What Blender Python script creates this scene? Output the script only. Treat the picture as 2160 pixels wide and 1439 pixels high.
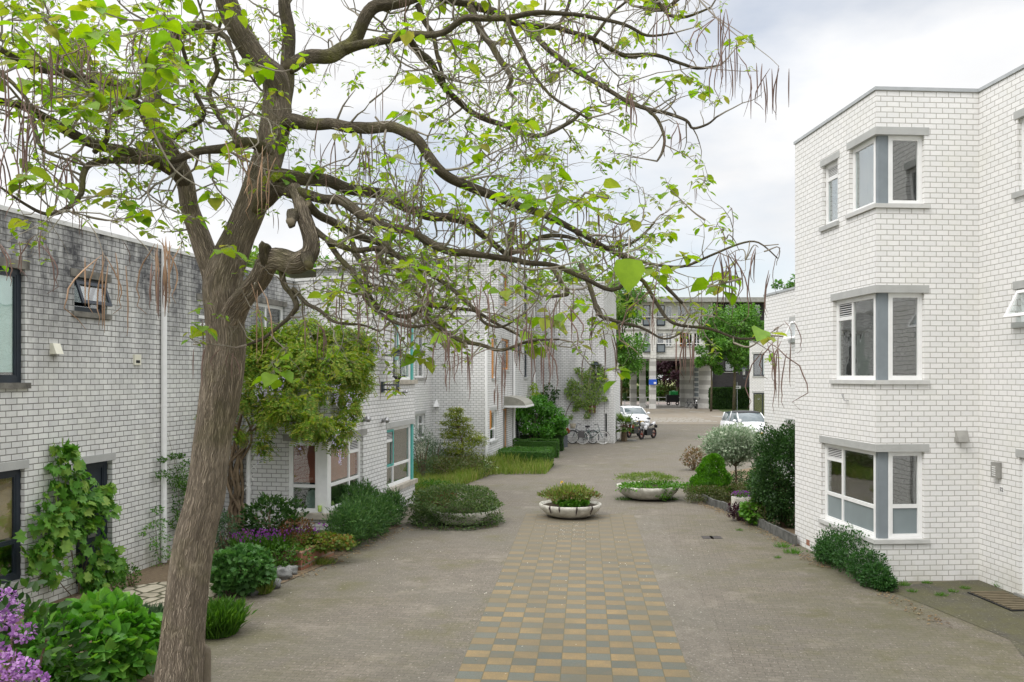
import bpy, math, random
import numpy as np
from mathutils import Vector, Matrix, noise
R = math.radians
random.seed(7); rng = np.random.default_rng(7)
S = bpy.context.scene
for o in list(bpy.data.objects): bpy.data.objects.remove(o)
COL = S.collection

# ---------------------------------------------------------------- camera
HC, F, CX, HY = 3.6, 1850.0, 1080.0, 794.0      # eye height, focal in photo pixels, centre column, horizon row
cd = bpy.data.cameras.new('camera'); cam = bpy.data.objects.new('camera', cd); COL.objects.link(cam)
cam.location = (0, 0, HC); cam.rotation_euler = (R(90), 0, 0)
cd.sensor_width = 36; cd.lens = F / 2160 * 36; cd.shift_y = (HY - 719.5) / 2160; cd.clip_end = 2000; cd.clip_start = .05
S.camera = cam
# ---------------------------------------------------------------- world: hazy blue sky with bright broken cloud
w = bpy.data.worlds.new('World'); S.world = w; w.use_nodes = True
nt = w.node_tree; N = nt.nodes; LK = nt.links; N.clear()
out = N.new('ShaderNodeOutputWorld'); bg = N.new('ShaderNodeBackground'); bg.inputs[1].default_value = .1
sky = N.new('ShaderNodeTexSky'); sky.sky_type = 'NISHITA'; sky.sun_disc = False
SUN_EL, SUN_AZ = R(50), R(232)
sky.sun_elevation = SUN_EL; sky.sun_rotation = SUN_AZ; sky.dust_density = 1.5
tc = N.new('ShaderNodeTexCoord')
mp = N.new('ShaderNodeMapping'); mp.inputs['Scale'].default_value = (1.3, 1.3, 3.0); mp.inputs['Location'].default_value = (1.3, .55, .9)
nz = N.new('ShaderNodeTexNoise'); nz.inputs['Scale'].default_value = 1.7; nz.inputs['Detail'].default_value = 9; nz.inputs['Roughness'].default_value = .5
LK.new(tc.outputs['Generated'], mp.inputs[0]); LK.new(mp.outputs[0], nz.inputs[0])
cr = N.new('ShaderNodeValToRGB'); cr.color_ramp.elements[0].position = .34; cr.color_ramp.elements[1].position = .52
cr.color_ramp.elements[0].color = (.46, .46, .46, 1); cr.color_ramp.elements[1].color = (1, 1, 1, 1)
LK.new(nz.outputs[0], cr.inputs[0])
sep = N.new('ShaderNodeSeparateXYZ'); LK.new(tc.outputs['Generated'], sep.inputs[0])
mr = N.new('ShaderNodeMapRange'); mr.inputs[1].default_value = .40; mr.inputs[2].default_value = .9; mr.inputs[3].default_value = 8.6; mr.inputs[4].default_value = 26.0
LK.new(sep.outputs[2], mr.inputs[0])
nz2 = N.new('ShaderNodeTexNoise'); nz2.inputs['Scale'].default_value = 3.1; nz2.inputs['Detail'].default_value = 8
LK.new(mp.outputs[0], nz2.inputs[0])
mr2 = N.new('ShaderNodeMapRange'); mr2.inputs[1].default_value = .3; mr2.inputs[2].default_value = .7; mr2.inputs[3].default_value = .93; mr2.inputs[4].default_value = 1.1
LK.new(nz2.outputs[0], mr2.inputs[0])
mul = N.new('ShaderNodeMath'); mul.operation = 'MULTIPLY'; LK.new(mr.outputs[0], mul.inputs[0]); LK.new(mr2.outputs[0], mul.inputs[1])
cc = N.new('ShaderNodeVectorMath'); cc.operation = 'SCALE'; cc.inputs[0].default_value = (.985, .99, 1.0); LK.new(mul.outputs[0], cc.inputs['Scale'])
mx = N.new('ShaderNodeMix'); mx.data_type = 'RGBA'
sk = N.new('ShaderNodeVectorMath'); sk.operation = 'SCALE'; sk.inputs['Scale'].default_value = 1.25
LK.new(sky.outputs[0], sk.inputs[0])
hz = N.new('ShaderNodeMapRange'); hz.inputs[1].default_value = .02; hz.inputs[2].default_value = .16; hz.inputs[3].default_value = .95; hz.inputs[4].default_value = 0; LK.new(sep.outputs[2], hz.inputs[0])
mxx = N.new('ShaderNodeMath'); mxx.operation = 'MAXIMUM'; LK.new(cr.outputs[0], mxx.inputs[0]); LK.new(hz.outputs[0], mxx.inputs[1])
LK.new(mxx.outputs[0], mx.inputs[0]); LK.new(sk.outputs[0], mx.inputs[6]); LK.new(cc.outputs[0], mx.inputs[7])
LK.new(mx.outputs[2], bg.inputs[0]); LK.new(bg.outputs[0], out.inputs[0])
# ---------------------------------------------------------------- sun (veiled, very soft)
sd = bpy.data.lights.new('sun', 'SUN'); sun = bpy.data.objects.new('sun', sd); COL.objects.link(sun)
sd.energy = 1.5; sd.angle = R(25); sd.color = (1, .965, .91)
sdir = Vector((math.sin(SUN_AZ) * math.cos(SUN_EL), math.cos(SUN_AZ) * math.cos(SUN_EL), math.sin(SUN_EL)))
sun.rotation_euler = sdir.to_track_quat('Z', 'Y').to_euler(); sun.location = (0, 0, 30)
S.view_settings.view_transform = 'Standard'; S.view_settings.look = 'None'; S.view_settings.exposure = 0.25; S.view_settings.gamma = 1
S.cycles.max_bounces = 6; S.cycles.transparent_max_bounces = 12; S.cycles.use_denoising = True

# ---------------------------------------------------------------- placing helpers
def G(px, py, z=0.0):                       # point at height z seen at that place of the photo
    Y = (HC - z) * F / (py - HY); return Vector(((px - CX) / F * Y, Y, z))
def V(px, py, Y):
    return Vector(((px - CX) / F * Y, Y, HC + (HY - py) / F * Y))
def tag(o, label=None, cat=None, group=None, kind=None):
    if label: o['label'] = label
    if cat: o['category'] = cat
    if group: o['group'] = group
    if kind: o['kind'] = kind
    return o
def thing(name, label, cat, loc=(0, 0, 0), rz=0, group=None):
    o = bpy.data.objects.new(name, None); COL.objects.link(o); o.empty_display_size = .2
    o.location = loc; o.rotation_euler = (0, 0, rz); return tag(o, label, cat, group)
def copy_tree(o, parent=None):
    c = o.copy(); COL.objects.link(c); c.parent = parent
    for ch in [k for k in bpy.data.objects if k.parent == o]: copy_tree(ch, c)
    return c
def root_loc(p):                                  # world position of an object built so far
    m = Matrix.Identity(4)
    while p is not None: m = p.matrix_parent_inverse @ p.matrix_basis @ m if p.parent else p.matrix_basis @ m; p = p.parent
    return m.translation
class MB:
    def __init__(s): s.v = []; s.f = []; s.uv = []
    def quad(s, p, uv=None):
        n = len(s.v); s.v += [tuple(q) for q in p]; s.f.append(tuple(range(n, n + len(p))))
        s.uv += (uv if uv else [(0, 0)] * len(p))
    def box(s, c, d, rot=None):
        c = Vector(c); hx, hy, hz = d[0] / 2, d[1] / 2, d[2] / 2
        P = [Vector((x, y, z)) for x in (-hx, hx) for y in (-hy, hy) for z in (-hz, hz)]
        if rot is not None: P = [rot @ p for p in P]
        P = [p + c for p in P]
        for f in ((0, 1, 3, 2), (4, 6, 7, 5), (0, 4, 5, 1), (2, 3, 7, 6), (0, 2, 6, 4), (1, 5, 7, 3)):
            q = [P[i] for i in f]; L = (q[1] - q[0]).length; W = (q[2] - q[1]).length
            s.quad(q, [(0, 0), (L, 0), (L, W), (0, W)])
    def hexa(s, P):                              # 8 points: bottom 4 (ccw), top 4
        for f in ((3, 2, 1, 0), (4, 5, 6, 7), (0, 1, 5, 4), (1, 2, 6, 5), (2, 3, 7, 6), (3, 0, 4, 7)):
            q = [P[i] for i in f]; L = (Vector(q[1]) - Vector(q[0])).length; W = (Vector(q[2]) - Vector(q[1])).length
            s.quad(q, [(0, 0), (L, 0), (L, W), (0, W)])
    def tube(s, pts, rad, n=6, cap=True, lump=0, vscale=1.0, seed=0):
        pts = [Vector(p) for p in pts]; m = len(pts)
        if not hasattr(rad, '__len__'): rad = [rad] * m
        T = [(pts[min(i + 1, m - 1)] - pts[max(i - 1, 0)]).normalized() for i in range(m)]
        a = Vector((0, 0, 1)) if abs(T[0].z) < .9 else Vector((1, 0, 0))
        x = T[0].cross(a).normalized(); base = len(s.v); L = 0; Ls = []
        for i in range(m):
            x = (x - T[i] * x.dot(T[i]));
            if x.length < 1e-5: x = T[i].orthogonal()
            x.normalize(); y = T[i].cross(x)
            if i: L += (pts[i] - pts[i - 1]).length
            Ls.append(L)
            for k in range(n):
                th = 2 * math.pi * k / n; r = rad[i]
                if lump:
                    r *= 1 + lump * noise.noise(Vector((math.cos(th) * 3.2, math.sin(th) * 3.2, L * 1.1 + seed))) + lump * .55 * noise.noise(Vector((math.cos(th) * 8, math.sin(th) * 8, L * 2.2 + seed)))
                s.v.append(tuple(pts[i] + (x * math.cos(th) + y * math.sin(th)) * r))
        for i in range(m - 1):
            for k in range(n):
                k2 = (k + 1) % n
                s.f.append((base + i * n + k, base + i * n + k2, base + (i + 1) * n + k2, base + (i + 1) * n + k))
                c = rad[0] * 6.28
                s.uv += [(k / n * c, Ls[i]), ((k + 1) / n * c, Ls[i]), ((k + 1) / n * c, Ls[i + 1]), (k / n * c, Ls[i + 1])]
        if cap and n > 2:
            s.f.append(tuple(base + k for k in range(n))[::-1]); s.uv += [(0, 0)] * n
            s.f.append(tuple(base + (m - 1) * n + k for k in range(n))); s.uv += [(0, 0)] * n
    def lathe(s, prof, n=24, c=(0, 0, 0), sx=1, sy=1, closed=False):
        base = len(s.v); m = len(prof)
        for r, z in prof:
            for k in range(n):
                th = 2 * math.pi * k / n; s.v.append((c[0] + sx * r * math.cos(th), c[1] + sy * r * math.sin(th), c[2] + z))
        for i in range(m - 1):
            for k in range(n):
                k2 = (k + 1) % n
                s.f.append((base + i * n + k, base + i * n + k2, base + (i + 1) * n + k2, base + (i + 1) * n + k))
                s.uv += [(k / n, prof[i][1]), ((k + 1) / n, prof[i][1]), ((k + 1) / n, prof[i + 1][1]), (k / n, prof[i + 1][1])]
    def torus(s, c, R_, r, axis='y', n=28, m=8, arc=1.0, rot=None):
        base = len(s.v)
        for i in range(n):
            a = 2 * math.pi * i / n
            for j in range(m):
                b = 2 * math.pi * j / m; q = R_ + r * math.cos(b)
                p = Vector((q * math.cos(a), r * math.sin(b), q * math.sin(a)))
                if rot is not None: p = rot @ p
                s.v.append(tuple(Vector(c) + p))
        for i in range(n):
            for j in range(m):
                i2 = (i + 1) % n; j2 = (j + 1) % m
                s.f.append((base + i * m + j, base + i * m + j2, base + i2 * m + j2, base + i2 * m + j)); s.uv += [(0, 0)] * 4
    def ball(s, c, r, n=10, m=7, sc=(1, 1, 1), lump=0, seed=0):
        base = len(s.v)
        for i in range(m + 1):
            ph = math.pi * i / m
            for k in range(n):
                th = 2 * math.pi * k / n
                d = Vector((math.sin(ph) * math.cos(th), math.sin(ph) * math.sin(th), math.cos(ph)))
                q = r * (1 + (lump * noise.noise(d * 2 + Vector((seed, 0, 0))) if lump else 0))
                s.v.append((c[0] + d.x * q * sc[0], c[1] + d.y * q * sc[1], c[2] + d.z * q * sc[2]))
        for i in range(m):
            for k in range(n):
                k2 = (k + 1) % n
                s.f.append((base + i * n + k, base + (i + 1) * n + k, base + (i + 1) * n + k2, base + i * n + k2)); s.uv += [(0, 0)] * 4
    def build(s, name, mat, parent=None, smooth=False, world=True, bevel=0):
        me = bpy.data.meshes.new(name); me.from_pydata(s.v, [], s.f)
        uvl = me.uv_layers.new(name='UVMap'); uvl.data.foreach_set('uv', np.array(s.uv, dtype=np.float32).ravel())
        me.validate(); me.materials.append(mat)
        if smooth: me.polygons.foreach_set('use_smooth', [True] * len(me.polygons))
        o = bpy.data.objects.new(name, me); COL.objects.link(o)
        if bevel:
            b = o.modifiers.new('bevel', 'BEVEL'); b.width = bevel; b.segments = 2; b.limit_method = 'ANGLE'
        if parent is not None:
            o.parent = parent
            if world: o.matrix_parent_inverse = Matrix.Translation(-root_loc(parent))
        return o
def struct(name, mb, mat, smooth=False): return tag(mb.build(name, mat, None, smooth), kind='structure')

# ---------------------------------------------------------------- materials
def base_mat(name):
    m = bpy.data.materials.new(name); m.use_nodes = True
    return m, m.node_tree.nodes, m.node_tree.links, m.node_tree.nodes['Principled BSDF']
def rgb(c): return (c[0], c[1], c[2], 1)
def mixc(N, L, fac, a, b):
    m = N.new('ShaderNodeMix'); m.data_type = 'RGBA'
    for s_, v in ((0, fac), (6, a), (7, b)):
        if isinstance(v, (int, float)): m.inputs[s_].default_value = v
        elif isinstance(v, tuple): m.inputs[s_].default_value = rgb(v)
        else: L.new(v, m.inputs[s_])
    return m.outputs[2]
def noisen(N, L, vec, scale, detail=4, rough=.55, mscale=None):
    if mscale:
        mp = N.new('ShaderNodeMapping'); mp.inputs['Scale'].default_value = mscale; L.new(vec, mp.inputs[0]); vec = mp.outputs[0]
    n = N.new('ShaderNodeTexNoise'); n.inputs['Scale'].default_value = scale; n.inputs['Detail'].default_value = detail; n.inputs['Roughness'].default_value = rough
    L.new(vec, n.inputs['Vector']); return n.outputs[0]
def rampn(N, L, v, a, b, lo=0.0, hi=1.0):
    m = N.new('ShaderNodeMapRange'); m.inputs[1].default_value = a; m.inputs[2].default_value = b; m.inputs[3].default_value = lo; m.inputs[4].default_value = hi
    L.new(v, m.inputs[0]); return m.outputs[0]
def mathn(N, L, op, a, b):
    m = N.new('ShaderNodeMath'); m.operation = op
    for i, v in enumerate((a, b)):
        if isinstance(v, (int, float)): m.inputs[i].default_value = v
        else: L.new(v, m.inputs[i])
    return m.outputs[0]
def plain(name, c, rough=.6, metal=0, var=.12, scale=6, bump=0, spec=.4, c2=None):
    m, N, L, P = base_mat(name); t = N.new('ShaderNodeTexCoord')
    n = noisen(N, L, t.outputs['Object'], scale, 6)
    d = c2 if c2 else tuple(x * (1 - var * 2.2) for x in c)
    L.new(mixc(N, L, rampn(N, L, n, .3, .7), tuple(min(1, x * (1 + var * .4)) for x in c), d), P.inputs['Base Color'])
    P.inputs['Roughness'].default_value = rough; P.inputs['Metallic'].default_value = metal; P.inputs['Specular IOR Level'].default_value = spec
    if bump:
        b = N.new('ShaderNodeBump'); b.inputs['Strength'].default_value = bump; b.inputs['Distance'].default_value = .02
        n2 = noisen(N, L, t.outputs['Object'], scale * 6, 6); L.new(n2, b.inputs['Height']); L.new(b.outputs[0], P.inputs['Normal'])
    return m
def brick_mat(name, c1, c2, mortar, dirt=0.0, dirt_z=3.6, foot=.35, bw=.224, rh=.0935, ms=.0055, off=.5, dcol=(.07, .07, .075), base_z=0, tint=None):
    m, N, L, P = base_mat(name); uv = N.new('ShaderNodeUVMap'); t = N.new('ShaderNodeTexCoord')
    b = N.new('ShaderNodeTexBrick'); b.offset = off
    for k, v in (('Scale', 1), ('Mortar Size', ms), ('Mortar Smooth', .12), ('Bias', 0), ('Brick Width', bw), ('Row Height', rh)): b.inputs[k].default_value = v
    b.inputs['Color1'].default_value = rgb(c1); b.inputs['Color2'].default_value = rgb(c2); b.inputs['Mortar'].default_value = rgb(mortar)
    # slight waviness so the joints are not ruler straight
    wn = N.new('ShaderNodeTexNoise'); wn.inputs['Scale'].default_value = 3.0; wn.inputs['Detail'].default_value = 2; L.new(uv.outputs[0], wn.inputs['Vector'])
    sub = N.new('ShaderNodeVectorMath'); sub.operation = 'SUBTRACT'; L.new(wn.outputs['Color'], sub.inputs[0]); sub.inputs[1].default_value = (.5, .5, .5)
    sc = N.new('ShaderNodeVectorMath'); sc.operation = 'SCALE'; sc.inputs['Scale'].default_value = .012; L.new(sub.outputs[0], sc.inputs[0])
    ad = N.new('ShaderNodeVectorMath'); ad.operation = 'ADD'; L.new(uv.outputs[0], ad.inputs[0]); L.new(sc.outputs[0], ad.inputs[1]); L.new(ad.outputs[0], b.inputs['Vector'])
    sp = N.new('ShaderNodeSeparateXYZ'); L.new(uv.outputs[0], sp.inputs[0])
    fine = noisen(N, L, uv.outputs[0], 28, 6, .65)
    col = mixc(N, L, rampn(N, L, fine, .45, .75, 0, .22), b.outputs[0], tuple(x * .62 for x in c1))
    blot = noisen(N, L, uv.outputs[0], 1.3, 6, .6)
    col = mixc(N, L, rampn(N, L, blot, .5, .8, 0, .35), col, tint or tuple(x * y for x, y in zip(c1, (.8, .8, .72))))
    # green-brown damp foot
    ft = mathn(N, L, 'MULTIPLY', rampn(N, L, sp.outputs[1], base_z + .55, base_z, 0, 1), rampn(N, L, blot, .35, .65))
    col = mixc(N, L, mathn(N, L, 'MULTIPLY', ft, foot), col, (.30, .27, .16))
    if dirt:
        st = noisen(N, L, uv.outputs[0], 1.0, 7, .62, (2.6, .28, 1)); bl2 = noisen(N, L, uv.outputs[0], 5, 6, .7)
        st = mathn(N, L, 'MULTIPLY', rampn(N, L, st, .27, .56), rampn(N, L, bl2, .25, .6, .45, 1))
        hz = rampn(N, L, sp.outputs[1], dirt_z, dirt_z + 2.1, .20, 1)
        col = mixc(N, L, mathn(N, L, 'MULTIPLY', mathn(N, L, 'MULTIPLY', st, hz), dirt), col, dcol)
    L.new(col, P.inputs['Base Color']); P.inputs['Roughness'].default_value = .8; P.inputs['Specular IOR Level'].default_value = .3
    bp = N.new('ShaderNodeBump'); bp.inputs['Strength'].default_value = .55; bp.inputs['Distance'].default_value = .012
    h = mathn(N, L, 'ADD', mathn(N, L, 'MULTIPLY', b.outputs['Fac'], -1.0), mathn(N, L, 'MULTIPLY', fine, .35)); L.new(h, bp.inputs['Height']); L.new(bp.outputs[0], P.inputs['Normal'])
    return m
def leaf_mat(name, cols, trans=.35, rough=.5, spec=.35):
    m, N, L, P = base_mat(name); g = N.new('ShaderNodeNewGeometry')
    r = N.new('ShaderNodeValToRGB'); L.new(g.outputs['Random Per Island'], r.inputs[0]); e = r.color_ramp.elements
    e[0].color = rgb(cols[0]); e[1].color = rgb(cols[-1])
    for i, c in enumerate(cols[1:-1]): e.new((i + 1) / (len(cols) - 1)).color = rgb(c)
    t = N.new('ShaderNodeTexCoord'); n = noisen(N, L, t.outputs['Object'], 14, 3)
    c = mixc(N, L, rampn(N, L, n, .35, .65, 0, .35), r.outputs[0], tuple(x * .6 for x in cols[0]))
    L.new(c, P.inputs['Base Color']); P.inputs['Roughness'].default_value = rough; P.inputs['Specular IOR Level'].default_value = spec
    tr = N.new('ShaderNodeBsdfTranslucent'); hs = N.new('ShaderNodeHueSaturation'); hs.inputs['Value'].default_value = 1.35; hs.inputs['Saturation'].default_value = 1.1
    L.new(c, hs.inputs['Color']); L.new(hs.outputs[0], tr.inputs[0])
    ms = N.new('ShaderNodeMixShader'); ms.inputs[0].default_value = trans; L.new(P.outputs[0], ms.inputs[1]); L.new(tr.outputs[0], ms.inputs[2])
    L.new(ms.outputs[0], N['Material Output'].inputs[0]); return m
def bark_mat(name, c1, c2, moss=(.16, .17, .04), mossf=.3, k=1.0, bump=1.0):
    m, N, L, P = base_mat(name); uv = N.new('ShaderNodeUVMap'); t = N.new('ShaderNodeTexCoord')
    wv = noisen(N, L, uv.outputs[0], 1.0, 8, .62, (34 * k, 5.0 * k, 1))
    vo = N.new('ShaderNodeTexVoronoi'); vo.feature = 'DISTANCE_TO_EDGE'; vo.inputs['Scale'].default_value = 1; mp = N.new('ShaderNodeMapping'); mp.inputs['Scale'].default_value = (52 * k, 5.5 * k, 1)
    nn = N.new('ShaderNodeTexNoise'); nn.inputs['Scale'].default_value = 14; L.new(uv.outputs[0], nn.inputs['Vector'])
    a = N.new('ShaderNodeVectorMath'); a.operation = 'MULTIPLY_ADD'; L.new(nn.outputs['Color'], a.inputs[0]); a.inputs[1].default_value = (.05, .05, 0); L.new(uv.outputs[0], a.inputs[2])
    L.new(a.outputs[0], mp.inputs[0]); L.new(mp.outputs[0], vo.inputs['Vector'])
    crack = rampn(N, L, vo.outputs['Distance'], 0, .28)
    h = mathn(N, L, 'ADD', mathn(N, L, 'MULTIPLY', crack, .7), wv)
    col = mixc(N, L, rampn(N, L, wv, .3, .7), c2, c1); col = mixc(N, L, rampn(N, L, crack, 0, .7, .62, 0), col, tuple(x * .28 for x in c2))
    ob = noisen(N, L, t.outputs['Object'], 2.3, 6, .6); col = mixc(N, L, rampn(N, L, ob, .5, .72, 0, mossf), col, moss)
    gb = noisen(N, L, t.outputs['Object'], 3.1, 5, .6); col = mixc(N, L, rampn(N, L, gb, .52, .7, 0, .5), col, tuple(min(1, x * 1.35) for x in c1))
    L.new(col, P.inputs['Base Color']); P.inputs['Roughness'].default_value = .9; P.inputs['Specular IOR Level'].default_value = .2
    bp = N.new('ShaderNodeBump'); bp.inputs['Strength'].default_value = bump; bp.inputs['Distance'].default_value = .03; L.new(h, bp.inputs['Height']); L.new(bp.outputs[0], P.inputs['Normal'])
    return m
def glass_mat(name, tint=(.75, .85, .82), boost=1.0, base=.12):
    m, N, L, P = base_mat(name); N.remove(P)
    fr = N.new('ShaderNodeLayerWeight'); fr.inputs[0].default_value = .5
    f = mathn(N, L, 'ADD', mathn(N, L, 'MULTIPLY', mathn(N, L, 'POWER', fr.outputs['Facing'], 4.5), .75 * boost), base)
    g = N.new('ShaderNodeBsdfGlossy'); g.inputs['Roughness'].default_value = .015; g.inputs['Color'].default_value = (1, 1, 1, 1)
    t = N.new('ShaderNodeBsdfTransparent'); t.inputs[0].default_value = rgb(tint)
    tcn = N.new('ShaderNodeTexCoord'); n = noisen(N, L, tcn.outputs['Object'], 1.6, 2); bp = N.new('ShaderNodeBump'); bp.inputs['Strength'].default_value = .02; bp.inputs['Distance'].default_value = .2
    L.new(n, bp.inputs['Height']); L.new(bp.outputs[0], g.inputs['Normal'])
    ms = N.new('ShaderNodeMixShader'); L.new(f, ms.inputs[0]); L.new(t.outputs[0], ms.inputs[1]); L.new(g.outputs[0], ms.inputs[2]); L.new(ms.outputs[0], N['Material Output'].inputs[0])
    return m
M = {}
M['brick'] = brick_mat('white_brick', (.80, .79, .775), (.745, .74, .73), (.36, .345, .31), ms=.0066)
M['brick_left'] = brick_mat('weathered_white_brick', (.80, .80, .77), (.68, .68, .665), (.17, .165, .145), dirt=1.0, dirt_z=3.3, foot=.5, ms=.0075, dcol=(.055, .055, .06))
M['brick_mid'] = brick_mat('white_brick_greyed', (.78, .775, .765), (.69, .69, .68), (.24, .235, .22), ms=.0075, dirt=.45, dirt_z=4.2, foot=.3)
M['brick_far'] = brick_mat('white_brick_distant', (.77, .765, .76), (.68, .68, .67), (.22, .215, .21), ms=.009, dirt=.4, dirt_z=1.5, foot=.3)
M['brick_dark'] = brick_mat('black_brick', (.055, .050, .050), (.035, .033, .034), (.03, .03, .03), bw=.22, rh=.065)
M['brick_red'] = brick_mat('red_brick', (.33, .13, .08), (.24, .09, .06), (.25, .2, .16), bw=.2, rh=.075, ms=.006)
M['concrete'] = plain('grey_concrete', (.34, .335, .31), .8, bump=.3, scale=3, var=.15)
M['sill_white'] = plain('painted_sill', (.56, .56, .54), .6, bump=.15, scale=4, var=.06)
M['lintel'] = plain('painted_lintel', (.42, .425, .41), .6, bump=.15, scale=4, var=.06)
M['lintel_dirty'] = plain('dirty_lintel', (.20, .19, .165), .85, bump=.4, scale=5, var=.3)
M['sandstone'] = plain('stone_sill', (.46, .42, .35), .8, bump=.25, scale=5, var=.15)
M['coping'] = plain('zinc_coping', (.42, .44, .45), .5, scale=3, var=.08)
M['coping_white'] = plain('white_coping', (.66, .66, .64), .6, scale=3, var=.1)
M['white'] = plain('white_paint', (.82, .82, .81), .38, var=.03)
M['anthracite'] = plain('anthracite_paint', (.022, .030, .042), .4, var=.1)
M['grey_panel'] = plain('grey_panel', (.21, .24, .26), .45, var=.05)
M['frost'] = plain('frosted_panel', (.22, .26, .27), .35, var=.06, scale=2)
M['teal'] = plain('turquoise_paint', (.07, .38, .34), .45, var=.08)
M['orange'] = plain('orange_paint', (.62, .26, .06), .5, var=.08)
M['brown_blind'] = plain('brown_paper_blind', (.40, .28, .13), .9, var=.2, scale=2); M['red_blind'] = plain('slatted_red_blind', (.33, .10, .06), .7, var=.1, scale=2)
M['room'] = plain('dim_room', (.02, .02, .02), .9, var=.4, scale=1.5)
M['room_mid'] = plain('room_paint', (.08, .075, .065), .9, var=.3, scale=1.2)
M['blind_white'] = plain('pale_blind', (.48, .66, .62), .8, var=.04)
M['curtain'] = plain('pale_curtain', (.60, .62, .58), .9, var=.15, scale=9)
M['black'] = plain('black_plastic', (.015, .015, .016), .5, var=.1)
M['dark_metal'] = plain('dark_lamp_metal', (.06, .075, .085), .45, var=.12, metal=.2)
M['steel'] = plain('steel', (.5, .5, .5), .3, metal=.8, var=.1)
M['glass'] = glass_mat('window_glass', (.95, .98, .97), 1.0, .15)
M['glass_bright'] = glass_mat('window_glass_bright', (.85, .95, .95), 1.2, .26)
M['cream'] = plain('cream_plastic', (.72, .70, .58), .5, var=.05)
M['soil'] = plain('soil', (.055, .042, .030), .95, var=.35, scale=14, bump=.8, c2=(.10, .075, .05))
# ---------------------------------------------------------------- ground, paving
def paver_mat(name, c1, c2, mortar, rot, bw, rh, ms=.004, moss=.5, off=.5):
    m, N, L, P = base_mat(name); t = N.new('ShaderNodeTexCoord')
    mp = N.new('ShaderNodeMapping'); mp.inputs['Rotation'].default_value = (0, 0, rot); L.new(t.outputs['Object'], mp.inputs[0])
    b = N.new('ShaderNodeTexBrick'); b.offset = off
    for k, v in (('Scale', 1), ('Mortar Size', ms), ('Mortar Smooth', .3), ('Bias', 0), ('Brick Width', bw), ('Row Height', rh)): b.inputs[k].default_value = v
    b.inputs['Color1'].default_value = rgb(c1); b.inputs['Color2'].default_value = rgb(c2); b.inputs['Mortar'].default_value = rgb(mortar); L.new(mp.outputs[0], b.inputs['Vector'])
    O = t.outputs['Object']
    gr = noisen(N, L, O, 32, 8, .85); big = noisen(N, L, O, .33, 6, .6); mid = noisen(N, L, O, 1.6, 7, .65); spk = noisen(N, L, O, 24, 3, .6)
    col = mixc(N, L, rampn(N, L, gr, .42, .60, 0, .75), b.outputs[0], tuple(x * .38 for x in c1))
    col = mixc(N, L, rampn(N, L, big, .42, .62, 0, .5), col, tuple(x * y for x, y in zip(c1, (.62, .66, .66))))
    wide = noisen(N, L, O, .55, 7, .7); col = mixc(N, L, mathn(N, L, 'MULTIPLY', rampn(N, L, mid, .46, .66, .15, 1), rampn(N, L, wide, .46, .62, 0, moss)), col, (.105, .098, .04)); col = mixc(N, L, rampn(N, L, noisen(N, L, O, .9, 6, .7), .56, .70, 0, .45), col, tuple(x * 1.35 for x in c1)); col = mixc(N, L, rampn(N, L, noisen(N, L, O, 5.5, 6, .75), .52, .70, 0, .5), col, tuple(x * .55 for x in c1))
    col = mixc(N, L, rampn(N, L, spk, .62, .70, 0, .75), col, (.40, .37, .31)); spx = N.new('ShaderNodeSeparateXYZ'); L.new(O, spx.inputs[0]); side = mathn(N, L, 'ADD', rampn(N, L, spx.outputs[0], 3.6, 6.4, 0, 1), rampn(N, L, spx.outputs[0], -2.2, -4.4, 0, 1)); col = mixc(N, L, mathn(N, L, 'MULTIPLY', mathn(N, L, 'MULTIPLY', side, rampn(N, L, spx.outputs[1], 26, 20, 0, .75)), rampn(N, L, noisen(N, L, O, 1.3, 7, .72), .38, .6, 0, 1)), col, (.10, .095, .045))
    L.new(col, P.inputs['Base Color']); P.inputs['Roughness'].default_value = .9; P.inputs['Specular IOR Level'].default_value = .25
    bp = N.new('ShaderNodeBump'); bp.inputs['Strength'].default_value = .5; bp.inputs['Distance'].default_value = .01
    L.new(mathn(N, L, 'ADD', mathn(N, L, 'MULTIPLY', b.outputs['Fac'], -1.0), gr), bp.inputs['Height']); L.new(bp.outputs[0], P.inputs['Normal'])
    return m
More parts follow.
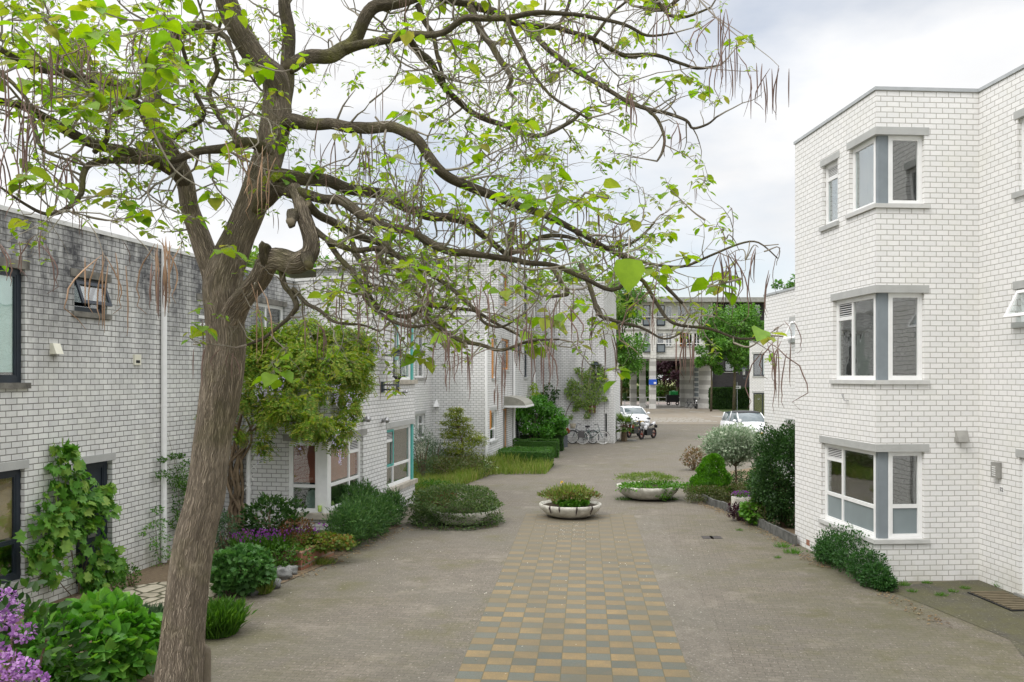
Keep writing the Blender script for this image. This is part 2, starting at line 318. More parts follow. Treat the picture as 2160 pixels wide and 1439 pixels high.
def checker_mat():
    m, N, L, P = base_mat('two_tone_pavers'); uv = N.new('ShaderNodeUVMap'); t = N.new('ShaderNodeTexCoord'); O = t.outputs['Object']
    ck = N.new('ShaderNodeTexChecker'); ck.inputs['Scale'].default_value = 1; L.new(uv.outputs[0], ck.inputs['Vector'])
    b = N.new('ShaderNodeTexBrick'); b.offset = 0
    for k, v in (('Scale', 1), ('Mortar Size', .022), ('Mortar Smooth', .3), ('Bias', 0), ('Brick Width', 1), ('Row Height', 1)): b.inputs[k].default_value = v
    b.inputs['Color1'].default_value = (0, 0, 0, 1); b.inputs['Color2'].default_value = (1, 1, 1, 1); b.inputs['Mortar'].default_value = (.5, .5, .5, 1); L.new(uv.outputs[0], b.inputs['Vector'])
    fl_ = N.new('ShaderNodeVectorMath'); fl_.operation = 'FLOOR'; L.new(uv.outputs[0], fl_.inputs[0]); wn_ = N.new('ShaderNodeTexWhiteNoise'); wn_.noise_dimensions = '2D'; L.new(fl_.outputs[0], wn_.inputs['Vector']); sand = mixc(N, L, wn_.outputs['Value'], (.325, .23, .11), (.24, .175, .092)); grey = mixc(N, L, wn_.outputs['Value'], (.158, .172, .148), (.112, .125, .11))
    col = mixc(N, L, ck.outputs['Fac'], grey, sand)
    gr = noisen(N, L, O, 60, 6, .8); col = mixc(N, L, rampn(N, L, gr, .42, .68, 0, .5), col, (.06, .055, .04))
    mid = noisen(N, L, O, 1.1, 7, .65); col = mixc(N, L, rampn(N, L, mid, .42, .68, 0, .75), col, (.135, .12, .08)); col = mixc(N, L, rampn(N, L, noisen(N, L, O, 6.5, 5, .7), .5, .7, 0, .45), col, (.17, .14, .10))
    sp = N.new('ShaderNodeSeparateXYZ'); L.new(O, sp.inputs[0])
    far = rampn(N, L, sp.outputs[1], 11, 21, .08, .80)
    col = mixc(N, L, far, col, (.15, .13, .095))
    col = mixc(N, L, mathn(N, L, 'MULTIPLY', b.outputs['Fac'], .75), col, (.12, .105, .06))
    L.new(col, P.inputs['Base Color']); P.inputs['Roughness'].default_value = .9; P.inputs['Specular IOR Level'].default_value = .25
    bp = N.new('ShaderNodeBump'); bp.inputs['Strength'].default_value = .5; bp.inputs['Distance'].default_value = .01
    L.new(mathn(N, L, 'ADD', mathn(N, L, 'MULTIPLY', b.outputs['Fac'], -1.0), gr), bp.inputs['Height']); L.new(bp.outputs[0], P.inputs['Normal'])
    return m
def sheet(name, pts, z, mat, kind='structure'):
    mb = MB(); mb.quad([(p[0], p[1], z) for p in pts], [(p[0], p[1]) for p in pts]); return struct(name, mb, mat)
sheet('ground', [(-600, -60), (600, -60), (600, 900), (-600, 900)], -.02, plain('meadow', (.10, .13, .035), .95, var=.3, scale=.6, c2=(.20, .19, .07)))
M['paver'] = paver_mat('worn_pavers', (.212, .186, .15), (.165, .145, .118), (.07, .062, .04), R(9), .21, .105, moss=.7)
sheet('courtyard_paving', [(-14, -8), (14, -8), (24, 96.5), (-24, 96.5)], 0, M['paver'])
# checkered strip: nine tiles wide
mb = MB(); ax = Vector((.083, 1)).normalized(); sx = Vector((ax.y, -ax.x)); c0 = Vector((.72, 10.33))
for (y0, y1) in ((-6, 23),):
    W = 2.8; P = [c0 + ax * (y0 - 10.33) - sx * W / 2, c0 + ax * (y0 - 10.33) + sx * W / 2, c0 + ax * (y1 - 10.33) + sx * W / 2, c0 + ax * (y1 - 10.33) - sx * W / 2]
    mb.quad([(p.x, p.y, .004) for p in P], [(0, 0), (9, 0), (9, (y1 - y0) / .272), (0, (y1 - y0) / .272)])
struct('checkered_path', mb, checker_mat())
# running bond border rows right of the strip
mb = MB(); W2 = .62; P = [c0 + ax * a + sx * (1.4 + b) for a, b in ((-16, .0), (-16, W2), (12.5, W2), (12.5, .0))]
mb.quad([(p.x, p.y, .004) for p in P], [(p.x, p.y) for p in P]); struct('path_border', mb, paver_mat('border_pavers', (.212, .188, .152), (.17, .15, .122), (.22, .198, .165), R(90 - 4.7), .21, .105, ms=.004, moss=.6))
mb = MB(); P = [c0 + ax * a - sx * (1.4 + b) for a, b in ((-16, .3), (-16, .0), (12.5, .0), (12.5, .3))]
mb.quad([(p.x, p.y, .004) for p in P], [(p.x, p.y) for p in P]); struct('path_border', mb, M['paver'])
# darker door apron by the right house
M['slab'] = paver_mat('damp_slabs', (.115, .105, .085), (.085, .08, .068), (.035, .032, .02), R(-4), .45, .45, ms=.006, moss=.9, off=0)
P = [G(1855, 1238), G(2090, 1222), Vector((8.7, 8, 0)), Vector((5.5, 8, 0)), G(2130, 1350), G(2010, 1300)]
sheet('door_apron', P, .006, M['slab'])
# road behind the gate building, verge, pale stone bands
sheet('road', [(-80, 112), (120, 112), (120, 124), (-80, 124)], .0, plain('far_road', (.25, .21, .19), .9, var=.1))
sheet('gate_passage_paving', [(12, 96.5), (34, 96.5), (34, 112), (12, 112)], .0, plain('passage_pavers', (.27, .25, .22), .9, var=.12, scale=3))
sheet('square_paving', [(4, 66), (34, 66), (34, 96.5), (4, 96.5)], .004, plain('brown_pavers', (.175, .14, .095), .9, var=.2, scale=1.2, c2=(.21, .19, .16)))
sheet('grass_verge', [(G(1500, 866).x, 86), (G(1600, 866).x, 84), (29, 97), (22.5, 97)], .012, plain('verge', (.09, .13, .03), .95, var=.25, scale=9))
mb = MB(); random.seed(4)
for j, (ya, xa, xb) in enumerate(((882.5, 1366, 1470), (885, 1362, 1486), (887.5, 1364, 1496), (890, 1372, 1505))):
    x = xa
    while x < xb:
        wdt = random.uniform(9, 15); a = G(x, ya + random.uniform(0, .8)); b = G(x + wdt, ya); d = .42
        mb.quad([(a.x, a.y, .012), (b.x, b.y - .0, .012), (b.x, b.y + d, .012), (a.x, a.y + d, .012)]); x += wdt + random.uniform(1.5, 4)
for (xa, xb, ya) in ((1457, 1487, 869), (1504, 1530, 878.5)):
    a = G(xa, ya); b = G(xb, ya + 1.5); mb.quad([(a.x, a.y, .012), (b.x, b.y, .012), (b.x + .1, b.y + .7, .012), (a.x, a.y + .9, .012)])
struct('pale_stone_band', mb, plain('pale_stones', (.42, .42, .39), .85, var=.15))
# ---------------------------------------------------------------- walls with openings
class Wall:
    def __init__(s, a, b, z0, z1, ushift=0):
        s.a = Vector(a); s.b = Vector(b); d = s.b - s.a; s.L = d.length; s.d = d / s.L; s.n = Vector((s.d.y, -s.d.x)); s.z0 = z0; s.z1 = z1; s.h = []; s.us = ushift
    def u(s, px):
        k = (px - CX) / F; return (k * s.a.y - s.a.x) / (s.d.x - k * s.d.y)
    def z(s, px, py): return HC + (HY - py) / F * (s.a.y + s.u(px) * s.d.y)
    def P(s, u, z, off=0): p = s.a + s.d * u + s.n * off; return Vector((p.x, p.y, z))
    def hole(s, u0, u1, z0, z1): s.h.append((max(0, u0), min(s.L, u1), z0, z1)); return s.h[-1]
    def box(s, mb, u0, u1, z0, z1, o0, o1):
        P = [s.P(u0, z0, o1), s.P(u1, z0, o1), s.P(u1, z0, o0), s.P(u0, z0, o0)]
        mb.hexa(P + [Vector((p.x, p.y, z1)) for p in P])
    def mesh(s, depth=.11):
        mb = MB(); us = sorted({0, s.L} | {x for h in s.h for x in h[:2]}); zs = sorted({s.z0, s.z1} | {x for h in s.h for x in h[2:]})
        q = lambda p, uv: mb.quad(p, uv); U = s.us
        for i in range(len(us) - 1):
            for j in range(len(zs) - 1):
                a, b, c, d = us[i], us[i + 1], zs[j], zs[j + 1]; m, n = (a + b) / 2, (c + d) / 2
                if any(h[0] < m < h[1] and h[2] < n < h[3] for h in s.h) or d <= s.z0: continue
                q([s.P(a, c), s.P(b, c), s.P(b, d), s.P(a, d)], [(a + U, c), (b + U, c), (b + U, d), (a + U, d)])
        for (a, b, c, d) in s.h:
            if a > 1e-4: q([s.P(a, c), s.P(a, d), s.P(a, d, -depth), s.P(a, c, -depth)], [(a + U, c), (a + U, d), (a + U - depth, d), (a + U - depth, c)])
            if b < s.L - 1e-4: q([s.P(b, d), s.P(b, c), s.P(b, c, -depth), s.P(b, d, -depth)], [(b + U, d), (b + U, c), (b + U + depth, c), (b + U + depth, d)])
            q([s.P(a, d), s.P(b, d), s.P(b, d, -depth), s.P(a, d, -depth)], [(a + U, d), (b + U, d), (b + U, d + depth), (a + U, d + depth)])
            q([s.P(b, c), s.P(a, c), s.P(a, c, -depth), s.P(b, c, -depth)], [(b + U, c), (a + U, c), (a + U, c - depth), (b + U, c - depth)])
        return mb
def strip(mb, pts, o0, o1, z0, z1):              # rectangular section along a mitred polyline, offset towards the outside
    pts = [Vector((p[0], p[1])) for p in pts]; n = len(pts); ring = []
    for i in range(n):
        d1 = (pts[i] - pts[i - 1]).normalized() if i else (pts[1] - pts[0]).normalized()
        d2 = (pts[i + 1] - pts[i]).normalized() if i < n - 1 else d1
        n1 = Vector((d1.y, -d1.x)); n2 = Vector((d2.y, -d2.x)); m = (n1 + n2).normalized(); m = m / max(.3, m.dot(n1))
        a, b = pts[i] + m * o1, pts[i] + m * o0
        ring.append([(a.x, a.y, z0), (a.x, a.y, z1), (b.x, b.y, z1), (b.x, b.y, z0)])
    for i in range(n - 1):
        L = (pts[i + 1] - pts[i]).length
        for k in range(4):
            k2 = (k + 1) % 4; mb.quad([ring[i][k], ring[i + 1][k], ring[i + 1][k2], ring[i][k2]][::-1], [(0, 0), (L, 0), (L, .1), (0, .1)])
    mb.quad(ring[0]); mb.quad(ring[-1][::-1])
def ringbox(W, mb, u0, u1, z0, z1, t, o0, o1):
    W.box(mb, u0, u1, z0, z0 + t, o0, o1); W.box(mb, u0, u1, z1 - t, z1, o0, o1)
    W.box(mb, u0, u0 + t, z0 + t, z1 - t, o0, o1); W.box(mb, u1 - t, u1, z0 + t, z1 - t, o0, o1)
def window(par, W, u0, u1, z0, z1, cells=None, fm='white', lintel='lintel', sill='lintel', back='room', blind=None, t=.05, rec=.07, cut=True, glass='glass', label=None, lx=.08, sx=.07, panel='frost', door=False):
    """cells: (fu0, fu1, fz0, fz1, kind) fractions; kind glass / vent / panel / blind"""
    if cut: W.hole(u0, u1, z0, z1)
    cells = cells or [(0, 1, 0, 1, 'glass')]
    fr = MB(); ringbox(W, fr, u0 + .002, u1 - .002, z0 + .002, z1 - .002, t, -rec - .06, -rec)
    a0, a1, b0, b1 = u0 + t, u1 - t, z0 + t, z1 - t; panes = []; slat = MB(); pan = MB(); bl = MB()
    for (p, q, r_, s_, k) in cells:
        c = (a0 + (a1 - a0) * p, a0 + (a1 - a0) * q, b0 + (b1 - b0) * r_, b0 + (b1 - b0) * s_)
        tt = .032; ringbox(W, fr, c[0] + .001, c[1] - .001, c[2] + .001, c[3] - .001, tt, -rec - .05, -rec - .008)
        g = (c[0] + tt, c[1] - tt, c[2] + tt, c[3] - tt)
        if k == 'vent':
            W.box(slat, g[0], g[1], g[2], g[3], -rec - .045, -rec - .035); n = 6
            for i in range(n):
                z = g[2] + (g[3] - g[2]) * (i + .5) / n; W.box(pan, g[0], g[1], z - .006, z + .006, -rec - .034, -rec - .018)
        elif k == 'panel': W.box(bl, g[0], g[1], g[2], g[3], -rec - .04, -rec - .03)
        else: panes.append((g, k))
    f = fr.build('door_frame' if door else 'window', M[fm], par)
    if label: f['label'] = label
    if slat.f: slat.build('vent_backing', M['black'], f); pan.build('vent_slats', M[fm] if fm == 'white' else M['white'], f)
    if bl.f: bl.build('lower_panel', M[panel], f)
    for g, k in panes:
        m_ = MB(); W.box(m_, g[0], g[1], g[2], g[3], -rec - .035, -rec - .028); m_.build('pane', M[glass], f)
        if k in ('blind', 'half', 'red'):
            m2 = MB(); zb = g[2] + (g[3] - g[2]) * .5 if k == 'half' else g[2] + .04
            W.box(m2, g[0] - .005, g[1] + .005, zb, g[3] + .01, -rec - .058, -rec - .046); m2.build('blind', M[blind or 'blind_white'], f)
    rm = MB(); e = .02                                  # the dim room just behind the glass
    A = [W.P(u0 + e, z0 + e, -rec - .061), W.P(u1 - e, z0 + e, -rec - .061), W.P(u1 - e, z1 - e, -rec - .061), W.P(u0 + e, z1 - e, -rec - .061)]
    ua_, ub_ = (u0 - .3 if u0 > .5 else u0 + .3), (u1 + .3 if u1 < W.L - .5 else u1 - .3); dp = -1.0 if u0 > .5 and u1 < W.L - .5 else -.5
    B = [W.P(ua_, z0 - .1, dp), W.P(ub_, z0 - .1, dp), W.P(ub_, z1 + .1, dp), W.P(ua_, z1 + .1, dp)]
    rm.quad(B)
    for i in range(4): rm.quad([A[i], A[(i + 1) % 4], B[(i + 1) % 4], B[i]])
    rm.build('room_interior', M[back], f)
    if lintel:
        lb = MB(); W.box(lb, max(u0 - lx, -.01), min(u1 + lx, W.L + .01), z1 - .003, z1 + .125, -.1, .014); lb.build('lintel', M[lintel], f)
    if sill:
        sb = MB(); W.box(sb, u0 - sx, min(u1 + sx, W.L + .01), z0 - .085, z0 + .004, -.12, .05); sb.build('sill', M[sill], f)
    return f
def roofcap(par, pts, z, name='roof', mat='concrete'):
    mb = MB(); mb.quad([(p[0], p[1], z) for p in pts]); return mb.build(name, M[mat], par)
def coping(par, pts, z, mat='coping', h=.06): mb = MB(); strip(mb, pts, -.30, .025, z, z + h); return mb.build('coping', M[mat], par)
def downpipe(par, p, z0, z1, off, r=.045):
    mb = MB(); x, y = p.x + off.x, p.y + off.y; mb.tube([(x, y, z0), (x, y, z1)], r, 12)
    for i in range(3):
        z = z0 + (z1 - z0) * (.2 + .3 * i); mb.tube([(x, y, z - .012), (x, y, z + .012)], r + .007, 12)
    return mb.build('downpipe', M['white'], par, smooth=False)

# ================================================================ right-hand house (number 32)
H3, H2 = 8.61, 6.02
RA0, C1, C2, RC1 = Vector((6.116, 18.95)), Vector((6.37, 15.35)), Vector((8.24, 15.48)), Vector((8.66, 9.5))
A = Wall(RA0, C1, -.05, H3); B = Wall(C1, C2, -.05, H3, A.L); C = Wall(C2, RC1, -.05, H3, A.L + B.L)
r1 = thing('brick_house', 'tall three storey white brick house on the right with grey corner windows', 'house', (9.5, 16, 0))
def corner_window(z0, z1, pxl, pxr, cellsA, cellsB, panel='frost', ga='glass', gb='glass', back='room'):
    ua = A.u(pxl); ub = B.u(pxr); A.hole(ua, A.L, z0, z1); B.hole(0, ub, z0, z1)
    window(r1, A, ua, A.L - .16, z0, z1, cellsA, cut=False, lintel=None, sill=None, panel=panel, glass=ga, back=back)
    window(r1, B, .26, ub, z0, z1, cellsB, cut=False, lintel=None, sill=None, panel=panel, glass=gb, back=back)
    mb = MB(); B.box(mb, .08, .26, z0, z1, -.16, -.08); mb.build('corner_panel', M['grey_panel'], r1)
    pts = lambda a, b: [A.P(ua - a, 0), C1, B.P(ub + a, 0)]
    mb = MB(); strip(mb, pts(.08, 0), -.12, .014, z1 - .003, z1 + .13); mb.build('lintel', M['lintel'], r1)
    mb = MB(); strip(mb, pts(.08, 0), -.14, .045, z0 - .07, z0 + .004); mb.build('sill', M['sill_white'], r1)
corner_window(6.62, 7.84, 1791, 1950, [(0, 1, 0, 1, 'glass')], [(0, 1, 0, 1, 'glass')], ga='glass_bright')
corner_window(3.53, 5.07, 1757, 1950, [(0, .42, .78, 1, 'vent'), (0, .42, 0, .78, 'glass'), (.42, 1, 0, 1, 'glass')], [(0, 1, 0, 1, 'glass')])
corner_window(.74, 2.28, 1733, 1950, [(0, .36, .82, 1, 'vent'), (0, .36, .34, .82, 'glass'), (0, .36, 0, .34, 'panel'), (.36, 1, .34, 1, 'glass'), (.36, 1, 0, .34, 'panel')], [(0, 1, .36, 1, 'glass'), (0, 1, 0, .36, 'panel')])
window(r1, A, A.u(1735), A.u(1767), 6.58, 7.80, [(0, 1, .78, 1, 'vent'), (0, 1, 0, .78, 'glass')], glass='glass_bright')
window(r1, C, C.u(2146), C.u(2146) + 1.2, 6.62, 7.84, [(0, .4, .8, 1, 'vent'), (0, .4, 0, .8, 'glass'), (.4, 1, 0, 1, 'glass')])
tw = window(r1, C, C.u(2144), C.u(2144) + .8, 4.48, 5.04, [(0, 1, 0, 1, 'glass')])
# open tilting sash of that small window
mb = MB(); u0 = C.u(2144) + .05; th = R(28)
def sash(mb, W, u0, u1, zt, h, ang, t, o):
    P = lambda u, s: W.P(u, zt - s * math.cos(ang), o + s * math.sin(ang))
    for (a, b, c, d) in ((u0, u1, 0, t), (u0, u1, h - t, h), (u0, u0 + t, t, h - t), (u1 - t, u1, t, h - t)):
        q = [P(a, d), P(b, d), P(b, c), P(a, c)]; off = Vector((W.n.x * .03, W.n.y * .03, .01)); mb.hexa([q[0], q[1], q[1] + off, q[0] + off, q[3], q[2], q[2] + off, q[3] + off])
    return [P(u0 + t, h - t), P(u1 - t, h - t), P(u1 - t, t), P(u0 + t, t)]
g = sash(mb, C, u0, u0 + .7, 5.0, .5, th, .055, .0); so = mb.build('open_sash', M['white'], r1); mb = MB(); mb.quad(g); mb.build('pane', M['glass_bright'], so)
# front door
du = C.u(2150); zt = 2.28
df = window(r1, C, du, du + 1.0, .04, zt, [(0, 1, 0, 1, 'panel')], lintel='lintel', sill='concrete', fm='white', panel='grey_panel', door=True, t=.09, label='white framed front door of number 32', rec=.05)
mb = MB(); C.box(mb, du + .16, du + .2, .9, 1.2, .0, .03); mb.build('handle', M['steel'], df)
A_wall = A.mesh().build('wall', M['brick'], r1); B.mesh().build('wall', M['brick'], r1); C.mesh().build('wall', M['brick'], r1)
bk = Wall((10.2, 19.2), RA0, -.05, H3, 3); bk.mesh().build('wall', M['brick'], r1)
roofcap(r1, [RA0, C1, C2, RC1, (16, 9.5), (16, 19.4)], H3 - .12); coping(r1, [(10.2, 19.2), RA0, C1, C2, RC1], H3)
# small fixtures on the house
def vent_hood(par, W, u, z, w_, h_, mat, d=.12, name='vent_hood'):
    mb = MB(); P = [W.P(u - w_ / 2, z, d), W.P(u + w_ / 2, z, d), W.P(u + w_ / 2, z, 0), W.P(u - w_ / 2, z, 0), W.P(u - w_ / 2, z + h_, d * .45), W.P(u + w_ / 2, z + h_, d * .45), W.P(u + w_ / 2, z + h_, 0), W.P(u - w_ / 2, z + h_, 0)]
    mb.hexa(P); return mb.build(name, M[mat], par, bevel=.006)
vent_hood(r1, B, B.u(2026), B.z(2026, 931), .20, .19, 'concrete')
mb = MB(); A.box(mb, A.u(1701), A.u(1708), A.z(1705, 1151), A.z(1705, 1139), -.02, .004); mb.build('air_brick', M['brick_red'], r1)
mb = MB(); p = A.P(A.u(1790), A.z(1790, 845), 0); n_ = A.n; q = Vector((n_.x, n_.y, 0)); mb.tube([p, p + q * .08, p + q * .1 + Vector((0, .05, .12))], [.012, .012, .02], 8); mb.build('wall_bracket', M['steel'], r1)
mb = MB(); u = C.u(2108); C.box(mb, u - .1, u + .07, C.z(2108, 1008), C.z(2108, 975), .002, .09); pb = mb.build('letter_box', M['concrete'], r1, bevel=.008)
mb = MB()
for i in range(5):
    z = C.z(2108, 985 + i * 4.4); C.box(mb, u - .06, u + .03, z - .008, z + .008, .09, .095)
mb.build('letter_box_slot', M['white'], pb)
mb = MB(); un = C.u(2113.5); C.box(mb, un - .045, un + .045, C.z(2113, 1040), C.z(2113, 1026), .001, .008); npl = mb.build('number_plate', M['white'], r1)
def text(par, W, s_, u, z, size, mat, off=.0095):
    cu = bpy.data.curves.new('lettering', 'FONT'); cu.body = s_; cu.size = size; cu.align_x = 'CENTER'; cu.align_y = 'CENTER'; cu.extrude = .0008; cu.offset = .0022
    o = bpy.data.objects.new('lettering', cu); COL.objects.link(o); me = bpy.data.meshes.new_from_object(o); bpy.data.objects.remove(o)
    o = bpy.data.objects.new('lettering', me); COL.objects.link(o); me.materials.clear(); me.materials.append(M[mat])
    X = Vector((W.d.x, W.d.y, 0)); Zv = Vector((0, 0, 1)); Nn = Vector((W.n.x, W.n.y, 0)); Pw = W.P(u, z, off)
    mt = Matrix((( X.x, Zv.x, Nn.x, Pw.x), (X.y, Zv.y, Nn.y, Pw.y), (X.z, Zv.z, Nn.z, Pw.z), (0, 0, 0, 1)))
    me.transform(mt); o.parent = par; o.matrix_parent_inverse = Matrix.Translation(-root_loc(par)); return o
text(npl, C, '32', un, C.z(2113, 1033), .095, 'black')
# ================================================================ second house on the right, behind (two storeys)
D = Wall((7.48, 26.0), (7.95, 19.3), -.05, H2 - .06); r2 = thing('brick_house', 'two storey white brick house half hidden behind the tall right-hand house', 'house', (10, 23, 0))
window(r2, D, D.u(1668), D.u(1668) + .9, D.z(1672, 716), D.z(1672, 678), [(0, 1, 0, 1, 'glass')], back='room_mid')
mb = MB(); g = sash(mb, D, D.u(1668) + .06, D.u(1668) + .84, D.z(1672, 679), .52, R(24), .05, 0); so = mb.build('open_sash', M['white'], r2); mb = MB(); mb.quad(g); mb.build('pane', M['glass_bright'], so)
window(r2, D, D.u(1660), D.u(1660) + 1.4, .8, D.z(1665, 893), [(0, 1, 0, 1, 'glass')])
D.mesh().build('wall', M['brick'], r2); Wall((14, 26.5), (7.48, 26.0), -.05, H2 - .06).mesh().build('wall', M['brick'], r2)
roofcap(r2, [(7.48, 26), (7.95, 19.3), (14, 19.5), (14, 26.5)], H2 - .15); coping(r2, [(14, 26.5), (7.48, 26.0), (7.95, 19.3)], H2 - .06)
# ---- third house on the right at the square
r3 = thing('brick_house', 'small far white brick house end with two dark windows left of the near right wall', 'house', (20, 66, 0))
E = Wall(((1581 - CX) / F * 63, 63), (22.5, 62.8), -.05, 6.05); E2 = Wall((20.2, 73), ((1581 - CX) / F * 63, 63), -.05, 6.05)
for (za, zb, k) in ((E.z(1600, 793), E.z(1600, 747), 'half'), (.3, E.z(1600, 829), 'glass')):
    window(r3, E, E.u(1589), E.u(1589) + 1.5, za, zb, [(0, .45, 0, 1, 'glass'), (.45, 1, 0, 1, 'blind' if k == 'half' else 'glass')], fm='anthracite', blind='curtain')
E.mesh().build('wall', M['brick'], r3); E2.mesh().build('wall', M['brick'], r3); roofcap(r3, [E.a, E.b, (23.5, 73), (20.2, 73)], 5.95); coping(r3, [(20.2, 73), E.a, E.b], 6.05)

# ================================================================ first house on the left (weathered)
T = .1924
def onL1(Y): return Vector((-6.76 + T * (Y - 16.9), Y))
L1 = Wall(onL1(3.0), onL1(22.7), -.05, 6.05); l1 = thing('brick_house', 'weathered two storey white brick house at the left edge, stained dark under its roof', 'house', (-10, 13, 0))
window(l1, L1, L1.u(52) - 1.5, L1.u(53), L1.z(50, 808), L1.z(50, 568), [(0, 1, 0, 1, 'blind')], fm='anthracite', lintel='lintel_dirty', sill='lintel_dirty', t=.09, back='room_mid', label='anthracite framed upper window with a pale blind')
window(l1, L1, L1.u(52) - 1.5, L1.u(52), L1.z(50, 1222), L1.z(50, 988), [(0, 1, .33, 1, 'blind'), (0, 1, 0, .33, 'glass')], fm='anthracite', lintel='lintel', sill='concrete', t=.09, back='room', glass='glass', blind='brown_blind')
window(l1, L1, L1.u(157), L1.u(226), L1.z(226, 664), L1.z(190, 588), [(0, 1, 0, 1, 'glass')], fm='anthracite', lintel='lintel_dirty', sill='lintel_dirty', t=.06, lx=.1)
mb = MB(); g = sash(mb, L1, L1.u(160), L1.u(223), L1.z(190, 597), .40, R(20), .06, -.03); so = mb.build('open_sash', M['anthracite'], l1); mb = MB(); mb.quad(g); mb.build('pane', M['glass_bright'], so)
window(l1, L1, L1.u(160), L1.u(237), .12, L1.z(237, 970), [(0, 1, 0, 1, 'panel')], fm='anthracite', lintel='lintel', sill='concrete', t=.09, panel='anthracite', door=True, label='dark blue front door behind the grape vine', rec=.1, sx=.0)
mb = MB(); L1.box(mb, L1.u(200), L1.u(216), L1.z(208, 1134), L1.z(208, 1126), -.14, -.125); mb.build('letter_slot', M['steel'], l1)
window(l1, L1, L1.u(419), L1.u(419) + .75, L1.z(430, 689), L1.z(430, 634), [(0, 1, .35, 1, 'glass'), (0, 1, 0, .35, 'glass')], lintel='lintel_dirty', sill='lintel_dirty')
window(l1, L1, L1.u(529), L1.u(602), L1.z(560, 716), L1.z(560, 640), [(0, .5, 0, 1, 'glass'), (.5, 1, 0, 1, 'glass')], lintel='lintel_dirty', sill='concrete', back='room_mid')
L1.mesh().build('wall', M['brick_left'], l1)
vent_hood(l1, L1, L1.u(113), L1.z(113, 747), .17, .17, 'cream')
mb = MB(); L1.box(mb, L1.u(281), L1.u(295), L1.z(288, 770), L1.z(288, 748), .0, .03); vb = mb.build('vent_box', M['cream'], l1, bevel=.005); mb = MB(); L1.box(mb, L1.u(284), L1.u(292), L1.z(288, 766), L1.z(288, 760), .03, .034); mb.build('vent_opening', M['black'], vb)
downpipe(l1, L1.P(L1.u(340), 0, 0), .02, L1.z(340, 527), L1.n * .06, .055)
roofcap(l1, [onL1(3.0), onL1(22.7), (-16, 24), (-16, 3)], 5.9); coping(l1, [onL1(3.0), onL1(22.7)], 6.05, 'coping_white', .07)

# ================================================================ second house on the left: ground-floor extension + set-back upper floor
T2 = .185
Ec, Fc = Vector((-3.93, 18.74)), Vector((-2.77, 25.0)); Q = Ec + (Fc - Ec) * ((21.47 - 18.74) / (25 - 18.74)); pd = Vector((-1, .19)).normalized()
EX = 3.93; t_ = (16.9 - 18.74) / 1; W0 = onL1(19.25); U0 = onL1(22.7)
l2 = thing('brick_house', 'white brick house with turquoise corner windows behind the wisteria', 'house', (-6.2, 23, 0))
FR = Wall(W0, Ec, -.05, EX); SD = Wall(Ec, Q, -.05, EX, FR.L); SD2 = Wall(Q, Fc, -.05, 6.05, FR.L + SD.L); UP = Wall(U0, Q, EX - .1, 6.05)
z0, z1 = .66, 2.2
uf = FR.u(606); us_ = SD.u(766); FR.hole(uf, FR.L, z0, z1); SD.hole(0, us_, z0, z1)
fw = window(l2, FR, uf, FR.L - .24, z0, z1, [(0, 1, .36, 1, 'red'), (0, 1, 0, .36, 'glass')], cut=False, lintel=None, sill=None, blind='red_blind', t=.06, label='white kitchen window with brown slatted blind half lowered')
window(l2, SD, .26, us_, z0, z1, [(0, .64, .36, 1, 'red'), (0, .64, 0, .36, 'glass'), (.64, 1, .8, 1, 'vent'), (.64, 1, .36, .8, 'red'), (.64, 1, 0, .36, 'glass')], cut=False, lintel=None, sill=None, blind='red_blind', t=.06)
mb = MB(); SD.box(mb, .08, .26, z0, z1, -.30, -.05); mb.build('corner_post', M['white'], l2)
mb = MB(); strip(mb, [FR.P(uf - .1, 0), Ec, SD.P(us_ + .25, 0)], -.12, .014, z1, z1 + .14); mb.build('lintel', M['concrete'], l2)
mb = MB(); strip(mb, [FR.P(uf - .05, 0), Ec, SD.P(us_ + .25, 0)], -.14, .06, z0 - .12, z0 + .004); mb.build('sill', M['sandstone'], l2)
# things on the window ledge
chairm = plain('pale_green_plastic', (.42, .55, .48), .5)
mb = MB(); p = FR.P(FR.u(642), z0 + .02, -.42); mb.lathe([(.13, 0), (.16, .12), (.15, .26), (.11, .38), (.03, .43), (0, .43)], 16, p, 1, .35); tag(mb.build('plastic_chair_back', chairm, None, True), 'pale green rounded plastic chair back seen through the kitchen window', 'chair')
for i, px in enumerate((693, 718)):
    mb = MB(); p = SD.P(SD.u(px), z0 + .04, -.2); mb.lathe([(.04, 0), (.045, .13), (.0, .13)], 12, p); tag(mb.build('glass_tumbler', plain('lime_green_glass', (.35, .5, .1), .3), None, True), 'lime green cup standing inside the side window, ' + ('near the corner post' if i == 0 else 'farther from the corner post'), 'cup')
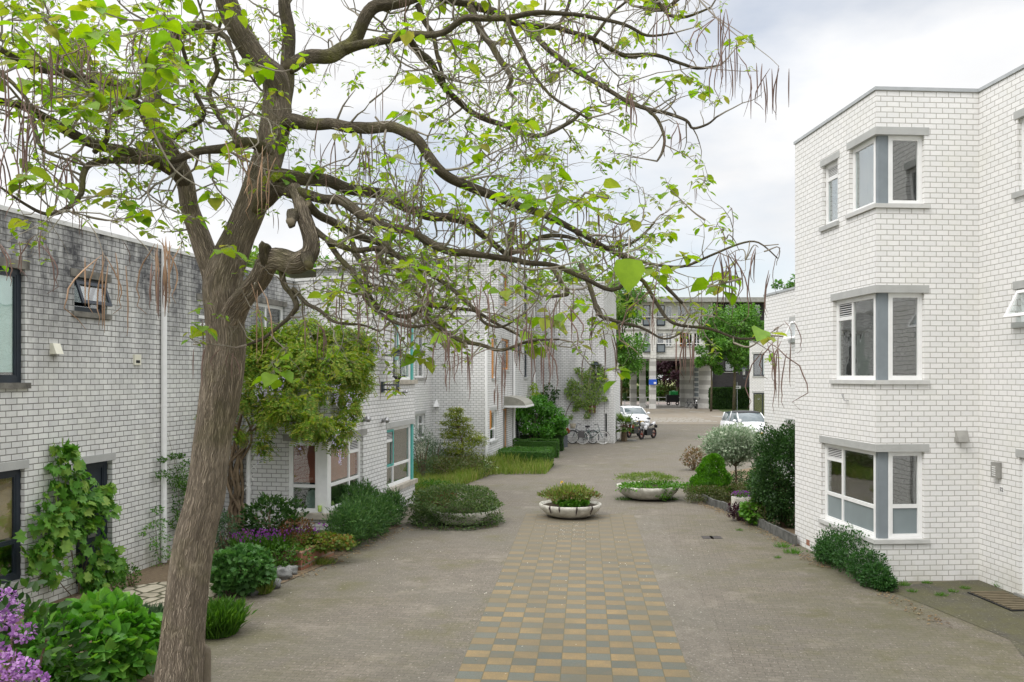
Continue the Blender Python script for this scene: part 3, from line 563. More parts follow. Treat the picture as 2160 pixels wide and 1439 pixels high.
# turquoise windows
tu0, tu1 = SD2.u(816), SD2.L
def teal(z0, z1, pxl, lab):
    u0 = SD2.u(pxl); SD2.hole(u0, SD2.L, z0, z1)
    window(l2, SD2, u0, SD2.L - .2, z0, z1, [(0, .32, .8, 1, 'vent'), (0, .32, .34, .8, 'glass'), (0, .32, 0, .34, 'glass'), (.32, 1, .34, 1, 'glass'), (.32, 1, 0, .34, 'glass')] if z0 < 2 else [(0, .3, 0, 1, 'glass'), (.3, 1, 0, 1, 'blind')], cut=False, lintel=None, sill=None, back='room_mid', blind='curtain', label=lab, t=.06)
    mb = MB(); ringbox(SD2, mb, u0 + .06, u0 + .06 + .32 * (SD2.L - .32 - u0), z0 + .06 + .34 * (z1 - z0 - .12), z1 - .06, .06, -.072, -.058); mb.build('turquoise_sash', M['teal'], l2)
    mb = MB(); SD2.box(mb, SD2.L - .2, SD2.L - .03, z0, z1, -.2, -.03); mb.build('corner_panel', M['teal'], l2)
    mb = MB(); strip(mb, [SD2.P(u0 - .08, 0), Fc, Fc + pd * .6], -.12, .014, z1, z1 + .14); mb.build('lintel', M['lintel'], l2)
    mb = MB(); strip(mb, [SD2.P(u0 - .06, 0), Fc, Fc + pd * .6], -.2, .07, z0 - .11, z0 + .004); mb.build('sill', M['sandstone'], l2)
teal(.68, 2.26, 816, 'ground floor window with turquoise sash'); teal(3.5, 5.05, 831, 'upper window with turquoise frame and net curtain')
BK2 = Wall(Fc, Fc + pd * 5, -.05, 6.05, 9)
BK2.hole(0, .6, .68, 2.26); BK2.hole(0, .6, 3.5, 5.05)
for (a, b) in ((.68, 2.26), (3.5, 5.05)): window(l2, BK2, .2, .6, a, b, fm='teal', cut=False, lintel=None, sill=None)
for W_ in (FR, SD, SD2, UP): W_.mesh().build('wall', M['brick_mid'], l2)
Bm = BK2.mesh(); Bm.build('wall', M['brick_mid'], l2)
roofcap(l2, [W0, Ec, Q, U0], EX - .05); coping(l2, [W0, Ec, Q], EX, 'lintel_dirty', .07)
roofcap(l2, [U0, Q, Fc, Fc + pd * 5], 5.9); coping(l2, [U0, Q, Fc, Fc + pd * 5], 6.05, 'coping_white', .07)
downpipe(l2, FR.P(FR.u(527), 0, 0), .02, EX, FR.n * .06, .05)
def spot(par, W, px, py, s_=1.0):
    p = W.P(W.u(px), W.z(px, py), .02); n3 = Vector((W.n.x, W.n.y, 0)); mb = MB(); mb.tube([p, p + n3 * .07 * s_ + Vector((0, -.05, 0)), p + n3 * .13 * s_ + Vector((0, -.16 * s_, .03))], [.05 * s_, .04 * s_, .075 * s_], 12); mb.build('spotlight', M['steel'], par, True)
spot(l2, SD, 766, 886) if SD.u(766) < SD.L else None
spot(l2, SD2, 806, 888); spot(l2, SD2, 850, 828, .7)
# street lamps on brackets
def wall_lamp(W, px, zb, label, reach=.42, sc=1.0):
    P0 = W.P(W.u(px), zb, 0); n3 = Vector((W.n.x, W.n.y, 0)); t = thing('wall_lamp', label, 'lamp', tuple(P0), group='round brimmed wall lanterns'); k = sc
    mb = MB(); W.box(mb, W.u(px) - .06 * k, W.u(px) + .06 * k, zb - .13 * k, zb + .14 * k, .0, .06); mb.build('mount', M['dark_metal'], t, bevel=.01)
    mb = MB()
    for dz in (-.06, .06): mb.tube([P0 + n3 * .04 + Vector((0, 0, dz * k)), P0 + n3 * reach * k + Vector((0, 0, dz * k))], .02 * k, 8)
    c = P0 + n3 * reach * k; mb.tube([c + Vector((0, 0, -.11 * k)), c + Vector((0, 0, .13 * k))], .045 * k, 14); mb.build('bracket', M['dark_metal'], t, True)
    mb = MB(); c = (c.x, c.y, c.z + .13 * k); mb.lathe([(.055 * k, 0), (.055 * k, .06 * k), (.10 * k, .12 * k), (.135 * k, .125 * k), (.135 * k, .15 * k), (0, .15 * k)], 20, c); mb.build('lamp_foot', M['black'], t, False)
    mb = MB(); mb.lathe([(.115 * k, .15 * k), (.115 * k, .72 * k)], 20, c); mb.build('glass_cylinder', M['glass'], t, True)
    mb = MB()
    for i in range(4):
        a = math.pi / 4 + i * math.pi / 2; x, y = c[0] + .125 * k * math.cos(a), c[1] + .125 * k * math.sin(a); mb.tube([(x, y, c[2] + .15 * k), (x, y, c[2] + .8 * k)], .01 * k, 6)
    mb.build('cage_rods', M['black'], t)
    mb = MB(); mb.lathe([(0, .16 * k), (.055 * k, .16 * k), (.055 * k, .42 * k), (0, .42 * k)], 14, c); mb.build('lamp_core', M['cream'], t, True)
    mb = MB(); mb.lathe([(.10 * k, .70 * k), (.37 * k, .665 * k), (.375 * k, .68 * k), (.1 * k, .725 * k), (.1 * k, .70 * k)], 36, c); mb.build('brim', M['dark_metal'], t, True)
    mb = MB(); mb.lathe([(.12 * k, .72 * k), (.12 * k, .80 * k), (.145 * k, .80 * k), (.145 * k, .83 * k), (0, .84 * k)], 20, c); mb.build('cap', M['dark_metal'], t)
    return t
wall_lamp(SD2, 805, SD2.z(805, 817), 'dark lantern with wide flat brim on double bracket beside the turquoise window')

# ================================================================ third / fourth houses on the left
l3 = thing('brick_house', 'distant left white brick house with orange door frame and curved canopy', 'house', (-3, 40, 0))
k3 = Vector((-3.26, 35.4)); c3 = Vector((-.97, 35.0)); s3 = Vector((-.59, 37.0)); e3 = Vector((1.17, 48.0)); dM = Vector((T, 1)).normalized()
MP = Wall(k3 - dM * 8, k3, -.05, 6.05); F3 = Wall(k3, c3, -.05, 6.05, 8); S3 = Wall(c3, s3, -.05, 6.05, 12); S4 = Wall(s3, e3, -.05, 8.65, 14.1); F3b = Wall(s3 + Vector((-8, 1.5)), s3, 5.8, 8.65)
window(l3, MP, MP.u(875.5), MP.u(897), MP.z(890, 797), MP.z(890, 695), [(0, .5, 0, 1, 'blind'), (.5, 1, 0, 1, 'glass')], back='room_mid', blind='curtain', sill='concrete')
window(l3, MP, MP.u(875.5), MP.u(897), MP.z(890, 927), MP.z(890, 873), [(0, .5, 0, 1, 'blind'), (.5, 1, 0, .6, 'glass'), (.5, 1, .6, 1, 'glass')], back='room_mid', blind='curtain', sill='concrete')
mb = MB(); MP.box(mb, MP.u(878), MP.u(896), .2, MP.z(890, 932), .0, .02); mb.build('spandrel_panel', M['cream'], l3)
def win3(W, pa, pb, ya, yb, fm='white', cells=None, lab=None, **k): return window(l3, W, W.u(pa), W.u(pb), W.z((pa + pb) / 2, yb), W.z((pa + pb) / 2, ya), cells, fm=fm, label=lab, **k)
WS = S4
win3(S3, 1034, 1048, 866, 930, cells=[(0, 1, .38, 1, 'glass'), (0, 1, 0, .38, 'glass')]); mb = MB(); S3.box(mb, S3.u(1033), S3.u(1035), S3.z(1034, 905), S3.z(1034, 866), .0, .03); mb.build('orange_sash', M['orange'], l3)
win3(S3, 1038, 1049, 715, 798); mb = MB(); S3.box(mb, S3.u(1037), S3.u(1039.5), S3.z(1038, 798), S3.z(1038, 715), .0, .03); mb.build('orange_sash', M['orange'], l3)
win3(S4, 1056, 1071, 578, 646, 'orange'); win3(S4, 1058, 1074, 715, 780, 'orange', back='room_mid')
win3(S4, 1061, 1070, 862, 948, 'orange', cells=[(0, 1, 0, 1, 'panel')], panel='concrete', door=True, lab='orange framed front door under the curved canopy', sill=None)
win3(S4, 1093, 1098, 727, 753, 'anthracite'); win3(S4, 1105, 1113, 729, 796, 'anthracite'); win3(S4, 1105, 1113, 604, 676, 'anthracite'); win3(S4, 1089, 1095, 876, 945, 'anthracite', cells=[(0, 1, 0, 1, 'panel')], panel='anthracite', sill=None, door=True)
win3(S4, 1105, 1112, 872, 925, 'anthracite')
for W_ in (MP, F3, S3): W_.mesh().build('wall', M['brick_mid'], l3)
S4.mesh().build('wall', M['brick_far'], l3); F3b.mesh().build('wall', M['brick_far'], l3)
UPW = Wall((-13, 42.2), (-4.9, 40.6), 5.0, 8.65); UPW.mesh().build('wall', M['brick_far'], l3)
for px, W_, z_ in ((1028, F3, 6.0), (1081, S4, 8.4), (1124.5, S4, 8.4)):
    downpipe(l3, W_.P(min(max(W_.u(px), .05), W_.L - .05), 0, 0), .02, z_, W_.n * .07, .06)
roofcap(l3, [k3 - dM * 8, k3, c3, s3, (-9, 38.5)], 5.95); roofcap(l3, [s3, e3, (-13, 49), (-13, 39)], 8.3)
coping(l3, [k3 - dM * 8, k3, c3, s3], 6.05, 'coping_white', .07); coping(l3, [s3 + Vector((-8, 1.5)), s3, e3], 8.65, 'coping_white', .08); coping(l3, [(-13, 42.2), (-4.9, 40.6)], 8.65, 'coping_white', .08)
# curved canopy over the door
mb = MB(); u0, u1 = S4.u(1063), S4.u(1076) + .9; zc = S4.z(1066, 856); n = 9
for i in range(n):
    a, b = math.pi / 2 * i / n, math.pi / 2 * (i + 1) / n
    Pq = lambda u, t_: S4.P(u, zc + .42 * math.cos(t_) , .95 * math.sin(t_))
    mb.quad([Pq(u0, a), Pq(u1, a), Pq(u1, b), Pq(u0, b)])
for u in (u0, u1):
    mb.quad([S4.P(u, zc, 0)] + [S4.P(u, zc + .42 * math.cos(math.pi / 2 * i / n), .95 * math.sin(math.pi / 2 * i / n)) for i in range(n + 1)])
cn = mb.build('canopy', plain('smoked_canopy', (.33, .32, .27), .4), l3); mb = MB(); strip(mb, [S4.P(u0 - .03, 0, .01), S4.P(u0 - .03, 0, .98), S4.P(u1 + .03, 0, .98), S4.P(u1 + .03, 0, .01)], -.04, .0, zc - .07, zc + .02); mb.build('canopy_rim', M['white'], cn)
mb = MB(); p = F3.P(F3.u(921), F3.z(921, 858), .06); mb.hexa([F3.P(F3.u(916), F3.z(921, 858), .18), F3.P(F3.u(927), F3.z(921, 858), .18), F3.P(F3.u(927), F3.z(921, 858), 0), F3.P(F3.u(916), F3.z(921, 858), 0)] + [F3.P(F3.u(920), F3.z(921, 844), .04), F3.P(F3.u(922.5), F3.z(921, 844), .04), F3.P(F3.u(922.5), F3.z(921, 844), 0), F3.P(F3.u(920), F3.z(921, 844), 0)]); mb.build('vent_hood', M['white'], l3)
# end wall with the creeper
l4 = thing('brick_house', 'tall plain white brick end wall of the house facing the camera, creeper on its foot', 'house', (3, 49, 0))
f4 = Vector((4.97, 47.28)); F4 = Wall(e3, f4, -.05, 8.65, 20); R4 = Wall(f4, f4 + dM * 9, -.05, 8.65, 24)
F4.mesh().build('wall', M['brick_far'], l4); R4.mesh().build('wall', M['brick_far'], l4); roofcap(l4, [e3, f4, f4 + dM * 9, e3 + dM * 9], 8.3); coping(l4, [e3, f4, f4 + dM * 9], 8.65, 'coping_white', .08)
gw = thing('garden_wall', 'lower white brick wall section right of the tall end wall', 'wall', (5.2, 47.2, 0)); g5 = Vector(((1295 - CX) / F * 46.9, 46.9))
GW = Wall(f4 + Vector((.012, -.012)), g5, -.05, 3.97, 3); GW.hole(.02, .16, .35, 1.6); GW.mesh(.1).build('wall', M['brick_mid'], gw); Wall(g5, g5 + dM * 5, -.05, 3.97).mesh().build('wall', M['brick_mid'], gw); coping(gw, [f4 + Vector((.012, -.012)), g5, g5 + dM * 5], 3.97, 'lintel_dirty', .06)
mb = MB(); GW.box(mb, .02, .16, .35, 1.6, -.1, -.08); mb.build('dark_slot', M['black'], gw)

# ================================================================ gate building at the end of the square
YG = 98.0
def GX(px, Y=YG): return (px - CX) / F * Y
def GZ(py, Y=YG): return HC + (HY - py) / F * Y
gb = thing('gate_building', 'grey concrete apartment building raised on tall striped columns over a passage', 'building', (GX(1420), 104, 0))
M['gate_conc'] = brick_mat('banded_concrete', (.68, .67, .63), (.63, .62, .59), (.42, .41, .39), bw=.6, rh=.3, ms=.01)
def banded(name, c1, c2):
    m, N_, L_, P_ = base_mat(name); t = N_.new('ShaderNodeTexCoord'); sp = N_.new('ShaderNodeSeparateXYZ'); L_.new(t.outputs['Object'], sp.inputs[0])
    f = mathn(N_, L_, 'FRACT', mathn(N_, L_, 'MULTIPLY', sp.outputs[2], .95), 0); s_ = mathn(N_, L_, 'GREATER_THAN', f, .5); n = noisen(N_, L_, t.outputs['Object'], 2.5, 6)
    c = mixc(N_, L_, s_, c1, c2); c = mixc(N_, L_, rampn(N_, L_, n, .4, .7, 0, .4), c, tuple(x * .6 for x in c1)); L_.new(c, P_.inputs['Base Color']); P_.inputs['Roughness'].default_value = .85; return m
M['banded'] = banded('banded_stone', (.58, .57, .54), (.36, .35, .33))
zs, zr = GZ(757), GZ(637)
GF = Wall((GX(1275), YG), (GX(1503), YG), zs, zr)
def gwin(pa, pb, ya, yb, cells=None, fm='white', **k): return window(gb, GF, GF.u(pa), GF.u(pb), GZ(yb), GZ(ya), cells, fm=fm, **k)
two = [(0, .5, 0, 1, 'glass'), (.5, 1, 0, 1, 'glass')]
for pa, pb in ((1340, 1356), (1404, 1418), (1434, 1446), (1448, 1461), (1463, 1477), (1300, 1316)): gwin(pa, pb, 702, 731, two, lintel=None, sill='concrete', fm='orange' if pa == 1434 else 'white')
for pa, pb in ((1357, 1372), (1386, 1401)): gwin(pa, pb, 702, 742, [(0, 1, 0, 1, 'glass')], lintel=None, sill=None)
for pa, pb in ((1340, 1354), (1404, 1418), (1429, 1446), (1449, 1477)): gwin(pa, pb, 645, 674, two, lintel=None, sill='concrete')
for pa, pb in ((1357, 1374), (1386, 1402)): gwin(pa, pb, 644, 688, [(0, 1, 0, 1, 'glass')], fm='anthracite', lintel=None, sill=None)
GF.mesh(.2).build('wall', M['gate_conc'], gb)
for pa, pb, ya, yb in ((1356, 1373, 726, 743), (1385, 1402, 726, 743), (1356, 1373, 671, 686), (1385, 1402, 671, 686)):
    mb = MB(); GF.box(mb, GF.u(pa), GF.u(pb), GZ(yb), GZ(ya), .06, .12); f_ = mb.build('balcony_panel', M['grey_panel'], gb); mb = MB(); ringbox(GF, mb, GF.u(pa) - .03, GF.u(pb) + .03, GZ(yb) - .03, GZ(ya) + .03, .1, .05, .17); mb.build('balcony_rail', M['anthracite'], f_)
mb = MB()
for ya in (725, 669): GF.box(mb, GF.u(1338), GF.u(1480), GZ(ya) - .03, GZ(ya) + .05, .18, .24)
mb.build('hand_rail', M['white'], gb)
mb = MB(); GF.box(mb, GF.u(1275), GF.u(1503), GZ(757), GZ(753), .002, .2); GF.box(mb, GF.u(1275), GF.u(1503), GZ(697), GZ(694), .002, .12); mb.build('ledge', M['concrete'], gb)
mb = MB(); mb.box(((GX(1275) + GX(1503)) / 2, YG + 6, zs + .1), (GX(1503) - GX(1275), 11.9, .2)); mb.build('passage_ceiling', M['concrete'], gb)
mb = MB(); mb.box(((GX(1270) + GX(1622)) / 2, YG + 5.4, GZ(634)), (GX(1622) - GX(1270), 13.4, .5)); mb.build('roof', M['concrete'], gb)
mb = MB(); mb.box(((GX(1270) + GX(1618)) / 2, YG + 6.2, GZ(628.5)), (GX(1618) - GX(1270), 11, .18)); mb.build('roof_edge', M['dark_metal'], gb)
# columns
for pa, pb, Y in ((1371, 1384, 97.6), (1350, 1362, 101), (1330, 1343, 104), (1435, 1443, 104), (1295, 1306, 97.6)):
    wd = (pb - pa) / F * Y; mb = MB(); mb.box((((pa + pb) / 2 - CX) / F * Y, Y + wd / 2, (zs) / 2), (wd, wd, zs - .01)); mb.build('column', M['banded'], gb)
mb = MB(); Y = 98.05; mb.box(((1384 + 1371) / 2 / F * YG - CX / F * YG, YG - .1, (zs + zr) / 2), (.62, .5, zr - zs - .1)); mb.build('pilaster', M['gate_conc'], gb)
SW = Wall((GX(1443, 104), 104), (GX(1503), YG + .3), -.05, zs); SW.hole(SW.u(1462), SW.u(1474), 1.2, zs - .3); SW.mesh(.2).build('wall', M['banded'], gb)
mb = MB(); SW.box(mb, SW.u(1462), SW.u(1474), 1.2, zs - .3, -.3, -.2); mb.build('stair_glazing', M['grey_panel'], gb)
mb = MB()
for i in range(8): z = 1.2 + (zs - 1.5) * i / 7; SW.box(mb, SW.u(1462), SW.u(1474), z - .05, z + .05, -.19, -.12)
SW.box(mb, SW.u(1474) - .08, SW.u(1474) + .02, 1.2, zs - .3, -.12, -.02); mb.build('glazing_bars', M['white'], gb)
db = thing('brick_building', 'black brick apartment block right of the gate building above the clipped hedge', 'building', (GX(1560), 104, 0))
DB = Wall((GX(1503), YG + .02), (GX(1625), YG + .02), -.05, zr)
for (ya, yb) in ((640, 666), (700, 722), (760, 785), (815, 835)): window(db, DB, DB.u(1528), DB.u(1554), GZ(yb), GZ(ya), two if ya > 790 else None, fm='black', lintel=None, sill='concrete' if ya < 800 else None, back='room_mid', t=.12)
window(db, DB, DB.u(1590), DB.u(1606), GZ(666), GZ(640), None, fm='black', lintel=None, sill='concrete', t=.12)
DB.mesh(.2).build('wall', M['brick_dark'], db)
mb = MB(); x = GX(1500); mb.tube([(x, YG - .3, 0), (x, YG - .3, zr)], .09, 8); mb.build('downpipe', M['white'], db)
# ---------------------------------------------------------------- leaves
TPL = {
 'heart': ([(0, 0, 0), (.42, .10, .10), (.52, .42, .13), (.30, .82, .05), (0, 1.12, -.12), (-.30, .82, .05), (-.52, .42, .13), (-.42, .10, .10), (0, .5, -.02)], [(0, 1, 2, 8), (8, 2, 3, 4), (8, 4, 5, 6), (0, 8, 6, 7)]),
 'oval': ([(0, 0, 0), (.24, .3, .06), (.2, .7, .04), (0, 1, -.06), (-.2, .7, .04), (-.24, .3, .06), (0, .5, 0)], [(0, 1, 2, 6), (6, 2, 3), (6, 3, 4), (0, 6, 4, 5)]),
 'small': ([(0, 0, 0), (.3, .5, .08), (0, 1, -.04), (-.3, .5, .08)], [(0, 1, 2), (0, 2, 3)]),
 'thin': ([(0, 0, 0), (.1, .5, .02), (0, 1, -.1), (-.1, .5, .02)], [(0, 1, 2, 3)]),
 'blade': ([(-.035, 0, 0), (.035, 0, 0), (.025, .55, .02), (0, 1, .2), (-.025, .55, .02)], [(0, 1, 2, 4), (4, 2, 3)]),
 'vine': ([(0, .12, 0), (.30, -.08, .06), (.36, .2, .05), (.62, .32, .02), (.42, .55, .06), (.36, .86, .0), (.16, .74, .04), (0, 1.12, -.1), (-.16, .74, .04), (-.36, .86, 0), (-.42, .55, .06), (-.62, .32, .02), (-.36, .2, .05), (-.30, -.08, .06), (0, .5, -.03)],
          [(0, 1, 2, 14), (14, 2, 3, 4), (14, 4, 5, 6), (14, 6, 7), (14, 7, 8), (14, 8, 9, 10), (14, 10, 11, 12), (0, 14, 12, 13)]),
 'pinnate': (None, None),
 'petal': ([(0, 0, 0), (.35, .35, .1), (.25, .9, -.05), (-.25, .9, -.05), (-.35, .35, .1)], [(0, 1, 2, 3, 4)]),
}
_v, _f = [(-.008, 0, 0), (.008, 0, 0), (.004, 1, -.18), (-.004, 1, -.18)], [(0, 1, 2, 3)]
for _i in range(6):
    for _s in (-1, 1):
        _y = .15 + _i * .15; _n = len(_v); _z = -.18 * _y * _y
        _v += [(0, _y, _z), (_s * .14, _y - .01, _z + .02), (_s * .27, _y + .1, _z - .05), (_s * .12, _y + .09, _z + .02)]; _f.append((_n, _n + 1, _n + 2, _n + 3))
TPL['pinnate'] = (_v, _f)
def unit(a): return a / np.maximum(1e-9, np.linalg.norm(a, axis=1, keepdims=True))
class LV:
    def __init__(s): s.V = []; s.Fv = []; s.Fn = []; s.n = 0
    def add(s, C, A, Nn, size, tpl):
        C = np.asarray(C, float); A = unit(np.asarray(A, float)); Nn = np.asarray(Nn, float); n = len(C)
        if n == 0: return
        Bx = unit(np.cross(A, Nn) + 1e-6); Nz = np.cross(Bx, A); size = np.broadcast_to(np.asarray(size, float), (n,))
        tv, tf = TPL[tpl]; tv = np.array(tv); k = len(tv)
        P = C[:, None, :] + size[:, None, None] * (tv[None, :, 0:1] * Bx[:, None, :] + tv[None, :, 1:2] * A[:, None, :] + tv[None, :, 2:3] * Nz[:, None, :])
        s.V.append(P.reshape(-1, 3)); base = s.n + np.arange(n) * k
        flat = np.concatenate([np.array(f) for f in tf]); cnt = np.array([len(f) for f in tf])
        s.Fv.append((base[:, None] + flat[None, :]).ravel()); s.Fn.append(np.tile(cnt, n)); s.n += n * k
    def addmb(s, mb):
        if not mb.f: return
        s.V.append(np.array([tuple(v) for v in mb.v])); s.Fv.append(np.concatenate([np.array(f) for f in mb.f]) + s.n); s.Fn.append(np.array([len(f) for f in mb.f])); s.n += len(mb.v)
    def build(s, name, mat, parent=None, kind=None):
        V_ = np.concatenate(s.V); fv = np.concatenate(s.Fv); fn = np.concatenate(s.Fn)
        me = bpy.data.meshes.new(name); me.vertices.add(len(V_)); me.vertices.foreach_set('co', V_.astype(np.float32).ravel())
        me.loops.add(len(fv)); me.loops.foreach_set('vertex_index', fv.astype(np.int32)); me.polygons.add(len(fn))
        st = np.concatenate([[0], np.cumsum(fn)[:-1]]); me.polygons.foreach_set('loop_start', st.astype(np.int32)); me.polygons.foreach_set('loop_total', fn.astype(np.int32))
        me.update(calc_edges=True); me.validate(); me.materials.append(mat)
        o = bpy.data.objects.new(name, me); COL.objects.link(o)
        if parent is not None: o.parent = parent; o.matrix_parent_inverse = Matrix.Translation(-root_loc(parent))
        if kind: o['kind'] = kind
        return o
def lump(D, seed, k=2.2):
    return np.array([noise.noise(Vector((d[0] * k + seed, d[1] * k, d[2] * k))) for d in D])
def shell(n, c, r, seed=0, amp=.25, inner=.6, zmin=-1, k=2.2, box=False):
    """leaf positions in the outer shell of a lumpy ellipsoid; returns centres, outward directions"""
    D = unit(rng.normal(size=(n * 2, 3))); D = D[D[:, 2] > zmin][:n]; n = len(D)
    f = (inner + (1 - inner) * rng.random(n) ** .5) * (1 + amp * 1.6 * lump(D, seed, k))
    P = D.copy()
    if box: P = P / np.max(np.abs(P), axis=1, keepdims=True) ** .82
    return np.array(c) + P * f[:, None] * np.array(r), D
def leafdirs(D, up=.3, rnd=.7, droop=0):
    A = D + rng.normal(size=D.shape) * rnd; A[:, 2] += up - droop; Nn = D * .7 + rng.normal(size=D.shape) * .4; Nn[:, 2] += .8
    return A, Nn
G_DARK = leaf_mat('dark_foliage', [(.018, .055, .010), (.032, .085, .014), (.06, .13, .02)])
G_MID = leaf_mat('mid_foliage', [(.04, .105, .014), (.065, .165, .018), (.11, .23, .025)])
G_BRIGHT = leaf_mat('bright_foliage', [(.06, .17, .015), (.09, .24, .02), (.14, .30, .03)])
G_YEL = leaf_mat('yellow_green_foliage', [(.14, .20, .02), (.22, .28, .03), (.30, .30, .05), (.10, .20, .02)])
G_LIME = leaf_mat('catalpa_leaves', [(.14, .27, .02), (.23, .38, .025), (.30, .43, .04), (.18, .36, .04), (.36, .40, .05), (.24, .33, .04), (.33, .30, .07)], trans=.5)
G_SILV = leaf_mat('variegated_foliage', [(.10, .17, .08), (.40, .48, .34), (.66, .70, .56), (.16, .26, .13), (.30, .40, .25)])
G_BLUE = leaf_mat('grey_green_foliage', [(.05, .10, .05), (.08, .15, .06), (.12, .19, .09)])
G_CON = leaf_mat('conifer_foliage', [(.08, .22, .018), (.13, .32, .025), (.05, .14, .012)])
G_RED = leaf_mat('red_brown_foliage', [(.10, .05, .02), (.16, .07, .03), (.08, .09, .02)])
G_PURP = leaf_mat('dark_purple_foliage', [(.035, .012, .02), (.06, .02, .03), (.05, .03, .03)])
G_OLIVE = leaf_mat('olive_foliage', [(.06, .09, .02), (.10, .13, .03), (.12, .10, .04), (.05, .10, .02)])
G_GRASS = leaf_mat('grass_blades', [(.12, .20, .03), (.18, .27, .04), (.34, .32, .11), (.14, .24, .03), (.25, .29, .07)])
FL_PUR = leaf_mat('purple_petals', [(.34, .13, .42), (.48, .24, .56), (.62, .40, .66)], trans=.3)
FL_RED = leaf_mat('red_petals', [(.40, .02, .02), (.30, .01, .02)]); FL_WHITE = leaf_mat('white_petals', [(.75, .74, .66), (.65, .66, .50)]); FL_VIO = leaf_mat('violet_petals', [(.30, .07, .36), (.22, .05, .30)]); FL_LIL = leaf_mat('lilac_petals', [(.45, .36, .62), (.60, .55, .72), (.7, .68, .75)])
BARK = bark_mat('catalpa_bark', (.42, .35, .27), (.27, .22, .165)); BARK2 = bark_mat('mossy_branch_bark', (.21, .175, .125), (.12, .10, .07), moss=(.17, .17, .035), mossf=.75, k=2.2, bump=.8)
TWIG = plain('twig_bark', (.16, .13, .105), .85, var=.25, scale=3, c2=(.27, .25, .20)); STEM = plain('woody_stem', (.18, .13, .08), .85, var=.2, scale=12, bump=.4)
POD = plain('dry_pods', (.20, .13, .105), .8, var=.25, scale=2, c2=(.115, .07, .06)); POD2 = plain('pale_dry_pods', (.42, .27, .17), .8, var=.25, scale=3)
def stems(base, top_pts, r=.02, n=5):
    mb = MB()
    for p in top_pts:
        b = Vector(base) + Vector((random.uniform(-.05, .05), random.uniform(-.05, .05), 0)); p = Vector(p); m = b.lerp(p, .5) + Vector((random.uniform(-.06, .06), random.uniform(-.06, .06), .05)); mb.tube([b, m, p], [r, r * .7, r * .3], n)
    return mb
def shrub(name, label, cat, base, r, h, n, size, mat, tpl='small', amp=.3, inner=.55, up=.3, rnd=.7, zlow=.05, k=2.2, seed=None, group=None, box=False, ns=7, flowers=None, parent=None, partname='foliage', zmin=-1, droop=0):
    seed = seed if seed is not None else random.random() * 50; rx, ry = (r if hasattr(r, '__len__') else (r, r)); z0 = base[2] if len(base) > 2 else 0
    t = parent or thing(name, label, cat, (base[0], base[1], z0), group=group); c = (base[0], base[1], z0 + zlow + (h - zlow) / 2)
    C_, D_ = shell(n, c, (rx, ry, (h - zlow) / 2), seed, amp, inner, k=k, box=box, zmin=zmin); A_, N_ = leafdirs(D_, up, rnd, droop); ok = C_[:, 2] > z0 + .01
    L_ = LV(); L_.add(C_[ok], A_[ok], N_[ok], size * (.6 + .8 * rng.random(ok.sum())), tpl); L_.build(partname, mat, t)
    if ns:
        tp = [(c[0] + random.uniform(-.6, .6) * rx, c[1] + random.uniform(-.6, .6) * ry, c[2] + random.uniform(0, .3) * h) for _ in range(ns)]; stems((base[0], base[1], z0), tp, .012 + .012 * h).build('stems', STEM, t)
    if flowers:
        fm, fn_, fs, spots = flowers; L_ = LV()
        if spots is None: C_, D_ = shell(fn_, c, (rx * 1.02, ry * 1.02, (h - zlow) / 2 * 1.04), seed, amp, .93, zmin=-.1); A_, N_ = leafdirs(D_, .2, .8); L_.add(C_, A_, N_, fs, 'petal')
        else:
            for q in spots: C_, D_ = shell(fn_, q[:3], (q[3], q[3], q[3] * .85), 0, .1, .7); A_, N_ = leafdirs(D_, 0, .5); L_.add(C_, A_, N_, fs * (.7 + .6 * rng.random(len(C_))), 'petal')
        tag(L_.build('flowers', fm, t), kind='stuff')
    return t
def tree(label, base, h, cr, ch, n, size, mat, trunk_r=.2, clumps=26, group=None, name='tree', lean=0, seed=1, low=None, tpl='small'):
    random.seed(seed); t = thing(name, label, 'tree', tuple(base), group=group); b = Vector(base); mb = MB()
    top = b + Vector((lean, 0, h - ch * .5)); mb.tube([b, b.lerp(top, .5) + Vector((.1 * trunk_r * 5, 0, 0)), top], [trunk_r, trunk_r * .75, trunk_r * .35], 9, lump=.15); cc_ = Vector((top.x, top.y, b.z + h - ch / 2)); L_ = LV()
    for i in range(clumps):
        d = Vector((random.gauss(0, 1), random.gauss(0, 1), random.gauss(0, 1))).normalized() * random.uniform(.35, .95) ** .7; q = cc_ + Vector((d.x * cr, d.y * cr, d.z * ch / 2)); rr = cr * random.uniform(.22, .42)
        mb.tube([top.lerp(b, .25), top.lerp(q, .5) + Vector((0, 0, .2)), q], [trunk_r * .3, trunk_r * .16, .02], 5)
        C_, D_ = shell(n // clumps, q, (rr, rr, rr * .75), random.random() * 40, .35, .35); A_, N_ = leafdirs(D_, 0, .9, .2); L_.add(C_, A_, N_, size * (.6 + .8 * rng.random(len(C_))), tpl)
    mb.build('trunk', BARK2, t, True); L_.build('crown', mat, t); return t
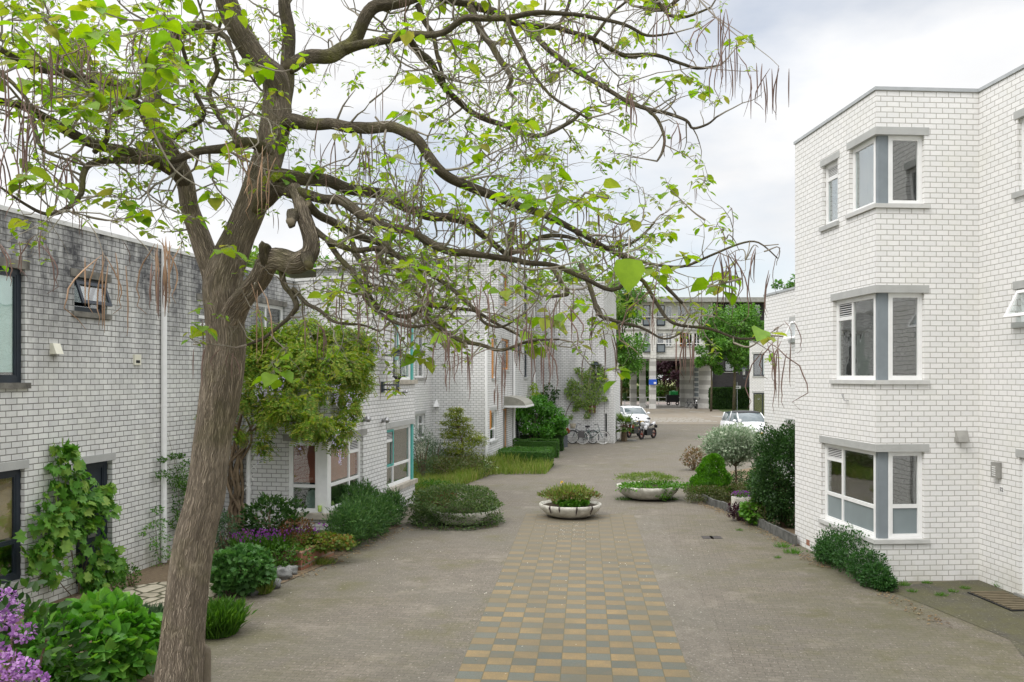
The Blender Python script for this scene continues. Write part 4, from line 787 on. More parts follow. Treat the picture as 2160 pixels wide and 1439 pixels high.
# ================================================================ the catalpa: limbs given as (x, y, radius) in photo pixels at a depth that varies along the limb
random.seed(11)
TB = V(368, 1610, 8.5); TB.z = 0
cat = thing('catalpa_tree', 'large leaning catalpa with twisting mossy limbs, hanging brown seed pods and sparse fresh leaves', 'tree', tuple(TB))
LIMB = [
 # name, [(px, py, r_px, depth)...]
 ('trunk', [(364, 1625, 62, 8.5), (370, 1540, 51, 8.5), (378, 1439, 46, 8.5), (384, 1340, 44, 8.5), (398, 1230, 42, 8.5), (413, 1130, 41, 8.5), (432, 1050, 40, 8.5), (443, 975, 37, 8.5), (453, 900, 38, 8.5), (462, 850, 41, 8.5), (470, 786, 41, 8.5), (477, 717, 39, 8.5), (472, 661, 38, 8.5), (469, 600, 40, 8.5), (484, 548, 36, 8.5), (508, 490, 32, 8.5), (530, 435, 31, 8.5), (547, 390, 31, 8.5), (566, 330, 30, 8.5), (582, 260, 31, 8.5), (584, 205, 29, 8.5), (578, 165, 27, 8.4), (548, 135, 25, 8.3), (518, 90, 23, 8.2), (492, 40, 22, 8.1), (470, -20, 20, 8.0), (455, -90, 18, 7.9)]),
 ('limb', [(596, 235, 20, 8.5), (603, 170, 16, 8.6), (606, 110, 14, 8.7), (603, 50, 14, 8.7), (600, -10, 13, 8.7), (596, -90, 12, 8.7)]),
 ('limb', [(454, 590, 27, 8.5), (436, 530, 24, 8.5), (406, 460, 20, 8.5), (392, 400, 19, 8.45), (378, 350, 19, 8.4), (352, 310, 17, 8.3), (330, 270, 16, 8.2), (312, 232, 15, 8.1), (325, 195, 14, 8.2), (352, 130, 12, 8.3), (374, 82, 11, 8.4), (405, 56, 10, 8.5), (450, 60, 9, 8.5)]),
 ('limb', [(392, 395, 17, 8.45), (370, 362, 15, 8.3), (333, 342, 13, 8.1), (295, 330, 12, 7.9), (250, 323, 12, 7.7), (200, 307, 11, 7.5), (133, 273, 11, 7.3), (67, 232, 9, 7.0), (0, 213, 8, 6.8), (-70, 190, 6, 6.6)]),
 ('limb', [(312, 232, 13, 8.1), (275, 208, 11, 7.9), (232, 182, 10, 7.6), (195, 170, 10, 7.3), (140, 155, 9, 7.0), (67, 143, 7, 6.8), (0, 103, 6, 6.6), (-60, 80, 5, 6.5)]),
 ('limb', [(610, 140, 16, 8.55), (650, 118, 16, 8.7), (690, 118, 16, 8.9), (722, 104, 15, 9.1), (745, 85, 14, 9.2), (760, 55, 13, 9.2), (787, 18, 13, 9.2), (830, 5, 12, 9.2), (900, -12, 11, 9.3), (950, 0, 11, 9.4), (990, 6, 9, 9.5), (1060, 33, 8, 9.7), (1120, 57, 6, 9.9), (1183, 60, 5, 10), (1250, 83, 5, 10.1), (1317, 117, 5, 10.2), (1383, 117, 4, 10.3), (1433, 133, 3.5, 10.4), (1470, 143, 3, 10.5), (1517, 138, 2, 10.6)]),
 ('limb', [(722, 104, 12, 9.1), (760, 92, 9, 9.0), (800, 88, 8, 8.8), (867, 73, 8, 8.6), (933, 68, 7, 8.4), (983, 38, 7, 8.3), (1027, 40, 6, 8.2), (1083, 35, 5.5, 8.1), (1150, 27, 5, 8.0), (1233, 33, 4, 7.9), (1317, 52, 3.5, 7.8), (1365, 75, 3, 7.8), (1420, 70, 2, 7.7)]),
 ('limb', [(990, 15, 8, 9.4), (1010, 50, 8, 9.3), (1033, 85, 7, 9.2), (1050, 123, 7, 9.1), (1078, 163, 6, 9.0), (1070, 190, 4, 9.0), (1085, 205, 3, 8.9)]),
 ('limb', [(1105, 50, 6, 9.8), (1135, 80, 6, 9.6), (1167, 112, 6, 9.5), (1217, 150, 5.5, 9.3), (1267, 178, 5, 9.1), (1320, 213, 4.5, 9), (1362, 230, 4.5, 8.9), (1408, 240, 4, 8.8), (1447, 255, 3.5, 8.7), (1462, 272, 3, 8.7), (1493, 263, 2.5, 8.6), (1515, 245, 2, 8.6)]),
 ('limb', [(860, 78, 7, 8.6), (885, 115, 8, 8.9), (915, 135, 8, 9.2), (925, 165, 7, 9.4), (960, 205, 7, 9.6), (1000, 240, 6.5, 9.8), (1067, 268, 6, 10), (1133, 287, 5, 10.2), (1200, 262, 4, 10.4), (1232, 232, 3, 10.5), (1260, 225, 2, 10.5)]),
 ('limb', [(600, 262, 18, 8.5), (640, 257, 14, 8.3), (683, 263, 12, 8.1), (730, 268, 12, 7.9), (767, 265, 12, 7.8), (833, 273, 11, 7.7), (877, 293, 11, 7.6), (900, 328, 11, 7.6), (927, 358, 11, 7.6), (967, 383, 10, 7.7), (1033, 407, 9, 7.8), (1100, 437, 8, 7.9), (1167, 460, 7, 8.0), (1225, 492, 6, 8.1), (1290, 528, 5, 8.2), (1345, 560, 4, 8.2), (1400, 600, 4, 8.2), (1440, 640, 3, 8.2)]),
 ('limb', [(592, 375, 20, 8.5), (640, 382, 14, 8.7), (683, 383, 13, 8.9), (733, 400, 12, 9.1), (800, 403, 11, 9.3), (833, 420, 11, 9.4), (883, 450, 10, 9.6), (950, 460, 9, 9.8), (1000, 478, 8, 10), (1048, 522, 6, 10.1), (1070, 535, 5, 10.1), (1107, 522, 5, 10.1), (1132, 502, 5, 10.1), (1198, 500, 4, 10.2), (1260, 520, 3.5, 10.3), (1330, 515, 3, 10.3), (1380, 470, 2, 10.4)]),
 ('limb', [(530, 455, 18, 8.5), (575, 408, 15, 8.35), (600, 400, 14, 8.25), (620, 405, 14, 8.1), (667, 415, 11, 7.9), (708, 422, 10, 7.7), (740, 436, 10, 7.5), (771, 459, 10, 7.4), (812, 476, 9, 7.3), (858, 486, 9, 7.2), (900, 507, 8.5, 7.1), (943, 530, 8, 7.0), (982, 535, 8, 7.0), (1023, 540, 7, 6.9), (1073, 547, 7, 6.9), (1115, 556, 6, 6.8), (1170, 560, 5, 6.8), (1230, 585, 4.5, 6.7), (1290, 612, 4, 6.7), (1345, 585, 4, 6.7), (1385, 640, 4, 6.7), (1420, 682, 3.5, 6.6), (1500, 695, 3, 6.6), (1560, 714, 2.6, 6.5), (1625, 708, 2, 6.5)]),
 ('gnarled_limb', [(484, 690, 26, 8.5), (503, 650, 25, 8.4), (528, 612, 21, 8.2), (556, 575, 21, 8.05), (572, 548, 24, 7.95), (600, 548, 22, 7.85), (632, 558, 23, 7.8), (655, 530, 19, 7.8), (650, 490, 17, 7.85), (640, 450, 16, 7.9), (628, 418, 15, 8.0), (622, 395, 14, 8.1)]),
 ('stub', [(572, 552, 18, 7.9), (566, 528, 15, 7.85), (562, 515, 12, 7.8)]),
 ('stub', [(622, 455, 14, 7.85), (617, 462, 11, 7.6), (613, 468, 10, 7.45)]),
 ('stub', [(648, 545, 17, 7.75), (650, 556, 13, 7.5), (652, 560, 11, 7.4)]),
 ('limb', [(648, 430, 10, 7.9), (667, 450, 9, 8.1), (698, 470, 9, 8.3), (733, 488, 8.5, 8.5), (760, 501, 8, 8.6), (792, 512, 8, 8.7), (806, 518, 8, 8.7), (804, 532, 6.5, 8.6), (799, 547, 6, 8.5), (812, 552, 6, 8.5), (837, 563, 5.5, 8.4), (854, 584, 5, 8.4), (851, 602, 5, 8.4), (871, 605, 4.5, 8.3), (881, 618, 4, 8.3), (900, 650, 3, 8.3), (905, 700, 2, 8.3)]),
 ('limb', [(655, 480, 9, 7.9), (683, 500, 7, 7.8), (708, 516, 7, 7.6), (750, 526, 6.5, 7.5), (792, 522, 6, 7.4), (823, 531, 6, 7.3), (854, 552, 5.5, 7.2), (896, 572, 5, 7.1), (940, 600, 4.5, 7), (1000, 650, 4, 6.9), (1020, 680, 3, 6.9), (1060, 690, 2.5, 6.8), (1100, 665, 2, 6.8)]),
 ('limb', [(598, 552, 7, 7.9), (602, 600, 6, 7.8), (617, 625, 6, 7.7), (625, 648, 5.5, 7.6), (616, 664, 5, 7.6), (602, 680, 4, 7.5), (560, 712, 3.5, 7.4), (520, 728, 2.5, 7.3)]),
 ('limb', [(618, 610, 5, 7.7), (646, 640, 4.5, 7.5), (673, 655, 4, 7.4), (705, 680, 3, 7.3), (760, 685, 2.4, 7.2), (800, 700, 2, 7.1)]),
 ('limb', [(690, 505, 6, 7.8), (717, 546, 5.5, 7.6), (741, 568, 5, 7.4), (762, 597, 5, 7.3), (771, 627, 5, 7.2), (796, 658, 4.5, 7.1), (824, 676, 4, 7.0), (870, 690, 3, 6.9), (920, 680, 2, 6.9)]),
 ('limb', [(735, 490, 6, 8.5), (765, 560, 5, 8.1), (778, 620, 5, 7.8), (810, 655, 4.5, 7.5), (860, 668, 4.5, 7.3), (897, 650, 4.5, 7.1), (905, 672, 4.5, 7), (936, 697, 4.5, 6.9), (974, 718, 4.5, 6.8), (1016, 727, 4, 6.7), (1058, 738, 3.5, 6.6), (1120, 720, 3, 6.5), (1180, 716, 2, 6.5)]),
 ('limb', [(896, 640, 5, 7.2), (950, 650, 4, 7.1), (1000, 655, 3.5, 7.0), (1040, 680, 3, 6.9), (1100, 710, 2.5, 6.9)]),
 ('limb', [(1080, 470, 6, 9.9), (1070, 505, 6, 9.9), (1082, 530, 5.5, 9.9)]),
 ('limb', [(1225, 560, 6, 7.9), (1243, 600, 5.5, 7.7), (1262, 660, 5, 7.5), (1290, 675, 4, 7.4), (1350, 690, 3, 7.3), (1400, 715, 2, 7.2), (1440, 700, 2, 7.2)]),
 ('limb', [(1160, 560, 5, 8), (1180, 590, 5, 7.9), (1198, 618, 5, 7.8), (1180, 624, 4, 7.8), (1160, 626, 3, 7.7)]),
 ('limb', [(574, 330, 16, 8.5), (535, 300, 11, 8.2), (500, 305, 9, 8.0), (460, 310, 9, 7.8), (420, 318, 8, 7.6), (360, 335, 8, 7.4), (310, 340, 7.5, 7.2), (240, 338, 7, 7.0), (190, 345, 6.5, 6.8), (173, 370, 6, 6.7), (170, 410, 5.5, 6.6), (140, 440, 5, 6.5), (100, 452, 4, 6.4), (50, 430, 3, 6.3), (0, 395, 2.4, 6.2)]),
 ('limb', [(200, 320, 6, 6.9), (222, 295, 5, 6.8), (225, 270, 5, 6.7), (245, 240, 4.5, 6.6), (285, 210, 4, 6.5), (305, 160, 3, 6.4), (310, 120, 2, 6.4)]),
 ('limb', [(520, 310, 8, 8.1), (470, 255, 6, 8.2), (440, 200, 6, 8.3), (460, 150, 5, 8.4), (450, 100, 4, 8.4), (470, 30, 3, 8.4), (480, -30, 2, 8.4)]),
 ('limb', [(352, 300, 7, 8.3), (400, 270, 5, 8.1), (430, 240, 5, 8), (410, 190, 4.5, 7.9), (380, 90, 4, 7.7), (350, 60, 3, 7.6), (300, 40, 2.5, 7.5)]),
 ('limb', [(0, 150, 4, 6.5), (60, 215, 4, 6.5), (80, 300, 4, 6.4), (120, 330, 3, 6.3), (180, 350, 2, 6.2)]),
 ('limb', [(880, 10, 6, 9.3), (895, 45, 5, 9.3), (915, 75, 5, 9.3), (925, 120, 4, 9.3), (935, 160, 3, 9.3), (945, 200, 2, 9.3)]),
 ('limb', [(1175, 62, 4, 10), (1195, 20, 3.5, 10), (1210, -30, 3, 10)]),
 ('limb', [(1070, 35, 4, 8.1), (1090, 90, 4, 8), (1110, 130, 3.5, 8), (1160, 200, 3, 7.9), (1240, 250, 2.4, 7.8)]),
 ('limb', [(1250, 83, 4, 10.1), (1290, 30, 3, 10.1), (1340, -10, 2.5, 10.1)]),
 ('limb', [(1500, -60, 4, 8.5), (1440, -10, 4, 8.6), (1395, 20, 4, 8.7), (1350, 15, 3, 8.8)]), ('limb', [(1360, -30, 5, 8.8), (1395, 12, 4.5, 8.7), (1415, 30, 4, 8.6), (1450, 33, 3, 8.6), (1500, 15, 2, 8.5)]),
 ('limb', [(1290, 528, 4, 8.2), (1370, 556, 3.5, 7.6), (1440, 562, 3, 7.1), (1500, 540, 2.6, 6.8), (1560, 515, 2.2, 6.6), (1600, 512, 1.8, 6.5), (1640, 545, 1.4, 6.4)]), ('limb', [(1355, 225, 3.5, 8.9), (1385, 250, 3.5, 8.8), (1402, 290, 3, 8.7), (1398, 320, 3, 8.7), (1386, 340, 2, 8.6)]),
]
def catmull(P, sub=4):
    out = []
    for i in range(len(P) - 1):
        p0, p1, p2, p3 = P[max(0, i - 1)], P[i], P[i + 1], P[min(len(P) - 1, i + 2)]
        for s in range(sub):
            t = s / sub; out.append(tuple(.5 * ((2 * b) + (-a + c) * t + (2 * a - 5 * b + 4 * c - d) * t * t + (-a + 3 * b - 3 * c + d) * t ** 3) for a, b, c, d in zip(p0, p1, p2, p3)))
    out.append(tuple(P[-1])); return out
limbs3 = []
for name, L_ in LIMB:
    P = [tuple(V(x, y, d)) + (r / F * d,) for (x, y, r, d) in L_]; sub = 7 if name == 'trunk' else 4
    C_ = catmull(P, sub); pts = [Vector(c[:3]) for c in C_]; rad = [max(.004, c[3]) for c in C_]
    if name != 'trunk':      # crookedness
        for i in range(1, len(pts) - 1): pts[i] = pts[i] + noise.noise_vector(pts[i] * 3.1) * min(.035, rad[i] * .8)
    mb = MB(); thick = rad[0] > .045
    mb.tube(pts, rad, 40 if name == 'trunk' else (16 if thick else 9), lump=.13 if name == 'trunk' else (.32 if 'gnarl' in name or name == 'stub' else .2), seed=len(limbs3))
    o = mb.build('trunk' if name == 'trunk' else ('limb' if name != 'stub' else 'cut_stub'), BARK if name == 'trunk' or L_[0][2] > 24 else BARK2, cat, True)
    if name == 'stub': continue
    limbs3.append((name, pts, rad))
# crooked side branches and twigs
tw = MB(); tips = []; centre = V(590, 330, 8.5)
def rot_rand(d, ang):
    ax = d.orthogonal().normalized(); ax.rotate(Matrix.Rotation(random.uniform(0, 6.283), 3, d)); q = d.copy(); q.rotate(Matrix.Rotation(ang, 3, ax)); return q
def vis(p): return abs(p.x / p.y) < .66
def branch(p, d, L, r, lev):
    n = max(3, int(L / .085)); seg = L / n; pts = [p.copy()]; rr = [r]; cur = d.normalized(); side = []
    for i in range(n):
        if p.x / p.y * F + CX > (1640 if (HY - (p.z - HC) / p.y * F) > 250 else 1620): break
        cur = (cur + Vector((random.gauss(0, .30), random.gauss(0, .30), random.gauss(0, .26) + (.05 if lev < 2 else .03)))).normalized(); p = p + cur * seg; pts.append(p.copy()); rr.append(r * (1 - .72 * (i + 1) / n))
        if lev < 4 and i >= 1 and random.random() < (.70 if lev == 1 else .48): side.append((p.copy(), rot_rand(cur, R(random.uniform(35, 75))), L * random.uniform(.3, .6), rr[-1] * .7))
    if len(pts) < 2: return
    tw.tube(pts, rr, 5 if r > .006 else 4, cap=False); tips.append((pts[-1].copy(), cur.copy(), lev))
    if random.random() < .25: tips.append((pts[len(pts) // 2].copy(), cur.copy(), lev))
    for s in side:
        if s[2] > .10: branch(*s, lev + 1)
for name, pts, rad in limbs3:
    if 'gnarl' in name: continue
    n = len(pts); st = int(n * (.72 if name == 'trunk' else .14)); acc = 0
    for i in range(st, n - 1):
        acc += (pts[i + 1] - pts[i]).length
        if acc > (.10 if name != 'trunk' else .35):
            acc = 0; T_ = (pts[i + 1] - pts[i]).normalized(); d = rot_rand(T_, R(random.uniform(40, 85)))
            if not vis(pts[i]): continue
            px = pts[i].x / pts[i].y * F + CX; py = HY - (pts[i].z - HC) / pts[i].y * F
            L_ = random.uniform(.35, 1.0)
            if px > 1300: L_ *= .6
            if px < 560 and py > 330: L_ *= .5; d.z = abs(d.z) * .5
            if py > 560: L_ *= .6
            branch(pts[i], d, L_, max(.0045, min(.013, rad[i] * .5)), 1)
    branch(pts[-1], (pts[-1] - pts[-2]).normalized(), .5, max(.004, rad[-1]), 1)
tag(tw.build('twigs', TWIG, cat), kind='stuff')
# leaves in whorls at the shoot tips
Cc, Aa, Nn, Ss, Tt = [], [], [], [], []
def whorl(p, d, n, s, tp='heart'):
    for k in range(n):
        a = 6.283 * k / n + random.uniform(-.5, .5); h = Vector((math.cos(a), math.sin(a), random.uniform(-.75, .25))); q = p + Vector((random.gauss(0, .02), random.gauss(0, .02), random.gauss(0, .03)))
        pl = q + h * s * .35; Cc.append(pl); Aa.append((h.x, h.y, h.z - .15)); Nn.append((random.gauss(0, .3), random.gauss(0, .3), 1)); Ss.append(s * random.uniform(.55, 1.1) * (1.35 if tp == 'oval' else 1)); Tt.append(tp); tw2.tube([p, pl], [.0025, .0018], 3, cap=False)
tw2 = MB()
anchors = [t_[0] for t_ in tips] + [pp for _, ps, _ in limbs3 for pp in ps[::5]]
def near(p): return min((a for a in anchors if (a - p).length > .12 and a.z > p.z - .35), key=lambda a: (a - p).length)
def linkto(p, r=.006):
    q = near(p); m_ = p.lerp(q, .55) + Vector((random.gauss(0, .05), random.gauss(0, .05), .06)); k_ = catmull([tuple(q), tuple(m_), tuple(p)], 4); k_ = [Vector(v) + noise.noise_vector(Vector(v) * 9) * .02 for v in k_]; k_[0] = q; k_[-1] = p; tw2.tube(k_, [r - r * .08 * i for i in range(9)], 5, cap=False)
for p, d, lev in tips:
    px = p.x / p.y * F + CX; py = HY - (p.z - HC) / p.y * F
    # the photograph's crown is leafier at upper left and along its lower right edge, thin in the middle
    pr = .30
    if px < 480 and py < 300: pr = .40
    elif 700 < px < 1500 and py < 260: pr = .19
    elif px > 1000 and 300 < py < 620: pr = .40
    elif py > 560: pr = .34
    if random.random() < pr:
        big = random.random() < (.22 if px < 480 and py < 260 else .08); whorl(p, d, random.randint(5, 7), random.uniform(.09, .145) if big else random.uniform(.04, .075), 'heart' if big else 'oval')
for (x, y, d) in ((95, 40, 5.2), (190, 15, 5.4), (215, 70, 5.2), (330, 145, 5.6), (60, 165, 5.4), (120, 190, 5.6), (180, 195, 5.7), (30, 60, 5.0), (345, 30, 5.3), (445, 345, 6), (445, 405, 6), (120, 395, 5.4), (50, 375, 5.2), (300, 450, 6.2), (410, 460, 6.3), (490, 520, 6.8), (885, 155, 6.5), (845, 240, 6.6), (1095, 260, 6.6), (820, 330, 6.6), (1080, 415, 6.6), (1265, 400, 6.6), (1200, 420, 6.8), (1560, 80, 6.6), (1410, 395, 7), (1520, 590, 6.4), (1615, 705, 6.0), (1440, 545, 6.6), (1340, 455, 6.8), (1130, 420, 6.6), (1000, 300, 7), (870, 560, 6.4), (700, 620, 6.6), (1060, 610, 6.6), (860, 60, 6.8), (640, 130, 7), (500, 20, 7), (720, 285, 7), (505, 320, 7)):
    p = V(x, y, d); whorl(p, Vector((0, 0, 1)), random.randint(5, 8), random.uniform(.09, .135)); q = near(p)
    m_ = p.lerp(q, .5) + Vector((random.gauss(0, .08), random.gauss(0, .08), -.06)); tw2.tube(catmull([tuple(q), tuple(m_), tuple(p)], 4), [.009 - .0007 * i for i in range(9)], 5, cap=False)
p = V(1325, 545, 4.2); Cc.append(p); Aa.append((0, -.2, -1)); Nn.append((.1, -1, .1)); Ss.append(.15); Tt.append('heart'); q = V(1330, 520, 7.6); tw2.tube(catmull([tuple(q), tuple(q.lerp(p, .5) + Vector((0, 0, .1))), tuple(p)], 4), [.008 - .0006 * i for i in range(9)], 5, cap=False)
L_ = LV(); Cc = np.array([tuple(c) for c in Cc]); Aa = np.array(Aa); Nn = np.array(Nn); Ss = np.array(Ss); Tt = np.array(Tt)
for tp in ('heart', 'oval'): L_.add(Cc[Tt == tp], Aa[Tt == tp], Nn[Tt == tp], Ss[Tt == tp], tp)
tag(L_.build('foliage', G_LIME, cat), kind='stuff')
# seed pods, hanging in bunches
pods = []
def pod(p, L, r=.005, seed=0):
    mb_pts = [p.copy()]; a = random.uniform(0, 6.28); b = random.gauss(0, .22); sw = Vector((math.cos(a), math.sin(a), 0)); n = 8
    for i in range(n):
        t = (i + 1) / n; mb_pts.append(p + Vector((0, 0, -L * t)) + sw * (math.sin(t * math.pi * random.choice((.8, 1.0))) * L * b * .8 + t * L * b * .5))
    return mb_pts, [.0015] + [r * (.5 + .5 * math.sin(min(1, t / n * 1.15) * math.pi)) if t < n else .0012 for t in range(1, n + 1)]
def bunch(p, n, L, mat_i=0, spread=.05, r=.005):
    for _ in range(n):
        q = p + Vector((random.gauss(0, spread), random.gauss(0, spread), random.gauss(0, spread * .6))); pods.append((pod(q, L * random.uniform(.6, 1.15), r), mat_i, (q - Vector((0, 0, HC))).length, L))
for (x, y, n, L, d, mi) in ((345, 515, 13, .42, 5.6, 1), (222, 545, 9, .42, 5.4, 1), (340, 560, 8, .3, 5.6, 0), (10, 120, 6, .55, 5.2, 0), (60, 220, 9, .5, 5.3, 0), (100, 100, 8, .45, 5.4, 0), (20, 300, 5, .5, 5.2, 0), (130, 330, 6, .4, 5.6, 0), (85, 505, 4, .3, 5.3, 0), (15, 510, 3, .3, 5.2, 0), (240, 160, 6, .3, 5.8, 1), (545, 330, 5, .5, 6.4, 1), (535, 600, 3, .55, 6.6, 1), (440, 740, 4, .28, 6.9, 0), (485, 745, 3, .22, 7.4, 1), (495, 300, 4, .45, 6.2, 1),
        (1520, 30, 8, .5, 6.6, 0), (1545, 100, 8, .45, 6.5, 0), (1600, 150, 6, .34, 6.4, 0), (1643, 140, 4, .34, 6.3, 0), (1380, 10, 4, .4, 7, 0), (1430, 260, 4, .3, 7, 0), (1330, 180, 6, .4, 7, 0), (1535, 540, 8, .5, 6.5, 0), (1560, 530, 4, .45, 6.4, 0), (1600, 522, 3, .4, 6.4, 0), (1638, 560, 2, .4, 6.3, 0), (1628, 720, 8, .46, 6.3, 0), (1640, 740, 2, .5, 6.2, 0), (1290, 690, 3, .45, 7.2, 0), (1265, 650, 2, .5, 7.2, 0), (1445, 705, 8, .3, 6.0, 0), (1390, 590, 3, .5, 6, 0), (1300, 480, 6, .3, 6.8, 0), (1240, 430, 4, .3, 6.8, 0),
        (765, 300, 7, .4, 7, 0), (700, 270, 5, .35, 7, 0), (880, 365, 6, .4, 7, 0), (850, 440, 6, .35, 7, 0), (960, 430, 5, .4, 7, 0), (1100, 470, 8, .35, 6.8, 0), (1130, 520, 5, .35, 6.8, 0), (740, 620, 5, .35, 6.4, 0), (850, 640, 6, .35, 6.4, 0), (930, 700, 6, .35, 6.2, 0), (975, 720, 5, .35, 6.2, 0), (1060, 740, 5, .35, 6.2, 0), (1100, 690, 6, .4, 6.2, 0), (1135, 650, 5, .35, 6.2, 0), (1170, 720, 6, .34, 6, 0), (1190, 640, 4, .34, 6, 0), (1010, 600, 6, .35, 6.5, 0), (910, 600, 5, .35, 6.5, 0), (670, 680, 5, .35, 6.5, 0), (780, 540, 4, .3, 6.8, 0), (1220, 70, 5, .3, 8, 0), (1150, 130, 4, .3, 8, 0), (300, 60, 5, .3, 6.5, 0), (380, 40, 5, .35, 6.5, 1), (180, 90, 6, .35, 6, 0)):
    bunch(V(x, y, d), n, L, mi, .045); linkto(V(x, y, d))
for p, d, lev in random.sample(tips, min(len(tips), 260)): bunch(p, random.randint(1, 2), random.uniform(.18, .36), 0, .03, .0036)
tag(tw2.build('shoots', TWIG, cat), kind='stuff')
pods.sort(key=lambda k: k[2] / k[3])
for i, (pd_, mi, _, _) in enumerate(pods[:95]): mb = MB(); mb.tube(pd_[0], pd_[1], 5); mb.build('seed_pod', (POD, POD2)[mi], cat, True)
mb = MB()
for pd_, mi, _, _ in pods[95:]: mb.tube(pd_[0], pd_[1], 4)
tag(mb.build('seed_pods', POD, cat, True), kind='stuff')
print('catalpa twigs', len(tw.v), 'tips', len(tips), 'pods', len(pods))
# ================================================================ planting on the left side
random.seed(21)
# soil beds along the houses
def bed(name, pts, z=.012, mat=None): return sheet(name, pts, z, mat or M['soil'])
litter = plain('leaf_litter_soil', (.12, .085, .055), .95, var=.4, scale=16, bump=.8, c2=(.20, .15, .09))
bed('planting_bed', [onL1(5) , onL1(19.2), G(520, 1195), G(470, 1262), G(420, 1290), G(435, 1345), G(300, 1350), G(310, 1420), (-3.2, 9), (-3.6, 5)], .010, litter)
bed('planting_bed', [W0, Ec, SD2.P(.5, 0)[:2], G(850, 1110), G(790, 1128), G(700, 1185), G(640, 1212), G(600, 1230), G(470, 1262)], .012, litter)
# flagstones in front of the door
fm_, FN, FL, FP = base_mat('sandstone_flags'); t_ = FN.new('ShaderNodeTexCoord'); vo = FN.new('ShaderNodeTexVoronoi'); vo.feature = 'DISTANCE_TO_EDGE'; vo.inputs['Scale'].default_value = 2.6; vo2 = FN.new('ShaderNodeTexVoronoi'); vo2.inputs['Scale'].default_value = 2.6
FL.new(t_.outputs['Object'], vo.inputs['Vector']); FL.new(t_.outputs['Object'], vo2.inputs['Vector']); n_ = noisen(FN, FL, t_.outputs['Object'], 7, 6)
sp_ = FN.new('ShaderNodeSeparateXYZ'); FL.new(vo2.outputs['Color'], sp_.inputs[0]); c_ = mixc(FN, FL, sp_.outputs[0], (.46, .41, .31), (.34, .30, .22)); c_ = mixc(FN, FL, rampn(FN, FL, n_, .45, .7, 0, .5), c_, (.22, .19, .13)); c_ = mixc(FN, FL, rampn(FN, FL, vo.outputs['Distance'], .03, .06, 1, 0), c_, (.07, .07, .03)); FL.new(c_, FP.inputs['Base Color']); FP.inputs['Roughness'].default_value = .9
b_ = FN.new('ShaderNodeBump'); b_.inputs['Distance'].default_value = .03; FL.new(rampn(FN, FL, vo.outputs['Distance'], .02, .09), b_.inputs['Height']); FL.new(b_.outputs[0], FP.inputs['Normal'])
mb = MB(); P = [G(205, 1262), G(235, 1248), G(330, 1232), G(385, 1228), G(470, 1236), G(472, 1256), G(390, 1285), G(345, 1300), G(215, 1292)]; mb.quad([(p.x, p.y, .03) for p in P]); P2 = P[::-1]
for i in range(len(P)): a, b = P[i], P[(i + 1) % len(P)]; mb.quad([(a.x, a.y, .0), (b.x, b.y, .0), (b.x, b.y, .03), (a.x, a.y, .03)])
struct('flagstone_path', mb, fm_)
def at(px, py): p = G(px, py); return (p.x, p.y, 0)
# hydrangea-like bush and rhododendron in the near corner
p = G(160, 1480); shrub('leafy_bush', 'dense bright green broad leaved bush in the near left corner', 'bush', (p.x + .05, p.y + .25, 0), (.78, .75), 1.02, 2300, .105, leaf_mat('hydrangea_foliage', [(.055, .18, .02), (.09, .26, .03), (.13, .34, .04), (.19, .38, .05)]), 'heart', .14, .62, .35, .55)
p = (-4.75, 8.15, 0); shrub('rhododendron', 'purple flowering rhododendron at the lower left edge', 'bush', p, (.72, .6), 1.75, 650, .12, G_DARK, 'oval', .25, .5, .3, .6,
      flowers=(FL_PUR, 110, .038, [tuple(V(12, 1262, 8.0)) + (0.080,), tuple(V(28, 1292, 7.9)) + (0.088,), tuple(V(50, 1335, 7.8)) + (0.088,), tuple(V(5, 1310, 7.8)) + (0.072,), tuple(V(20, 1400, 7.5)) + (0.096,), tuple(V(55, 1412, 7.5)) + (0.088,), tuple(V(5, 1432, 7.4)) + (0.096,), tuple(V(75, 1436, 7.5)) + (0.080,), tuple(V(-10, 1380, 7.6)) + (0.096,)]))
# lavender tufts on both sides of the trunk
def tuft(name, label, base, r, h, n, mat, width=1.0, group=None, lean=.45, cat_='plant', flower=None):
    t = thing(name, label, cat_, tuple(base), group=group); C_ = np.zeros((n, 3)); a = rng.random(n) * 6.283; q = rng.random(n) ** .6; rx, ry = (r if hasattr(r, '__len__') else (r, r))
    C_[:, 0] = base[0] + np.cos(a) * q * rx * .75; C_[:, 1] = base[1] + np.sin(a) * q * ry * .75; C_[:, 2] = base[2] + .01
    A_ = np.stack([np.cos(a) * q * lean + rng.normal(size=n) * .18, np.sin(a) * q * lean + rng.normal(size=n) * .18, np.ones(n)], 1); L_ = LV(); L_.add(C_, A_, rng.normal(size=(n, 3)) + np.array([0, -.6, .2]), h * (.55 + .5 * rng.random(n)) * (1 - .25 * q), 'blade')
    m2 = n // 2; A2 = A_[:m2] + rng.normal(size=(m2, 3)) * .3; C2_ = C_[:m2] + unit(A_[:m2]) * (h * rng.random(m2) * .7)[:, None]; L_.add(C2_, A2, rng.normal(size=(m2, 3)), h * .3 * width, 'thin'); L_.build('foliage', mat, t)
    if flower: L_ = LV(); k = n // 4; L_.add(C_[:k] + unit(A_[:k]) * h * (.55 + .6 * rng.random((k, 1))), A_[:k], rng.normal(size=(k, 3)), .04, 'petal'); tag(L_.build('flowers', flower, t), kind='stuff')
    return t
p = G(312, 1345); tuft('lavender', 'grey green lavender tuft left of the catalpa trunk', (p.x, p.y, 0), (.30, .22), .50, 1100, G_BLUE)
p = G(448, 1345); tuft('lavender', 'bright green lavender tuft right of the catalpa trunk', (p.x + .02, p.y + .2, 0), (.34, .42), .50, 2000, G_MID)
